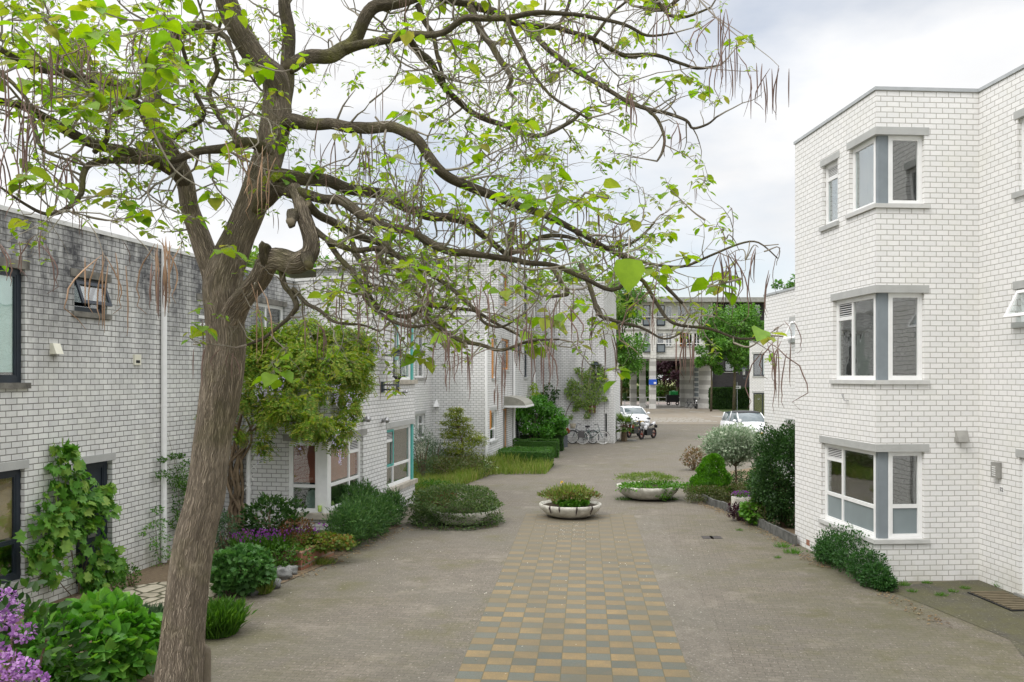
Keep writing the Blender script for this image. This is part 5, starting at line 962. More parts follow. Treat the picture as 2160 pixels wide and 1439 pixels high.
# bollard beside the trunk
bp = G(430, 1560); bo = thing('wooden_bollard', 'short weathered wooden bollard right of the catalpa trunk at the bottom edge', 'bollard', (bp.x, bp.y, 0)); mb = MB(); mb.lathe([(.075, 0), (.078, .86), (.07, .90), (.045, .93), (0, .935)], 16, (V(428, 1439, bp.y).x, bp.y, .0)); mb.build('post', plain('weathered_wood', (.17, .14, .10), .9, bump=.5, scale=9), bo, True)
# climbing vine with lobed leaves over the door
def climber(name, label, wall, base_u, blobs, size, mat, tpl, vine_paths, per=60, off=.12, vr=.012, flowers=None, cat_='climber', thick=.16, stem=STEM, group=None):
    b = wall.P(base_u, 0, .1); t = thing(name, label, cat_, (b.x, b.y, 0), group=group); L_ = LV(); n3 = np.array([wall.n.x, wall.n.y, 0]); d3 = np.array([wall.d.x, wall.d.y, 0])
    for (px, py, rpx, *m) in blobs:
        u = wall.u(px); z = wall.z(px, py); Y = wall.a.y + wall.d.y * u; r = rpx / F * Y; k = int(per * (m[0] if m else 1)); c = np.array(wall.P(u, z, off + r * .25))
        # blobs foreshorten along the wall: widen them along it
        st = min(2.2, 1 / max(.35, abs(wall.d.x) + .25)) if abs(wall.d.x) < .7 else 1.0
        D_ = unit(rng.normal(size=(k, 3))); f = rng.random(k) ** .33; C_ = c + (D_[:, 0:1] * d3 * st + D_[:, 1:2] * n3 * (thick / max(r, .05) if r > thick else 1) * 1.0 + D_[:, 2:3] * np.array([0, 0, 1])) * (r * f)[:, None]
        A_ = D_ * .6 + n3 * .5 + rng.normal(size=(k, 3)) * .5; A_[:, 2] -= .45; Nn_ = n3 * 1.0 + rng.normal(size=(k, 3)) * .35 + np.array([0, 0, .5]); L_.add(C_, A_, Nn_, size * (.55 + .8 * rng.random(k)), tpl)
    L_.build('foliage', mat, t); mb = MB()
    for path in vine_paths:
        pts = [tuple(wall.P(wall.u(x), wall.z(x, y), .05 + .04 * random.random())) + (w_ / 1000,) for x, y, w_ in path]; c = catmull(pts, 4); mb.tube([Vector(q[:3]) + noise.noise_vector(Vector(q[:3]) * 4) * .03 for q in c], [q[3] for q in c], 6)
    if mb.f: mb.build('vine_stem', stem, t, True)
    if flowers:
        L_ = LV()
        for (px, py, n_, len_) in flowers[1]:
            p = np.array(wall.P(wall.u(px), wall.z(px, py), off + .3)); k = n_; zz = rng.random(k); C_ = p + np.stack([rng.normal(size=k) * .05 * (1 - zz * .7), rng.normal(size=k) * .05 * (1 - zz * .7), -zz * len_], 1); L_.add(C_, rng.normal(size=(k, 3)), rng.normal(size=(k, 3)), .032, 'petal')
        tag(L_.build('flowers', flowers[0], t), kind='stuff')
    return t
G_VINE = leaf_mat('vine_leaves', [(.05, .17, .02), (.08, .23, .025), (.13, .30, .04), (.18, .32, .04)])
climber('grape_vine', 'grape vine with lobed bright leaves climbing between the window and the dark front door', L1, L1.u(160), [(120, 950, 14), (118, 975, 20), (125, 1005, 22), (150, 1010, 16), (112, 1045, 26, 1.2), (145, 1050, 26, 1.2), (175, 1050, 24), (205, 1035, 12), (90, 1080, 26, 1.2), (120, 1085, 32, 1.5), (160, 1085, 30, 1.4), (195, 1080, 22), (75, 1120, 26), (95, 1140, 26), (130, 1120, 28, 1.2), (165, 1115, 22), (65, 1160, 20), (85, 1180, 26), (100, 1205, 20, .7), (180, 1160, 20), (175, 1190, 26), (200, 1180, 24), (205, 1215, 22), (190, 1235, 18), (222, 1195, 16), (178, 1225, 18)], .15, leaf_mat('grape_leaves', [(.07, .21, .025), (.11, .28, .035), (.17, .36, .05), (.26, .38, .06)]), 'vine',
        [[(160, 1275, 12), (158, 1220, 10), (140, 1160, 8), (120, 1080, 6), (118, 980, 3), (120, 930, 2)], [(155, 1275, 9), (130, 1240, 8), (100, 1200, 6), (85, 1140, 3)], [(165, 1275, 8), (168, 1200, 6), (185, 1150, 4), (210, 1090, 2)], [(130, 1240, 5), (165, 1210, 4), (150, 1120, 3)], [(90, 1215, 4), (160, 1165, 4), (215, 1190, 3)]], per=26, off=.1)
climber('climbing_rose', 'dark small leaved climber on the weathered wall right of the white downpipe', L1, L1.u(372), [(365, 1000, 22), (385, 990, 22), (375, 1035, 24), (372, 1070, 20), (362, 1015, 15), (390, 1030, 16), (365, 1100, 14), (385, 1120, 12), (352, 960, 6, .4), (370, 960, 5, .4), (330, 970, 5, .3), (328, 1000, 8, .5)], .055, G_MID, 'oval', [[(375, 1190, 8), (372, 1100, 6), (365, 1000, 4), (350, 930, 2), (335, 880, 1)], [(360, 1000, 3), (330, 960, 2), (322, 930, 1)]], per=170, off=.1)
climber('small_climber', 'thin green climber left of the white downpipe', L1, L1.u(325), [(320, 1075, 8), (322, 1105, 12), (300, 1110, 6, .5), (325, 1135, 14), (310, 1150, 8, .6), (330, 1165, 14), (325, 1190, 18), (335, 1205, 16), (290, 1125, 4, .4)], .05, G_VINE, 'oval', [[(330, 1205, 6), (325, 1140, 4), (318, 1070, 2)], [(325, 1140, 3), (292, 1110, 1)]], per=70, off=.1)
for (px, py, s, lab) in ((250, 1255, .3, 'small weedy plant beside the dark front door'), (278, 1240, .38, 'leafy weed at the wall foot left of the downpipe')):
    p = G(px, py); shrub('weed', lab, 'plant', (p.x, p.y, 0), (s * .4, s * .35), s, 170, .05, G_MID, 'oval', .3, .3, .4, .7, ns=3)
# shrubs right of the trunk
p = G(490, 1268); shrub('leafy_shrub', 'blue green geranium like shrub just right of the leaning trunk', 'bush', (p.x, p.y + .45, 0), (.52, .48), .78, 2100, .075, leaf_mat('geranium_foliage', [(.045, .13, .03), (.075, .19, .04), (.12, .26, .06)]), 'vine', .22, .5)
p = G(585, 1215); shrub('leafy_shrub', 'loose low green shrub above the row of grey boulders', 'bush', (p.x - .1, p.y + .55, 0), (.55, .38), .48, 1300, .06, G_MID, 'oval', .35, .4)
p = G(465, 1190); shrub('leafy_shrub', 'dark shrub between the trunk and the red brick flower bed', 'bush', (p.x, p.y + .2, 0), (.38, .4), .9, 900, .06, G_BLUE, 'oval', .35, .4)
# boulders
sm = plain('grey_boulder', (.19, .19, .18), .85, bump=.5, scale=7, var=.2)
for i, (px, py, r, l) in enumerate(((535, 1254, .11, 'flat grey boulder at the left end of the boulder row'), (573, 1240, .13, 'grey boulder between the flat one and the round pair'), (596, 1222, .15, 'largest round grey boulder of the row'), (612, 1212, .12, 'round grey boulder at the right end of the row'), (588, 1208, .09, 'small boulder behind the largest round boulder'))):
    p = G(px, py); mb = MB(); mb.ball((p.x, p.y, r * .55), r, 16, 10, (1.15, 1, .8), .5, i * 7); o = mb.build('boulder', sm, None, True); tag(o, l, 'boulder', 'boulders edging the bed')
p = G(556, 1252); tuft('grass_tuft', 'bright grass tuft among the grey boulders', (p.x, p.y, 0), .16, .34, 260, G_GRASS)
p = G(655, 1190); tuft('grass_tuft', 'low grass patch at the foot of the brick flower bed', (p.x + .1, p.y, 0), (.5, .25), .16, 500, G_GRASS, lean=.8)
# raised bed of red brick
rb = thing('raised_flower_bed', 'low red brick raised flower bed under the kitchen window', 'flower bed', at(600, 1180)); b0, b1, b2 = Vector(at(505, 1178)[:2]), Vector(at(635, 1205)[:2]), Vector(at(705, 1172)[:2])
mb = MB(); strip(mb, [b0, b1, b2], -.11, .0, 0, .34); mb.build('brick_edge', M['brick_red'], rb); mb = MB(); mb.quad([(q.x, q.y, .29) for q in (b0, b1, b2, Ec, W0)]); mb.build('soil', M['soil'], rb)
p = G(565, 1155, .3); shrub('evergreen_bush', 'glossy dark green evergreen bush left of the kitchen window', 'bush', (p.x, p.y + .3, .29), (.62, .45), .95, 1700, .085, G_DARK, 'oval', .28, .5, .5)
p = G(625, 1158, .3); shrub('red_tinged_bush', 'small bush with coppery red shoots beneath the kitchen window', 'bush', (p.x, p.y + .1, .29), (.34, .3), .55, 600, .06, G_RED, 'oval', .3, .5, .6)
for (px, py, w_, l) in ((525, 1165, .36, 'purple stocks at the left of the raised bed'), (575, 1163, .34, 'purple stocks in the middle of the raised bed'), (648, 1152, .3, 'purple stocks at the right of the raised bed')):
    p = G(px, py, .3); tuft('purple_flowers', l, (p.x, p.y, .3), (w_, .18), .36, 420, G_MID, flower=FL_VIO, group='purple flowers in the brick bed')
b_m = (b1 + b2) / 2; shrub('trailing_groundcover', 'yellow green and red leaved groundcover trailing over the brick edge', 'plant', (b_m.x, b_m.y + .02, .2), (.75, .32), .36, 2000, .05, leaf_mat('trailing_leaves', [(.10, .19, .02), (.18, .25, .03), (.28, .15, .05), (.08, .16, .02), (.22, .27, .05)]), 'vine', .3, .4, ns=0)
# feathery shrub right of the side window
p = G(775, 1150); d_ = Vector((T2, 1, 0)).normalized()
t = thing('feathery_shrub', 'grey green feathery shrub along the white wall right of the kitchen window', 'bush', (p.x, p.y, 0)); L_ = LV()
for k, (px, py, r, h) in enumerate(((730, 1172, .42, 1.0), (752, 1160, .45, 1.05), (778, 1148, .42, .95), (800, 1136, .42, .9), (825, 1122, .36, .85), (765, 1128, .4, 1.15), (742, 1138, .35, 1.1))):
    q = G(px, py - 12); n = 1500; C_, D_ = shell(n, (q.x, q.y, h * .5), (r, r, h * .5), k * 3, .3, .3); A_, N_ = leafdirs(D_, .9, .5); ok = C_[:, 2] > .01; L_.add(C_[ok], A_[ok], N_[ok], .10 * (.6 + .8 * rng.random(ok.sum())), 'thin')
    C_, D_ = shell(n, (q.x, q.y, h * .5), (r * .9, r * .9, h * .48), k * 3, .3, .3); A_, N_ = leafdirs(D_, .6, .6); L_.add(C_, A_, N_, .05, 'small')
L_.build('foliage', leaf_mat('feathery_foliage', [(.05, .125, .035), (.08, .18, .045), (.13, .24, .06)]), t)
# wisteria over the kitchen extension: thick twisted stems, big mass of pinnate leaves on the flat roof
G_WIS = leaf_mat('wisteria_leaves', [(.09, .20, .02), (.16, .29, .025), (.26, .33, .035), (.36, .34, .06), (.11, .26, .02)])
wb = FR.P(FR.u(508), 0, .12); wi = thing('wisteria', 'big wisteria with twisted bare stems and yellow green leaves over the kitchen window', 'climber', tuple(wb)); mb = MB()
for k in range(11):
    x0 = 500 + random.uniform(-6, 10); y0 = 1130; P_ = [tuple(FR.P(FR.u(x0), .0, .12 + .08 * random.random())) + (.035,)]
    for j, yy in enumerate((1080, 1030, 980, 930, 880, 830)): x = 508 + random.uniform(-18, 16) + (0 if j < 3 else (j - 2) * random.uniform(-12, 26)); P_.append(tuple(FR.P(FR.u(x), HC + (HY - yy) / F * FR.a.y, .14 + random.uniform(-.06, .12))) + (.034 - .003 * j,))
    c = catmull(P_, 5); mb.tube([Vector(q[:3]) for q in c], [q[3] for q in c], 8, lump=.25)
mb.build('vine_stem', plain('wisteria_bark', (.26, .19, .12), .85, var=.25, scale=8, bump=.5), wi, True); L_ = LV(); L2_ = LV()
def wblob(px, py, rpx, Y, n, size=.24, squash=1.0, droop=.7):
    fill = 11 if py < 800 else 4.5
    c = V(px, py, Y); r = rpx / F * Y * .9; C_, D_ = shell(n, c, (r, r * .8, r * squash), random.random() * 50, .3, .35); A_ = D_ + rng.normal(size=D_.shape) * .5; A_[:, 2] -= droop; N_ = D_ * .4 + rng.normal(size=D_.shape) * .3; N_[:, 2] += .8; L_.add(C_, A_, N_, size * (.6 + .7 * rng.random(len(C_))), 'pinnate')
    C_, D_ = shell(int(n * fill), c, (r, r * .8, r * squash), random.random() * 50, .3, .3); A_ = D_ * .5 + rng.normal(size=D_.shape) * .6; A_[:, 2] -= .6; N_ = D_ * .6 + rng.normal(size=D_.shape) * .4; N_[:, 2] += .7; L_.add(C_, A_, N_, .085 * (.6 + .7 * rng.random(len(C_))), 'oval')
for a in ((430, 870, 25, 18.6, 60), (412, 870, 14, 18.3, 30), (545, 720, 38, 19.6, 110), (595, 730, 45, 19.4, 150), (650, 710, 45, 19.8, 160), (700, 725, 45, 19.8, 160), (745, 725, 38, 20.1, 120), (772, 730, 28, 20.6, 70), (540, 775, 38, 18.9, 110), (590, 780, 42, 18.8, 140), (640, 770, 45, 18.8, 150), (690, 780, 42, 18.9, 140), (735, 775, 38, 19.3, 110), (765, 765, 26, 19.9, 60), (620, 745, 50, 19.2, 120),
          (535, 820, 26, 18.4, 50), (575, 860, 26, 18.3, 60), (600, 865, 30, 18.2, 80), (560, 880, 26, 18.2, 50), (640, 865, 30, 18.3, 80), (665, 830, 26, 18.4, 50), (655, 895, 28, 18.1, 70), (685, 905, 24, 18.2, 55), (630, 900, 22, 18.2, 40), (710, 830, 26, 19.0, 50), (755, 815, 28, 19.4, 60), (770, 805, 18, 19.8, 30), (735, 865, 24, 18.9, 50), (745, 855, 16, 19, 30), (705, 895, 22, 18.6, 45), (730, 905, 20, 18.6, 35), (715, 930, 16, 18.5, 25), (555, 935, 22, 18.3, 35), (520, 850, 20, 18.4, 40), (505, 920, 14, 18.3, 22), (610, 820, 26, 18.7, 40)): wblob(*a)
L_.build('foliage', G_WIS, wi)
for (px, py, n, ln, Y) in ((560, 800, 60, .35, 18.2), (575, 790, 60, .4, 18.2), (545, 805, 60, .4, 18.2), (590, 795, 40, .35, 18.2), (710, 810, 60, .45, 18.6), (735, 830, 50, .35, 18.7), (790, 720, 70, .35, 20.4), (800, 730, 60, .3, 20.4), (705, 905, 40, .35, 18.1), (718, 940, 50, .4, 18.2), (735, 875, 40, .35, 18.6), (550, 945, 40, .3, 18.2), (632, 930, 30, .2, 18.0), (690, 900, 40, .3, 18.2), (770, 745, 40, .3, 19.9)):
    c = np.array(V(px, py, Y)); zz = rng.random(n); L2_.add(c + np.stack([rng.normal(size=n) * .06 * (1.1 - zz), rng.normal(size=n) * .06, -zz * ln], 1), rng.normal(size=(n, 3)), rng.normal(size=(n, 3)), .035, 'petal')
tag(L2_.build('flowers', FL_LIL, wi), kind='stuff')
mb = MB()
for (x, y) in ((535, 985), (528, 1006), (523, 1027)):
    c = V(x, y, 18.55); mb.tube([c + Vector((-.08, 0, -.07)), c + Vector((.08, 0, .07))], .009, 5); mb.tube([c + Vector((-.06, .01, .08)), c + Vector((.07, .01, -.07))], .009, 5)
mb.build('trellis_tie', M['white'], wi)
# ================================================================ meadow strip and shrubs left middle
sheet('lawn', [G(868, 1062), G(985, 1020), G(1040, 1000), G(1150, 998), G(1162, 985), G(1135, 962), G(1040, 952), G(900, 950), G(865, 990)], .012, plain('lawn_soil', (.11, .105, .045), .95, var=.35, scale=5, c2=(.15, .14, .07)))
def grassfield(name, poly_px, n, h, mat=G_GRASS):
    P = [G(*q) for q in poly_px]; xs = [p.x for p in P]; ys = [p.y for p in P]; pts = []
    def inside(x, y):
        c = False; j = len(P) - 1
        for i in range(len(P)):
            if (P[i].y > y) != (P[j].y > y) and x < (P[j].x - P[i].x) * (y - P[i].y) / (P[j].y - P[i].y) + P[i].x: c = not c
            j = i
        return c
    while len(pts) < n:
        x, y = random.uniform(min(xs), max(xs)), random.uniform(min(ys), max(ys))
        if inside(x, y) and noise.noise(Vector((x * .9, y * .9, 0))) > random.uniform(-.9, .3): pts.append((x, y, .01))
    C_ = np.array(pts); n = len(C_); L_ = LV(); hh = np.array([.55 + .7 * (noise.noise(Vector((p[0] * .6, p[1] * .6, 3))) + .5) for p in pts])
    L_.add(C_, np.stack([rng.normal(size=n) * .3, rng.normal(size=n) * .3, np.ones(n)], 1), rng.normal(size=(n, 3)) + np.array([0, -.7, .3]), h * hh * (.6 + .7 * rng.random(n)), 'blade'); return tag(L_.build(name, mat), kind='stuff')
g1 = grassfield('long_grass', [(868, 1063), (985, 1022), (1040, 1002), (1152, 1001), (1166, 985), (1135, 962), (1040, 952), (900, 952), (866, 990)], 21000, .42); tag(g1, 'long meadow grass in the bed before the white houses', 'grass')
p = G(905, 1058); shrub('low_shrub', 'dark green low shrub at the corner of the turquoise window house', 'bush', (p.x, p.y + .5, 0), (.62, .5), .55, 1500, .06, G_MID, 'oval', .3, .4)
p = G(885, 1020); shrub('tall_perennial', 'tall grey green leafy perennial right of the turquoise window', 'plant', (p.x + .1, p.y + .3, 0), (.42, .4), 1.9, 1300, .10, G_BLUE, 'thin', .35, .2, .8)
p = G(905, 1000); shrub('tall_perennial', 'smaller leafy perennial before the beige panel', 'plant', (p.x + .2, p.y + .5, 0), (.35, .35), 1.35, 800, .10, G_BLUE, 'thin', .35, .2, .8)
p = G(955, 1012); shrub('meadow_plants', 'loose green meadow plants under the dogwood', 'plant', (p.x, p.y + .8, 0), (1.5, .8), .75, 3200, .07, G_OLIVE, 'oval', .45, .25, .5)
p = G(1005, 1003); shrub('daisy_bush', 'patch of small white daisies right of the dogwood', 'plant', (p.x, p.y, 0), (.6, .4), .55, 1100, .05, G_MID, 'small', .3, .4, flowers=(FL_WHITE, 130, .035, None))
# dogwood in tiers
p = G(978, 992); dg = thing('dogwood', 'tiered dogwood shrub with creamy flowers before the white brick wall', 'tree', (p.x, p.y, 0)); L_ = LV(); L2_ = LV(); mb = MB(); Y = p.y
mb.tube([(p.x, p.y, 0), tuple(V(975, 930, Y)), tuple(V(958, 868, Y))], [.05, .035, .012], 7)
for (px, py, w_) in ((962, 866, 16), (955, 876, 22), (972, 885, 24), (950, 893, 26), (975, 900, 26), (960, 908, 34), (985, 915, 32), (948, 918, 20), (975, 925, 44), (1005, 925, 24), (965, 938, 36), (1000, 935, 30), (975, 950, 40), (955, 955, 24), (990, 962, 34), (975, 972, 34), (985, 985, 30), (968, 985, 24)):
    c = V(px, py, Y + random.uniform(-.4, .4)); r = w_ / F * Y; mb.tube([V(972, py + 8, Y), tuple(c)], [.015, .005], 4)
    C_, D_ = shell(420, c, (r, r * .9, .12), 1, .3, .2); A_, N_ = leafdirs(D_ * np.array([1, 1, .2]), 0, .4); N_[:, 2] += 1; L_.add(C_, A_, N_, .085, 'oval'); k = 26; C2_ = np.array(c) + np.stack([rng.normal(size=k) * r * .5, rng.normal(size=k) * r * .5, rng.random(k) * .08 + .07], 1); L2_.add(C2_, rng.normal(size=(k, 3)) * np.array([1, 1, .15]), np.array([[0, -.3, 1.]] * k), .05, 'petal')
mb.build('trunk', STEM, dg); L_.build('crown', G_YEL, dg); tag(L2_.build('flowers', FL_WHITE, dg), kind='stuff')
p = G(935, 985); t = thing('dark_flower_stems', 'tall stems with dark purple seed heads before the white wall', 'plant', (p.x, p.y, 0)); mb = MB(); L_ = LV()
for (px, py) in ((937, 948), (934, 953), (945, 956), (918, 958)):
    c = V(px, py, p.y); mb.tube([(c.x, c.y, 0), tuple(c)], .008, 4); D_ = unit(rng.normal(size=(30, 3))); L_.add(np.array(c) + D_ * .03, D_, D_[:, ::-1], .06, 'petal')
mb.build('stems', STEM, t); tag(L_.build('flowers', G_PURP, t), kind='stuff')
# clipped box hedges
def hedge(label, c, sx_, sy_, h, n, mat=G_MID, rz=0, size=.045, group='clipped box hedges', name='box_hedge', z0=0):
    t = thing(name, label, 'hedge', (c[0], c[1], 0), group=group); mb = MB(); rotm = Matrix.Rotation(rz, 3, 'Z'); mb.box((c[0], c[1], h / 2 - .03), (sx_ - .12, sy_ - .12, h - .1), rotm); L_ = LV(); L_.addmb(mb); q = rng.random((n, 3)) * 2 - 1; f = rng.integers(0, 3, n); s_ = np.sign(rng.normal(size=n)); q[np.arange(n), f] = s_; q[(f == 2), 2] = 1
    D_ = np.zeros((n, 3)); D_[np.arange(n), f] = q[np.arange(n), f]; dims = np.array([sx_ / 2, sy_ / 2, h / 2]); rr = q * dims * (1 - .06 * rng.random((n, 1))); Rm = np.array(rotm); Cn = rr @ Rm.T + np.array([c[0], c[1], h / 2]); bump = np.array([noise.noise(Vector(x) * 2.2) for x in Cn]); Dn = D_ @ Rm.T; Cn = Cn + Dn * (bump * .07)[:, None]; A_, N_ = leafdirs(Dn, .3, .7); ok = Cn[:, 2] > .01; L_.add(Cn[ok], A_[ok], N_[ok], size * (.7 + .8 * rng.random(ok.sum())), 'small'); L_.build('foliage', mat, t); return t
G_BOX = leaf_mat('box_hedge_foliage', [(.03, .085, .012), (.05, .14, .018), (.09, .20, .03)])
a = G(1111, 990); hedge('front box hedge block beside the long grass', (a.x, a.y + .9), 2.0, 1.5, .72, 9000, G_BOX, -.19)
a = G(1125, 968); hedge('middle box hedge behind the front block', (a.x + .15, a.y + .8), 2.0, .55, .78, 4000, G_BOX, -.19)
a = G(1130, 955); hedge('rear dark box hedge under the magnolia', (a.x + .3, a.y + 1.2), 2.1, .55, .85, 4500, G_DARK, -.19)
# small broad tree behind the hedges
p = G(1120, 952); dt = thing('small_tree', 'small wide drooping green tree behind the box hedges', 'tree', (p.x, p.y, 0)); mb = MB(); L_ = LV(); Y = p.y
for x in (1118, 1128, 1136): mb.tube([(p.x + (x - 1125) * .004, p.y, 0), tuple(V(x, 910, Y)), tuple(V(x + random.uniform(-20, 30), 870, Y))], [.05, .035, .012], 6)
for (px, py, r) in ((1105, 858, 18), (1125, 850, 20), (1150, 860, 22), (1170, 872, 20), (1185, 888, 14), (1100, 878, 16), (1120, 875, 22), (1145, 885, 22), (1165, 895, 20), (1180, 905, 14), (1110, 900, 16), (1130, 905, 16), (1155, 910, 16), (1095, 868, 12), (1140, 842, 12)):
    c = V(px, py, Y + random.uniform(-.6, .6)); rr = r / F * Y; C_, D_ = shell(420, c, (rr, rr, rr * .7), random.random() * 30, .3, .3); A_, N_ = leafdirs(D_, 0, .6, .8); L_.add(C_, A_, N_, .14 * (.6 + .7 * rng.random(len(C_))), 'oval')
mb.build('trunk', BARK2, dt); L_.build('crown', leaf_mat('magnolia_foliage', [(.05, .17, .015), (.08, .25, .025), (.12, .32, .03), (.03, .10, .012)]), dt)
climber('yellow_climber', 'bright yellow green climber on the corner beside the white downpipe', S4, S4.u(1117), [(1115, 815, 8), (1118, 828, 12), (1112, 835, 9), (1122, 838, 12), (1118, 845, 12)], .12, G_LIME, 'oval', [], per=110, off=.2)
climber('wall_shrub', 'dark leggy wall shrub at the left foot of the tall end wall', F4, F4.u(1140), [(1158, 815, 7, .6), (1172, 825, 7, .6), (1150, 835, 9), (1162, 845, 10), (1145, 850, 9), (1175, 835, 6, .5), (1150, 870, 12), (1170, 860, 10)], .14, G_DARK, 'oval', [[(1145, 940, 25), (1150, 870, 18), (1170, 820, 8)], [(1150, 870, 14), (1155, 815, 6)]], per=60, off=.3)
climber('creeper', 'pale green climbing rose creeper on the tall end wall around the small lantern', F4, F4.u(1187), [(1255, 775, 12, 1.2), (1265, 783, 12, 1.2), (1245, 790, 12), (1270, 795, 10), (1225, 785, 8, .6), (1218, 780, 5, .4), (1235, 795, 10), (1250, 803, 16, 1.6), (1268, 810, 12), (1205, 808, 10), (1215, 818, 12), (1200, 825, 9), (1228, 815, 14), (1245, 822, 13), (1262, 825, 12), (1210, 835, 12), (1228, 840, 14), (1245, 838, 12), (1258, 845, 9, .6), (1220, 852, 10), (1238, 855, 10), (1250, 862, 7, .5), (1215, 862, 6, .5), (1275, 840, 6, .5), (1280, 815, 5, .4), (1240, 875, 7, .5), (1205, 880, 4, .4)], .11, leaf_mat('creeper_foliage', [(.14, .24, .04), (.20, .32, .06), (.28, .34, .09), (.08, .18, .03)]), 'oval', [[(1187, 935, 22), (1192, 880, 20), (1205, 850, 16), (1225, 825, 12), (1260, 790, 6)], [(1205, 850, 12), (1235, 850, 8), (1255, 880, 4)]], per=130, off=.15)
# ================================================================ bowl planters
random.seed(31)
CON = plain('weathered_planter_concrete', (.62, .60, .54), .85, bump=.5, scale=5, var=.3, c2=(.34, .32, .27))
def bowl(label, px, py, r, h):
    p = G(px, py); t = thing('bowl_planter', label, 'planter', (p.x, p.y, 0), group='round concrete bowl planters'); mb = MB()
    mb.lathe([(0, 0), (r * .40, 0), (r * .60, h * .08), (r * .78, h * .26), (r * .91, h * .52), (r * .98, h * .8), (r, h), (r - .05, h + .008), (r - .09, h - .06), (0, h - .04)], 48, (p.x, p.y, 0)); mb.build('bowl', CON, t, True)
    mb = MB(); mb.lathe([(r - .08, h - .055), (r * .5, h + .02), (0, h + .05)], 32, (p.x, p.y, 0)); mb.build('soil', M['soil'], t, True); return p
p = bowl('pale concrete bowl planter in the middle with grasses and reddish plants', 1203, 1090, .80, .34)
shrub('planter_plants', 'reddish and green ground plants in the middle bowl', 'plant', (p.x, p.y + .03, .3), (.74, .72), .42, 2900, .06, leaf_mat('planter_mix', [(.09, .17, .03), (.16, .22, .04), (.20, .10, .05), (.07, .15, .02)]), 'oval', .3, .35, .4, ns=0, zmin=-.1)
shrub('strawberry_plants', 'bright broad leaved plants at the front rim of the middle bowl', 'plant', (p.x + .05, p.y - .46, .3), (.38, .16), .2, 420, .075, G_BRIGHT, 'vine', .2, .3, .5, ns=0)
tuft('grasses', 'tall thin grasses in the middle bowl', (p.x, p.y, .34), .62, .55, 900, G_GRASS, lean=.35)
mb = MB(); q = Vector((p.x - .18, p.y, .34)); mb.tube([q, q + Vector((-.03, 0, .52))], .005, 4); L_ = LV(); D_ = unit(rng.normal(size=(14, 3))); t = thing('yellow_flower', 'single yellow flower above the middle bowl', 'flower', tuple(q)); mb.build('stem', G_MID, t)
L_.add(np.array(q + Vector((-.03, 0, .53))) + D_ * .01, D_, D_[:, ::-1], .045, 'petal'); L_.build('flower_head', leaf_mat('yellow_petals', [(.8, .5, .02), (.85, .6, .03)]), t)
mb = MB()
for a in (-2.35, -2.0, -1.45, -.9):
    for k in range(2):
        r0 = .79; x, y = p.x + r0 * math.cos(a + k * .03), p.y + r0 * math.sin(a + k * .03); mb.tube([(x, y, .36), (x * 1.0 + .02 * math.cos(a), y + .02 * math.sin(a), .3), (p.x + .74 * math.cos(a), p.y + .74 * math.sin(a), .22 - random.random() * .1)], .008, 4)
tag(mb.build('trailing_roots', G_PURP), 'dark trailing strands over the rim of the middle bowl', 'plant')
p = bowl('concrete bowl planter at the left almost buried under spreading shrub', 978, 1104, .85, .36)
shrub('spreading_shrub', 'dense low spreading shrub burying the left bowl planter', 'bush', (p.x - .2, p.y - .02, 0), (1.14, 1.0), .92, 13000, .05, leaf_mat('cotoneaster_foliage', [(.05, .10, .025), (.08, .15, .035), (.13, .19, .05), (.10, .12, .05)]), 'oval', .16, .55, .35, .6, ns=5)
shrub('x', '', 'bush', (p.x - .15, p.y - .12, 0), (1.12, .98), .5, 6500, .05, leaf_mat('cotoneaster_foliage', [(.05, .10, .025), (.08, .15, .035), (.13, .19, .05)]), 'oval', .14, .7, .1, .6, ns=0, parent=[o for o in bpy.data.objects if o.name == 'spreading_shrub'][0], zlow=-.35)
tuft('dry_grass', 'rusty dry grass at the upper left of the left bowl planter', (p.x - .75, p.y + .5, .15), .4, .7, 600, leaf_mat('rusty_grass', [(.22, .13, .06), (.30, .19, .09), (.14, .13, .04)]))
p = bowl('wide concrete bowl planter at the right overflowing with green leaves', 1366, 1052, .92, .40)
shrub('planter_plants', 'yellow green feathery plants filling the right bowl', 'plant', (p.x, p.y + .1, .36), (.95, .8), .36, 2600, .07, leaf_mat('feathery_lime', [(.10, .18, .03), (.16, .25, .04), (.22, .27, .05)]), 'thin', .25, .4, .7, ns=0, zmin=-.1)
shrub('ivy', 'bright ivy leaves hanging over the front rim of the right bowl', 'plant', (p.x + .05, p.y - .45, .25), (1.08, .45), .28, 1500, .075, G_BRIGHT, 'oval', .2, .35, .2, ns=0)
shrub('ivy', 'ivy strand dangling down at the right front of the right bowl', 'plant', (p.x + .35, p.y - .72, .02), (.2, .14), .42, 220, .07, G_BRIGHT, 'oval', .3, .3, -.2, ns=0)
for dx in (-.75, .05, .6): tuft('weeds', {-.75: 'weeds under the left side of the right bowl', .05: 'sparse weeds under the middle of the right bowl', .6: 'weeds under the right side of the right bowl'}[dx], (p.x + dx, p.y - .35, 0), (.3, .15), .14, 160, G_MID, lean=1.0)
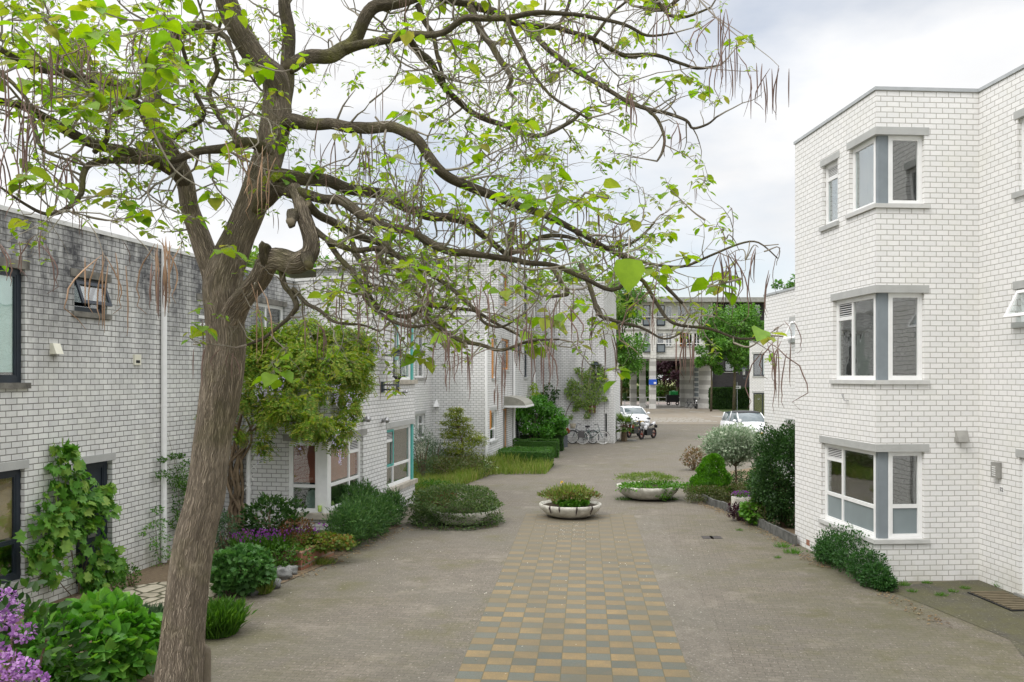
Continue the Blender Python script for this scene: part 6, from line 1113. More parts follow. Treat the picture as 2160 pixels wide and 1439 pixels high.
# ================================================================ right garden
edge = [G(1676, 1152), G(1640, 1133), G(1600, 1112), G(1566, 1095), G(1540, 1083), G(1520, 1074), G(1500, 1068), G(1480, 1058)]
bed('planting_bed', edge + [G(1470, 1040), G(1480, 1005), G(1600, 985), Vector((8, 30, 0)), Vector((8, 19.2, 0))], .012, litter)
ke = thing('garden_edging', 'dark concrete edging slabs around the right garden bed', 'edging', tuple(edge[3])); mb = MB()
for i in range(len(edge) - 1):
    a, b = edge[i], edge[i + 1]; d = b - a; n = max(1, int(d.length / .32))
    for k in range(n):
        q0, q1 = a + d * (k / n + .006), a + d * ((k + 1) / n - .006); nn = Vector((-d.y, d.x, 0)).normalized() * -.06; hh = .21 + random.uniform(-.012, .012); mb.hexa([q0, q1, q1 + nn, q0 + nn] + [Vector((v.x, v.y, hh)) for v in (q0, q1, q1 + nn, q0 + nn)])
mb.build('slabs', plain('dark_edging', (.13, .13, .12), .9, bump=.4, scale=6, var=.25), ke)
p = G(1496, 1052); p.y -= .45; cf = thing('dwarf_conifer', 'bright green cone shaped dwarf conifer at the corner of the right garden', 'conifer', (p.x, p.y + .5, 0)); L_ = LV(); n = 15000
hh = 1.18; zz = rng.random(n) ** 1.25; a = rng.random(n) * 6.283; rad = .68 * (1 - zz) ** .52 * (.80 + .2 * rng.random(n)) * np.minimum(1, .55 + zz * 4); rad *= 1 + .34 * np.array([noise.noise(Vector((math.cos(x) * 2.2, math.sin(x) * 2.2, z * 7))) for x, z in zip(a, zz)])
C_ = np.stack([p.x + np.cos(a) * rad + .16 * zz, p.y + .5 + np.sin(a) * rad, .12 + zz * hh], 1); D_ = np.stack([np.cos(a), np.sin(a), np.full(n, .5)], 1); A_, N_ = leafdirs(D_, .4, .35); L_.add(C_, A_, N_, .05 * (.6 + .8 * rng.random(n)), 'small'); mb = MB(); mb.lathe([(.42, .15), (.36, .5), (.2, .85), (.0, 1.1)], 14, (p.x + .05, p.y + .5, 0)); L_.addmb(mb); L_.build('foliage', G_CON, cf)
mb = MB(); mb.tube([(p.x, p.y + .5, 0), (p.x, p.y + .5, .3)], .04, 6); mb.build('stem', STEM, cf)
# variegated willow standard
p = G(1551, 1042); wt = thing('variegated_willow', 'small standard willow with silvery variegated round crown', 'tree', (p.x, p.y, 0)); mb = MB(); c = V(1552, 985, p.y); mb.tube([(p.x, p.y, 0), (p.x + .03, p.y, .5), tuple(c)], [.035, .03, .028], 8); cw = V(1546, 936, p.y); L_ = LV()
for i in range(70):
    d = Vector((random.gauss(0, 1), random.gauss(0, 1), random.gauss(.35, .8))).normalized(); e = cw + Vector((d.x * .95, d.y * .85, d.z * .62)) * random.uniform(.6, 1.05); mb.tube([c, c.lerp(e, .5) + Vector((0, 0, .1)), e], [.012, .007, .002], 4, cap=False)
    k = 130; tt = .35 + .65 * rng.random(k) ** .7; ax_ = np.array(e - c); C_ = np.array(c) + ax_ * tt[:, None] + rng.normal(size=(k, 3)) * .075; A_ = unit(ax_[None, :] + 0 * C_) + rng.normal(size=(k, 3)) * .45; L_.add(C_, A_, rng.normal(size=(k, 3)) + np.array([0, 0, .8]), .095 * (.6 + .7 * rng.random(k)), 'thin')
mb.build('trunk', STEM, wt); 
for kk in range(2):
    C_, D_ = shell(2600, cw, (.88, .8, .52), 3 + kk, .3, .45); A_, N_ = leafdirs(D_, .2, .6); L_.add(C_, A_, N_, .085 * (.6 + .8 * rng.random(len(C_))), 'oval')
L_.build('crown', G_SILV, wt)
shrub('holly_bush', 'tall dark green bush against the back corner of the right-hand house', 'bush', (6.48, 20.9, 0), (.74, .8), 2.45, 26000, .055, leaf_mat('holly_foliage', [(.018, .055, .012), (.035, .09, .018), (.06, .14, .03)]), 'oval', .26, .45, .3, .6, ns=6)
shrub('leafy_shrub', 'medium dark shrub left of the tall holly, behind the willow trunk', 'bush', (7.3, 24.6, 0), (.7, .7), .95, 1900, .08, G_MID, 'oval', .3, .4)
p = G(1580, 1028); shrub('low_shrub', 'low dark ground shrub behind the willow trunk', 'bush', (p.x, p.y, 0), (.75, .6), .5, 1500, .06, G_DARK, 'small', .3, .4)
p = G(1465, 992); shrub('red_brown_shrub', 'reddish brown shrub left behind the bright conifer', 'bush', (p.x, p.y, 0), (.45, .4), .85, 900, .075, leaf_mat('coppery_foliage', [(.12, .08, .04), (.20, .12, .05), (.10, .12, .04), (.25, .10, .04)]), 'oval', .3, .35)
for i, (px, py, w_, lab) in enumerate(((1497, 1066, .55, 'left part of the low olive hedge behind the garden edging'), (1545, 1062, .6, 'middle part of the low olive hedge behind the garden edging'), (1590, 1058, .6, 'right part of the low olive hedge under the holly'))):
    p = G(px, py); shrub('low_hedge', lab, 'hedge', (p.x, p.y + .45, 0), (w_, .4), .46, 2600, .045, G_OLIVE, 'small', .2, .5, .4, ns=0, group='low olive hedge', box=True)
p = G(1574, 1092); pb_ = thing('planter_box', 'light grey square planter box with violet pansies in the right garden', 'planter', (p.x, p.y + .4, 0)); mb = MB(); mb.box((p.x, p.y + .4, .25), (.46, .4, .42)); mb.build('box', CON, pb_, bevel=.01)
shrub('pansies', 'violet and white pansies in the grey planter box', 'flowers', (p.x, p.y + .4, .44), (.25, .2), .16, 260, .05, G_MID, 'oval', .2, .3, ns=0, flowers=(FL_VIO, 120, .05, None))
p = G(1562, 1100); shrub('purple_leaved_plant', 'dark purple leaved plant spilling over the edging', 'plant', (p.x, p.y + .1, 0), (.28, .22), .42, 420, .08, G_PURP, 'oval', .3, .4)
p = G(1603, 1112); shrub('leafy_shrub', 'fresh green leafy plant behind the edging in front of the holly', 'bush', (p.x, p.y + .3, 0), (.36, .3), .62, 700, .08, G_BRIGHT, 'vine', .3, .4)
p = G(1630, 1118); shrub('leafy_shrub', 'yellowish twiggy shrub at the foot of the holly', 'bush', (p.x, p.y + .5, 0), (.45, .4), .7, 600, .06, G_OLIVE, 'oval', .4, .2)
# shrub at the foot of the tall right house
t = thing('sprawling_shrub', 'dark green sprawling shrub at the corner foot of the tall right house', 'bush', tuple(A.P(A.L - .6, 0, .3))); L_ = LV()
for k, (px, py, r, h) in enumerate(((1752, 1195, .34, .62), (1775, 1205, .40, .78), (1800, 1218, .42, .82), (1822, 1232, .36, .60), (1845, 1243, .28, .40), (1862, 1250, .18, .24), (1738, 1188, .22, .4))):
    q = G(px, py - 4); C_, D_ = shell(2100, (q.x + .03, q.y, h * .5), (r, r, h * .5), k * 5, .35, .35); A_, N_ = leafdirs(D_, .5, .6); ok = (C_[:, 2] > .01); L_.add(C_[ok], A_[ok], N_[ok], .042 * (.6 + .8 * rng.random(ok.sum())), 'oval')
L_.build('foliage', leaf_mat('sprawling_foliage', [(.025, .08, .018), (.04, .12, .025), (.07, .17, .035)]), t)
for i, (px, py, s_) in enumerate(((1650, 1155, .2), (1672, 1168, .22), (1985, 1258, .12), (1905, 1236, .14), (1925, 1250, .1), (2010, 1250, .1), (1955, 1232, .1), (2035, 1243, .1), (2120, 1240, .2), (1560, 1120, .1), (1640, 1178, .09))):
    p = G(px, py); tuft('weeds', ['weeds in the joint left of the air brick', 'bright weeds at the rear corner of the right house', 'tiny weed in the damp slabs centre', 'weed at the house foot right of the shrub', 'second weed right of the shrub', 'small weed on the slabs near the mat', 'weed below the vent hood', 'weed before the inner wall corner', 'weeds left of the front door of the right house', 'small weeds beside the garden edging leaves', 'small weed on the pavers below the edging'][i], (p.x, p.y, 0), (s_, s_ * .7), s_ * .7, 130, G_BRIGHT, lean=1.2)
# door mat
dm = thing('door_mat', 'slatted rubber door mat in front of the right-hand door', 'mat', tuple(C.P(C.u(2148) + .3, 0, .35))); mb = MB(); u0 = C.u(2132); C.box(mb, u0, u0 + 1.15, .008, .025, .12, .75); mb.build('mat_base', M['black'], dm); mb = MB()
for i in range(11): C.box(mb, u0 + .03 + i * .103, u0 + .085 + i * .103, .025, .04, .15, .72)
mb.build('mat_ribs', plain('coir_ribs', (.16, .13, .08), .95), dm)
dc = thing('drain_cover', 'pair of small dark drain covers set in the pavers near the garden', 'drain cover', at(1500, 1134)); mb = MB()
for (xa, xb) in ((1483, 1499), (1501, 1517)):
    a, b = G(xa, 1137), G(xb, 1131); mb.quad([(a.x, a.y, .006), (b.x, a.y, .006), (b.x + .02, b.y, .006), (a.x + .02, b.y, .006)])
mb.build('cover', plain('cast_iron', (.07, .06, .055), .8, var=.3, scale=30), dc)
# ================================================================ pots, bikes, palm, motorcycles
for i, (px, py, r, h, lab) in enumerate(((1173, 947, .17, .62, 'front grey pot with red geraniums beside the hedge'), (1190, 943, .19, .58, 'rear grey pot with red geraniums near the end wall'))):
    p = G(px, py); t = thing('flower_pot', lab, 'pot', (p.x, p.y, 0), group='grey pots with geraniums'); mb = MB(); mb.box((p.x, p.y, h / 2), (r * 1.8, r * 1.8, h)); mb.build('pot', plain('slate_pot', (.12, .13, .145), .7), t, bevel=.02)
    shrub('geraniums', 'red geraniums in the ' + ('front' if i == 0 else 'rear') + ' grey pot', 'flowers', (p.x, p.y, h - .02), (r * 1.4, r * 1.3), .36, 260, .08, G_MID, 'oval', .3, .4, ns=0, flowers=(FL_RED, 110, .07, None))
RUB = plain('tyre_rubber', (.02, .02, .02), .85); WT = plain('white_tyre', (.62, .61, .57), .7); CHR = plain('chrome', (.6, .6, .6), .2, metal=.9)
def loc_part(mb, name, mat, par, smooth=True): return mb.build(name, mat, par, smooth, world=False)
def bicycle(label, loc, rz, tyre, frame_col, basket=False, pannier=False, lean=0):
    t = thing('bicycle', label, 'bicycle', loc, rz); t.rotation_euler = (lean, 0, rz); t['group'] = 'bicycles leaning at the end wall'; R0 = .33
    for x in (-.54, .54):
        mb = MB(); mb.torus((x, 0, .35), R0, .022, n=36, m=7); w_ = loc_part(mb, 'wheel', tyre, t); mb = MB()
        for i in range(14): a = 6.283 * i / 14; mb.tube([(x, 0, .35), (x + R0 * math.cos(a), 0, .35 + R0 * math.sin(a))], .0022, 3, cap=False)
        mb.tube([(x, -.04, .35), (x, .04, .35)], .03, 8); loc_part(mb, 'spokes', CHR, w_); mb = MB(); mb.torus((x, 0, .35), R0 - .028, .010, n=36, m=5); loc_part(mb, 'rim', CHR, w_)
    bb, st_, hd = Vector((-.08, 0, .3)), Vector((-.22, 0, .82)), Vector((.33, 0, .86)); mb = MB(); r = .018
    for a, b in (((-.54, 0, .35), bb), ((-.54, 0, .35), (-.19, 0, .72)), (bb, st_), (bb, (.38, 0, .66)), ((-.15, 0, .58), (.36, 0, .76)), ((.31, 0, .95), (.40, 0, .62)), ((.40, 0, .62), (.54, 0, .35))): mb.tube([a, b], r, 7)
    loc_part(mb, 'frame', frame_col, t); mb = MB(); mb.tube([(.30, 0, .95), (.29, 0, 1.04)], .015, 6); mb.tube([(.08, -.27, 1.03), (.2, -.26, 1.06), (.30, -.1, 1.06), (.30, .1, 1.06), (.2, .26, 1.06), (.08, .27, 1.03)], .012, 6); loc_part(mb, 'handlebar', M['black'], t)
    mb = MB(); mb.ball((-.26, 0, .93), .13, 12, 7, (1.05, .75, .35)); mb.tube([st_, (-.25, 0, .9)], .013, 6); loc_part(mb, 'saddle', M['black'], t)
    mb = MB(); mb.torus((-.08, 0, .3), .085, .012, n=18, m=5); mb.tube([(-.08, -.05, .3), (-.02, -.05, .15)], .011, 5); mb.tube([(-.08, .05, .3), (-.14, .05, .45)], .011, 5); mb.box((-.02, -.1, .15), (.09, .08, .02)); mb.box((-.14, .1, .45), (.09, .08, .02)); loc_part(mb, 'crank', M['black'], t)
    mb = MB(); mb.tube([(-.85, 0, .62), (-.2, 0, .72)], .012, 5); mb.tube([(-.54, .06, .35), (-.62, .06, .7)], .008, 5); 
    for x in (-.54, .54): mb.tube([(x + .375 * math.cos(a), 0, .35 + .375 * math.sin(a)) for a in [math.pi * (.1 + .75 * k / 9) for k in range(10)]], .016, 5)
    loc_part(mb, 'mudguards', M['black'], t)
    if basket: mb = MB(); mb.lathe([(.13, .82), (.17, 1.08), (.165, 1.08), (.125, .83), (0, .83)], 14, (.52, 0, 0)); loc_part(mb, 'basket', plain('wicker', (.30, .27, .20), .9), t)
    if pannier:
        for s in (-1, 1): mb = MB(); mb.box((-.6, s * .13, .52), (.34, .13, .34)); o = loc_part(mb, 'pannier', plain('grey_pannier', (.09, .085, .085), .8), t, False); bv = o.modifiers.new('b', 'BEVEL'); bv.width = .04; bv.segments = 3
    return t
GRN = plain('grey_green_enamel', (.10, .16, .14), .4)
YB = 46.45; bicycle('grey green city bicycle with pale tyres and grey panniers, nearest the camera', ((1250 - CX) / F * YB, YB, 0), -.05, WT, GRN, pannier=True, lean=-.08)
bicycle('dark bicycle with front basket leaning on the end wall behind the pale tyred one', ((1229 - CX) / F * (YB + .42), YB + .42, 0), math.pi - .06, RUB, M['dark_metal'], basket=True, lean=.1)
# palm
p = G(1317, 931); pm = thing('fan_palm', 'small fan palm with shaggy stem beside the motorcycles', 'palm', (p.x, p.y, 0)); mb = MB(); mb.tube([(p.x, p.y, 0), (p.x, p.y, .35), (p.x, p.y, .8)], [.17, .15, .10], 10, lump=.4); mb.build('trunk', STEM, pm); L_ = LV(); mb = MB(); c = Vector((p.x, p.y, .85))
for i in range(46):
    a = random.uniform(0, 6.283); el = random.uniform(-.55, 1.2); d = Vector((math.cos(a) * math.cos(el), math.sin(a) * math.cos(el), math.sin(el))); e = c + d * random.uniform(.25, .5); mb.tube([c, e], .008, 4); sd_ = d.cross(Vector((0, 0, 1))).normalized()
    k = 22; th = np.linspace(-1.25, 1.25, k); A_ = np.cos(th)[:, None] * np.array(d) + np.sin(th)[:, None] * np.array(sd_); A_[:, 2] -= .25; L_.add(np.repeat(np.array(e)[None], k, 0), A_, np.repeat(np.array([[0, 0, 1.]]), k, 0), .44 * (.8 + .3 * rng.random(k)), 'blade')
mb.build('stalks', STEM, pm); L_.build('fronds', leaf_mat('palm_fronds', [(.06, .15, .02), (.10, .22, .03), (.16, .26, .04), (.25, .25, .05)]), pm)
mb = MB(); a = G(1284, 930); mb.box((a.x + .75, a.y + .0, .04), (1.6, .18, .08)); tag(mb.build('kerb_stone', M['concrete'], None, False), 'pale kerb stone along the foot of the fan palm', 'kerb')
for (px, py, lab) in ((1282, 905, 'orange flowered plant left of the fan palm'), (1290, 925, 'low red orange flowers between bicycle wheel and palm')):
    q = G(px, 932); shrub('orange_flowers', lab, 'flowers', (q.x, q.y + .2, 0), (.22, .2), 1.15 if py < 915 else .5, 160, .09, G_MID, 'oval', .3, .3, ns=3, flowers=(leaf_mat('orange_petals', [(.75, .20, .02), (.8, .32, .03)]), 40, .08, None))
def motorcycle(label, loc, rz, body, accent, top_box=False):
    t = thing('motorcycle', label, 'motorcycle', loc, rz, 'parked motorcycles')
    for x in (-.70, .70):
        mb = MB(); mb.torus((x, 0, .31), .25, .062, n=30, m=9); w_ = loc_part(mb, 'wheel', RUB, t); mb = MB(); mb.torus((x, 0, .31), .185, .009, n=26, m=6)
        for i in range(5): a = 6.283 * i / 5; mb.tube([(x, 0, .31), (x + .2 * math.cos(a), 0, .31 + .2 * math.sin(a))], .013, 5)
        mb.tube([(x, -.07, .31), (x, .07, .31)], .04, 8); loc_part(mb, 'rim', accent, w_)
    mb = MB()
    for y in (-.1, .1): mb.tube([(.70, y, .31), (.47, y, .92)], .028, 8)
    mb.tube([(.52, -.13, .85), (.52, .13, .85)], .022, 6); loc_part(mb, 'fork', M['steel'], t)
    mb = MB(); mb.hexa([Vector(v) for v in ((.30, -.16, .22), (.30, .16, .22), (-.25, .16, .22), (-.25, -.16, .22), (.36, -.14, .60), (.36, .14, .60), (-.28, .14, .60), (-.28, -.14, .60))]); mb.tube([(-.7, .12, .31), (-.15, .12, .40)], .03, 6); mb.tube([(-.7, -.12, .31), (-.15, -.12, .40)], .03, 6); mb.tube([(.3, -.18, .25), (-.2, -.2, .22), (-.75, -.2, .45)], [.03, .035, .055], 8); loc_part(mb, 'engine', M['black'], t, False)
    mb = MB(); mb.ball((.18, 0, .80), .26, 14, 9, (1.1, .62, .55)); loc_part(mb, 'fuel_tank', body, t); mb = MB(); mb.ball((.42, .13, .66), .14, 10, 6, (1.1, .35, .9)); mb.ball((.42, -.13, .66), .14, 10, 6, (1.1, .35, .9)); loc_part(mb, 'side_fairing', accent if 'orange' in label else body, t)
    mb = MB(); mb.hexa([Vector(v) for v in ((.0, -.13, .72), (.0, .13, .72), (-.45, .12, .78), (-.45, -.12, .78), (.0, -.11, .80), (.0, .11, .80), (-.45, .1, .87), (-.45, -.1, .87))]); loc_part(mb, 'seat', M['black'], t, False)
    mb = MB(); mb.hexa([Vector(v) for v in ((-.3, -.11, .72), (-.3, .11, .72), (-.85, .05, .86), (-.85, -.05, .86), (-.3, -.1, .80), (-.3, .1, .80), (-.85, .04, .95), (-.85, -.04, .95))]); loc_part(mb, 'tail', body, t, False); mb = MB(); mb.box((-.98, 0, .68), (.02, .2, .16)); mb.tube([(-.85, 0, .86), (-.97, 0, .72)], .02, 5); loc_part(mb, 'rear_plate', M['black'], t, False)
    mb = MB(); mb.ball((.60, 0, .90), .115, 14, 9, (.6, 1, 1)); loc_part(mb, 'headlight', plain('lamp_lens', (.75, .77, .78), .15), t); mb = MB(); mb.tube([(.40, -.38, 1.0), (.46, -.12, 1.03), (.46, .12, 1.03), (.40, .38, 1.0)], .014, 6); loc_part(mb, 'handlebar', M['black'], t)
    for y in (-.3, .3): mb = MB(); mb.tube([(.44, y, 1.02), (.42, y * 1.1, 1.16)], .008, 5); mb.ball((.42, y * 1.15, 1.2), .07, 10, 6, (.25, 1, .6)); loc_part(mb, 'mirror', M['black'], t)
    if top_box: mb = MB(); mb.ball((-.62, 0, 1.02), .24, 12, 8, (1, .9, .7)); loc_part(mb, 'top_case', M['black'], t)
    return t
WB = plain('white_tank', (.75, .75, .76), .3); OR = plain('red_orange_parts', (.34, .045, .02), .4); p = G(1367, 926.5); motorcycle('black and white motorcycle with red wheels and round headlight, the right one of two', (p.x, p.y + .2, 0), R(232), WB, OR)
q = G(1345, 925); motorcycle('orange black motorcycle half hidden behind the fan palm', (q.x - .05, q.y + 1.15, 0), R(238), M['black'], OR)
motorcycle('black motorcycle with top case parked under the gate building', (GX(1468, 97), 97.0, 0), R(265), M['black'], M['dark_metal'], True)
bicycle('dark bicycle beside the motorcycle under the gate building', (GX(1454, 98.3), 98.6, 0), R(285), RUB, M['dark_metal'])['group'] = 'bicycles at the gate'
# ================================================================ cars
def car(label, loc, rz, L=4.0, W=1.78, H=1.46, roofm=None, group='white parked cars'):
    paint = plain('white_car_paint', (.78, .79, .80), .18, var=.01, spec=.6); t = thing('parked_car', label, 'car', loc, rz, group); hw = W / 2; xf, xr = L / 2, -L / 2; bz = .95 * H / 1.46
    def loft(secs, close=True):
        mb = MB(); n = len(secs[0]); base = len(mb.v)
        for s in secs: mb.v += [tuple(q) for q in s]
        for i in range(len(secs) - 1):
            for k in range(n - 1): mb.f.append((base + i * n + k, base + i * n + k + 1, base + (i + 1) * n + k + 1, base + (i + 1) * n + k)); mb.uv += [(0, 0)] * 4
        for i in (0, len(secs) - 1): mb.f.append(tuple(base + i * n + k for k in range(n))); mb.uv += [(0, 0)] * n
        return mb
    def sec(x, w_, z0, zt, crown=.04): return [(x, -w_ * .93, z0), (x, -w_, z0 + .18), (x, -w_, (z0 + zt) / 2 + .05), (x, -w_ * .94, zt - .03), (x, -w_ * .6, zt + crown * .6), (x, 0, zt + crown), (x, w_ * .6, zt + crown * .6), (x, w_ * .94, zt - .03), (x, w_, (z0 + zt) / 2 + .05), (x, w_, z0 + .18), (x, w_ * .93, z0)]
    secs = [sec(xr, hw * .82, .35, bz - .12), sec(xr + .12, hw * .95, .24, bz - .02), sec(-.9, hw, .2, bz), sec(0, hw, .2, bz), sec(xf - 1.15, hw, .2, bz), sec(xf - .8, hw * .99, .2, bz - .03), sec(xf - .3, hw * .93, .2, bz - .17), sec(xf - .08, hw * .84, .22, bz - .30), sec(xf, hw * .72, .28, bz - .42)]
    b = loft(secs); o = loc_part(b, 'body', paint, t)
    def gsec(x, wb, wt, zt): return [(x, -wb, bz - .03), (x, -wt, zt), (x, 0, zt + .03), (x, wt, zt), (x, wb, bz - .03)]
    g = [gsec(xr + .15, hw * .82, hw * .66, bz + .02), gsec(xr + .42, hw * .88, hw * .72, H - .1), gsec(-.5, hw * .93, hw * .76, H - .02), gsec(.25, hw * .93, hw * .76, H - .04), gsec(.55, hw * .93, hw * .74, H - .12), gsec(xf - .95, hw * .90, hw * .86, bz + .0)]
    gm, gN, gL, gP = base_mat('car_glass'); gP.inputs['Base Color'].default_value = (.10, .13, .14, 1); gP.inputs['Roughness'].default_value = .04; gP.inputs['Specular IOR Level'].default_value = 1.0; loc_part(loft(g), 'windows', gm, t)
    r = [[(x, -w_, z - .02), (x, -w_ * .9, z + .02), (x, 0, z + .05), (x, w_ * .9, z + .02), (x, w_, z - .02)] for x, w_, z in ((xr + .34, hw * .73, H - .13), (-.5, hw * .79, H - .02), (.25, hw * .79, H - .035), (.5, hw * .77, H - .09))]; loc_part(loft(r), 'roof', roofm or paint, t)
    for s in (-1, 1):
        mb = MB(); mb.tube([(.5, s * hw * .76, H - .09), (xf - .93, s * hw * .90, bz + .01)], .035, 6); mb.tube([(-.35, s * hw * .78, H - .03), (-.3, s * hw * .94, bz)], .03, 6); mb.tube([(xr + .4, s * hw * .73, H - .12), (xr + .25, s * hw * .86, bz)], .05, 6); loc_part(mb, 'pillars', paint, t)
        mb = MB(); mb.ball((xf - 1.05, s * (hw + .1), bz + .06), .11, 10, 7, (.6, 1, .75)); loc_part(mb, 'mirror', paint, t)
        mb = MB(); mb.ball((xf - .2, s * hw * .72, bz - .28), .17, 12, 8, (1.1, 1.15, .5)); loc_part(mb, 'headlight', plain('headlamp', (.12, .13, .14), .1, spec=1), t)
        for x in (-L / 2 + .72, L / 2 - .78):
            mb = MB(); mb.torus((x, s * (hw - .1), .31), .22, .10, n=26, m=8); w_ = loc_part(mb, 'wheel', RUB, t); mb = MB(); mb.tube([(x, s * (hw - .14), .31), (x, s * (hw - .02), .31)], .17, 16); loc_part(mb, 'rim', M['steel'], w_, False)
    mb = MB(); mb.box((xf - .03, 0, .36), (.06, W * .62, .14)); mb.box((xf - .06, 0, bz - .38), (.05, W * .34, .10)); loc_part(mb, 'grille', M['black'], t, False); mb = MB(); mb.box((xf + .012, 0, .47), (.02, .5, .11)); loc_part(mb, 'number_plate', plain('yellow_plate', (.75, .48, .03), .5), t, False)
    return t
car('white hatchback parked behind the palm and motorcycles', ((1332 - CX) / F * 62, 62.5, 0), R(-79), 4.1, 1.78, 1.47)
car('white compact car with black roof partly behind the silvery willow', ((1583 - CX) / F * 49, 50, 0), R(-84), 4.0, 1.8, 1.62, roofm=M['black'])
# ================================================================ signs and things near the gate
def pole(name, label, x, Y, h, r=.03): t = thing(name, label, 'sign', (x, Y, 0)); mb = MB(); mb.tube([(x, Y, 0), (x, Y, h)], r, 8); mb.build('pole', M['coping'], t); return t
Y = 93; t = pole('street_sign', 'white rectangular street sign on a thin grey pole before the hedge', GX(1555, Y), Y, 3.0); mb = MB(); mb.box((GX(1555, Y), Y - .05, GZ(817, Y)), (.72, .03, .30)); sgn = mb.build('sign_panel', M['white'], t)
mb = MB(); mb.box((GX(1553, Y), Y - .07, GZ(817, Y)), (.13, .01, .1)); mb.box((GX(1557, Y), Y - .07, GZ(817, Y)), (.2, .01, .12)); mb.build('sign_marks', M['dark_metal'], sgn)
Y = 108; t = pole('cycle_path_sign', 'round blue cycle path sign beyond the square', GX(1305, Y), Y, 3.2); BL = plain('sign_blue', (.02, .10, .55), .4); mb = MB(); c = (GX(1305, Y), Y - .04, GZ(805, Y)); mb.tube([(c[0], c[1] + .03, c[2]), (c[0], c[1], c[2])], .30, 24); sg = mb.build('sign_panel', BL, t); mb = MB()
for dx in (-.11, .11): mb.torus((c[0] + dx, c[1] - .01, c[2] - .05), .075, .014, n=16, m=4)
mb.tube([(c[0] - .11, c[1] - .01, c[2] - .05), (c[0] - .03, c[1] - .01, c[2] + .08), (c[0] + .08, c[1] - .01, c[2] + .08), (c[0] + .11, c[1] - .01, c[2] - .05)], .014, 4); mb.build('bicycle_symbol', M['white'], sg)
mb = MB(); mb.box((GX(1378.5, 97), 97.4, GZ(806, 97)), (.86, .16, .58)); t = thing('blue_notice_box', 'bright blue notice box mounted on the front gate column', 'sign', (GX(1378.5, 97), 97.4, GZ(811, 97))); mb.build('panel', BL, t, bevel=.02); mb = MB(); mb.box((GX(1382.5, 97), 97.31, GZ(808, 97)), (.26, .02, .2)); mb.build('white_label', M['white'], t)
Y = 109; t = thing('waste_container', 'black container with rounded green lid beyond the passage', 'container', (GX(1418, Y), Y, 0)); mb = MB(); mb.box((GX(1418, Y), Y, .85), (1.5, 1.0, .9)); mb.build('body', M['black'], t, bevel=.05); mb = MB(); mb.ball((GX(1421, Y), Y, 1.45), .5, 14, 8, (1.0, .9, .75)); mb.box((GX(1421, Y), Y, 1.5), (.95, .8, .5)); mb.build('lid', plain('green_lid', (.02, .35, .08), .4), t, bevel=.06); mb = MB()
for dx in (-.55, .55): mb.torus((GX(1418, Y) + dx, Y - .45, .25), .17, .07, n=16, m=6)
mb.build('wheels', RUB, t)
Y = 110.5; t = thing('guard_rail', 'thin white guard rail along the far road behind the columns', 'railing', (GX(1360, Y), Y, 0)); mb = MB()
for z in (.45, .95): mb.tube([(GX(1200, Y), Y, z), (GX(1500, Y), Y, z)], .04, 6)
mb.build('rail', M['white'], t)
for x in np.linspace(GX(1205, Y), GX(1495, Y), 12): mb = MB(); mb.tube([(x, Y, 0), (x, Y, 1.0)], .04, 6); mb.build('post', M['white'], t)
Y = 110; t = thing('litter_bin', 'dark green litter bin on a post left beyond the square', 'bin', (GX(1318, Y), Y, 0)); mb = MB(); mb.tube([(GX(1318, Y), Y, 0), (GX(1318, Y), Y, 1.0)], .05, 6); mb.build('post', M['coping'], t); mb = MB(); mb.tube([(GX(1318, Y), Y, .7), (GX(1318, Y), Y, 1.5)], .26, 12); mb.build('bin', G_DARK, t)
hedge('tall clipped dark hedge before the black brick block', ((GX(1502, 95) + GX(1606, 95)) / 2, 95.5), GX(1606, 95) - GX(1502, 95), 1.6, 2.25, 15000, G_DARK, 0, .16, 'tall hedge', 'tall_hedge')
mbw = wall_lamp(Wall((E2.a.x, 63.5), (E2.a.x, 62.4), 0, 5), 1580, 3.42, 'small far lantern with flat brim on the corner of the far white house', .42, 1.0)
wall_lamp(F4, 1258, F4.z(1258, 799), 'lantern half hidden in the creeper on the tall end wall', .25, .95)
mb = MB(); u = F4.u(1250); F4.box(mb, u - .17, u + .17, F4.z(1250, 871), F4.z(1250, 855), .03, .25); t = thing('bird_box', 'small dark wooden box hanging in the creeper on the end wall', 'box', tuple(F4.P(u, F4.z(1250, 871), .1))); mb.build('box', plain('brown_wood', (.13, .06, .03), .8), t); mb = MB(); F4.box(mb, u - .02, u + .02, F4.z(1250, 871), F4.z(1250, 855), .25, .27); mb.build('strap', M['sandstone'], t)
# ================================================================ trees
G_T1 = leaf_mat('street_tree_leaves', [(.07, .19, .02), (.10, .26, .03), (.16, .31, .05), (.04, .12, .015)]); G_T2 = leaf_mat('pale_tree_leaves', [(.14, .25, .04), (.20, .31, .05), (.10, .20, .03)])
def PT(px, Y): return ((px - CX) / F * Y, Y, 0)
tree('tall leafy tree left of the gate building, right of the end wall', PT(1308, 84), 12.6, 2.9, 9.4, 15000, .26, G_T1, .18, 40, seed=3)
tree('leafy tree in front of the black brick block', PT(1548, 90), 11.2, 3.2, 7.6, 12000, .26, G_T1, .18, 34, seed=4)
tree('slender leafy tree before the right edge of the gate building', PT(1500, 90), 9.2, 1.7, 6.6, 5000, .24, G_T1, .12, 20, seed=14)
tree('pale yellow green tree showing above the tall end wall', PT(1215, 62), 11.6, 3.0, 5.0, 8000, .26, G_T2, .2, 26, seed=5)
tree('bright tree showing over the roof behind the wisteria house', PT(690, 48), 9.9, 2.0, 4.5, 5000, .24, G_T1, .2, 20, seed=6)
tree('pale green tree rising over the weathered house behind the catalpa trunk', PT(545, 38), 9.7, 1.9, 4.2, 5000, .22, G_T2, .2, 20, seed=7)
tree('sparse tree top peeping over the roof at the right', PT(1668, 60), 11.0, 1.3, 3.0, 900, .22, G_T1, .12, 10, seed=8)
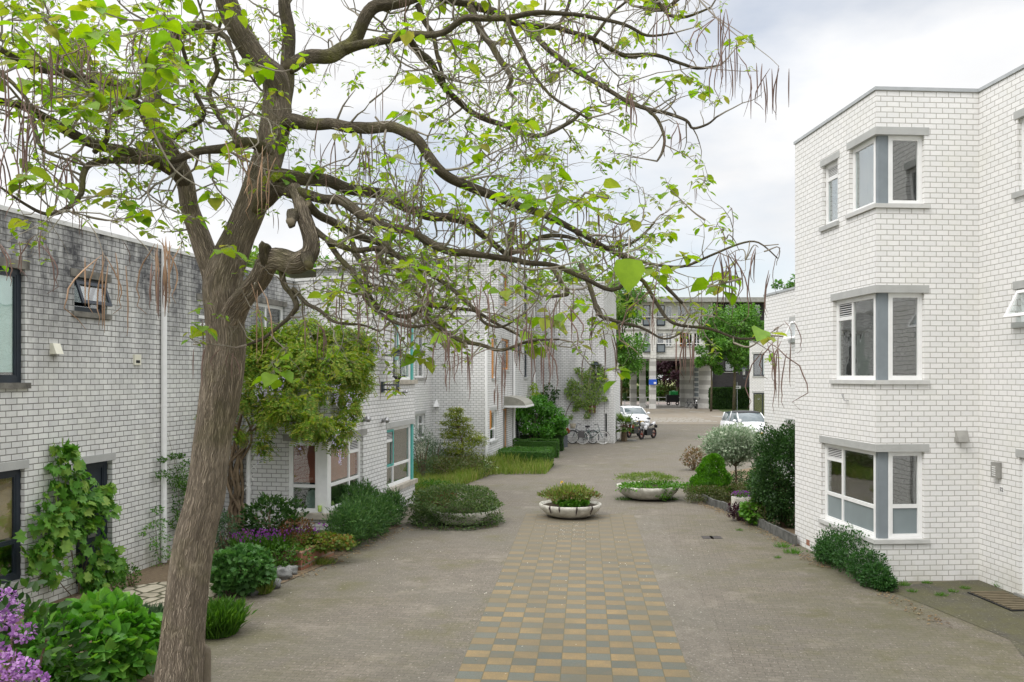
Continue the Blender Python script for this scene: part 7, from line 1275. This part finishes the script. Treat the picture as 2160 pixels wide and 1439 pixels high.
lab = ['far green tree left edge of the view beyond the square', 'far tree between the left gate columns', 'far bright tree seen through the passage', 'far tree behind the container', 'far tree beyond the right passage wall', 'far tree at the left behind the round sign', 'far tree behind the low garden wall']
for i, (px, Y, h, cr) in enumerate(((1290, 140, 13, 5), (1335, 145, 12, 5), (1400, 135, 11, 4.5), (1440, 142, 12, 5), (1480, 138, 12, 5), (1305, 128, 8, 3.6), (1262, 136, 12, 5))): tree(lab[i], PT(px, Y), h, cr, h * .86, 6000, .5, G_T1 if i % 2 else G_MID, .25, 26, seed=20 + i, group='trees beyond the gate')
tree('dark purple leaved tree seen through the passage', PT(1427, 126), 7.2, 2.6, 5.6, 6500, .34, G_PURP, .18, 24, seed=40)
for i, (px, w_) in enumerate(((1300, 5), (1345, 5), (1400, 5), (1450, 5))): p = PT(px, 127 + i * .8); shrub('wild_hedge', ['scrub behind the round sign', 'scrub between the left columns', 'scrub in the middle of the passage view', 'scrub at the right of the passage view'][i], 'bush', p, (4.2, 1.6), 2.1, 2600, .34, (G_OLIVE, G_MID, G_OLIVE, G_MID)[i], 'small', .35, .5, ns=0, group='scrub beyond the road')
# ================================================================ fallen petals and leaves
def scatter(name, pts, mat, size, tpl='petal', label=None):
    C_ = np.array(pts); n = len(C_); L_ = LV(); A_ = rng.normal(size=(n, 3)) * np.array([1, 1, .12]); N_ = np.array([[0, 0, 1.]] * n) + rng.normal(size=(n, 3)) * .25; L_.add(C_, A_, N_, size * (.5 + rng.random(n)), tpl); return tag(L_.build(name, mat), label, 'litter', kind='stuff')
pts = []
for _ in range(170): p = G(random.gauss(1200, 30), random.uniform(1103, 1145)); pts.append((p.x, p.y, .012))
for _ in range(420): p = G(random.uniform(450, 1500), 1090 + abs(random.gauss(0, 110)) + 10); pts.append((p.x, p.y, .012))
scatter('fallen_petals', pts, leaf_mat('pale_litter', [(.55, .52, .44), (.4, .36, .26), (.6, .58, .52)]), .022, label='pale fallen petals scattered on the pavers')
pts = []
def along(a, b, n, s):
    for _ in range(n): q = Vector(a).lerp(Vector(b), random.random()); pts.append((q.x + random.gauss(0, s), q.y + random.gauss(0, s), .012 + random.random() * .015))
for i in range(len(edge) - 1): along(edge[i] + Vector((-.12, -.1, 0)), edge[i + 1] + Vector((-.12, -.1, 0)), 90, .1)
along(G(420, 1300), G(300, 1420), 500, .2); along(G(640, 1215), G(850, 1115), 420, .13); along(G(1860, 1252), G(1990, 1320), 150, .1); along(G(1690, 1170), G(1740, 1200), 120, .08); along(G(870, 1118), G(1050, 1112), 120, .12)
scatter('fallen_leaves', pts, leaf_mat('dry_litter', [(.22, .14, .07), (.34, .24, .12), (.14, .09, .05), (.40, .32, .18)]), .045, 'oval', 'dry fallen leaves and twigs along the bed edges')
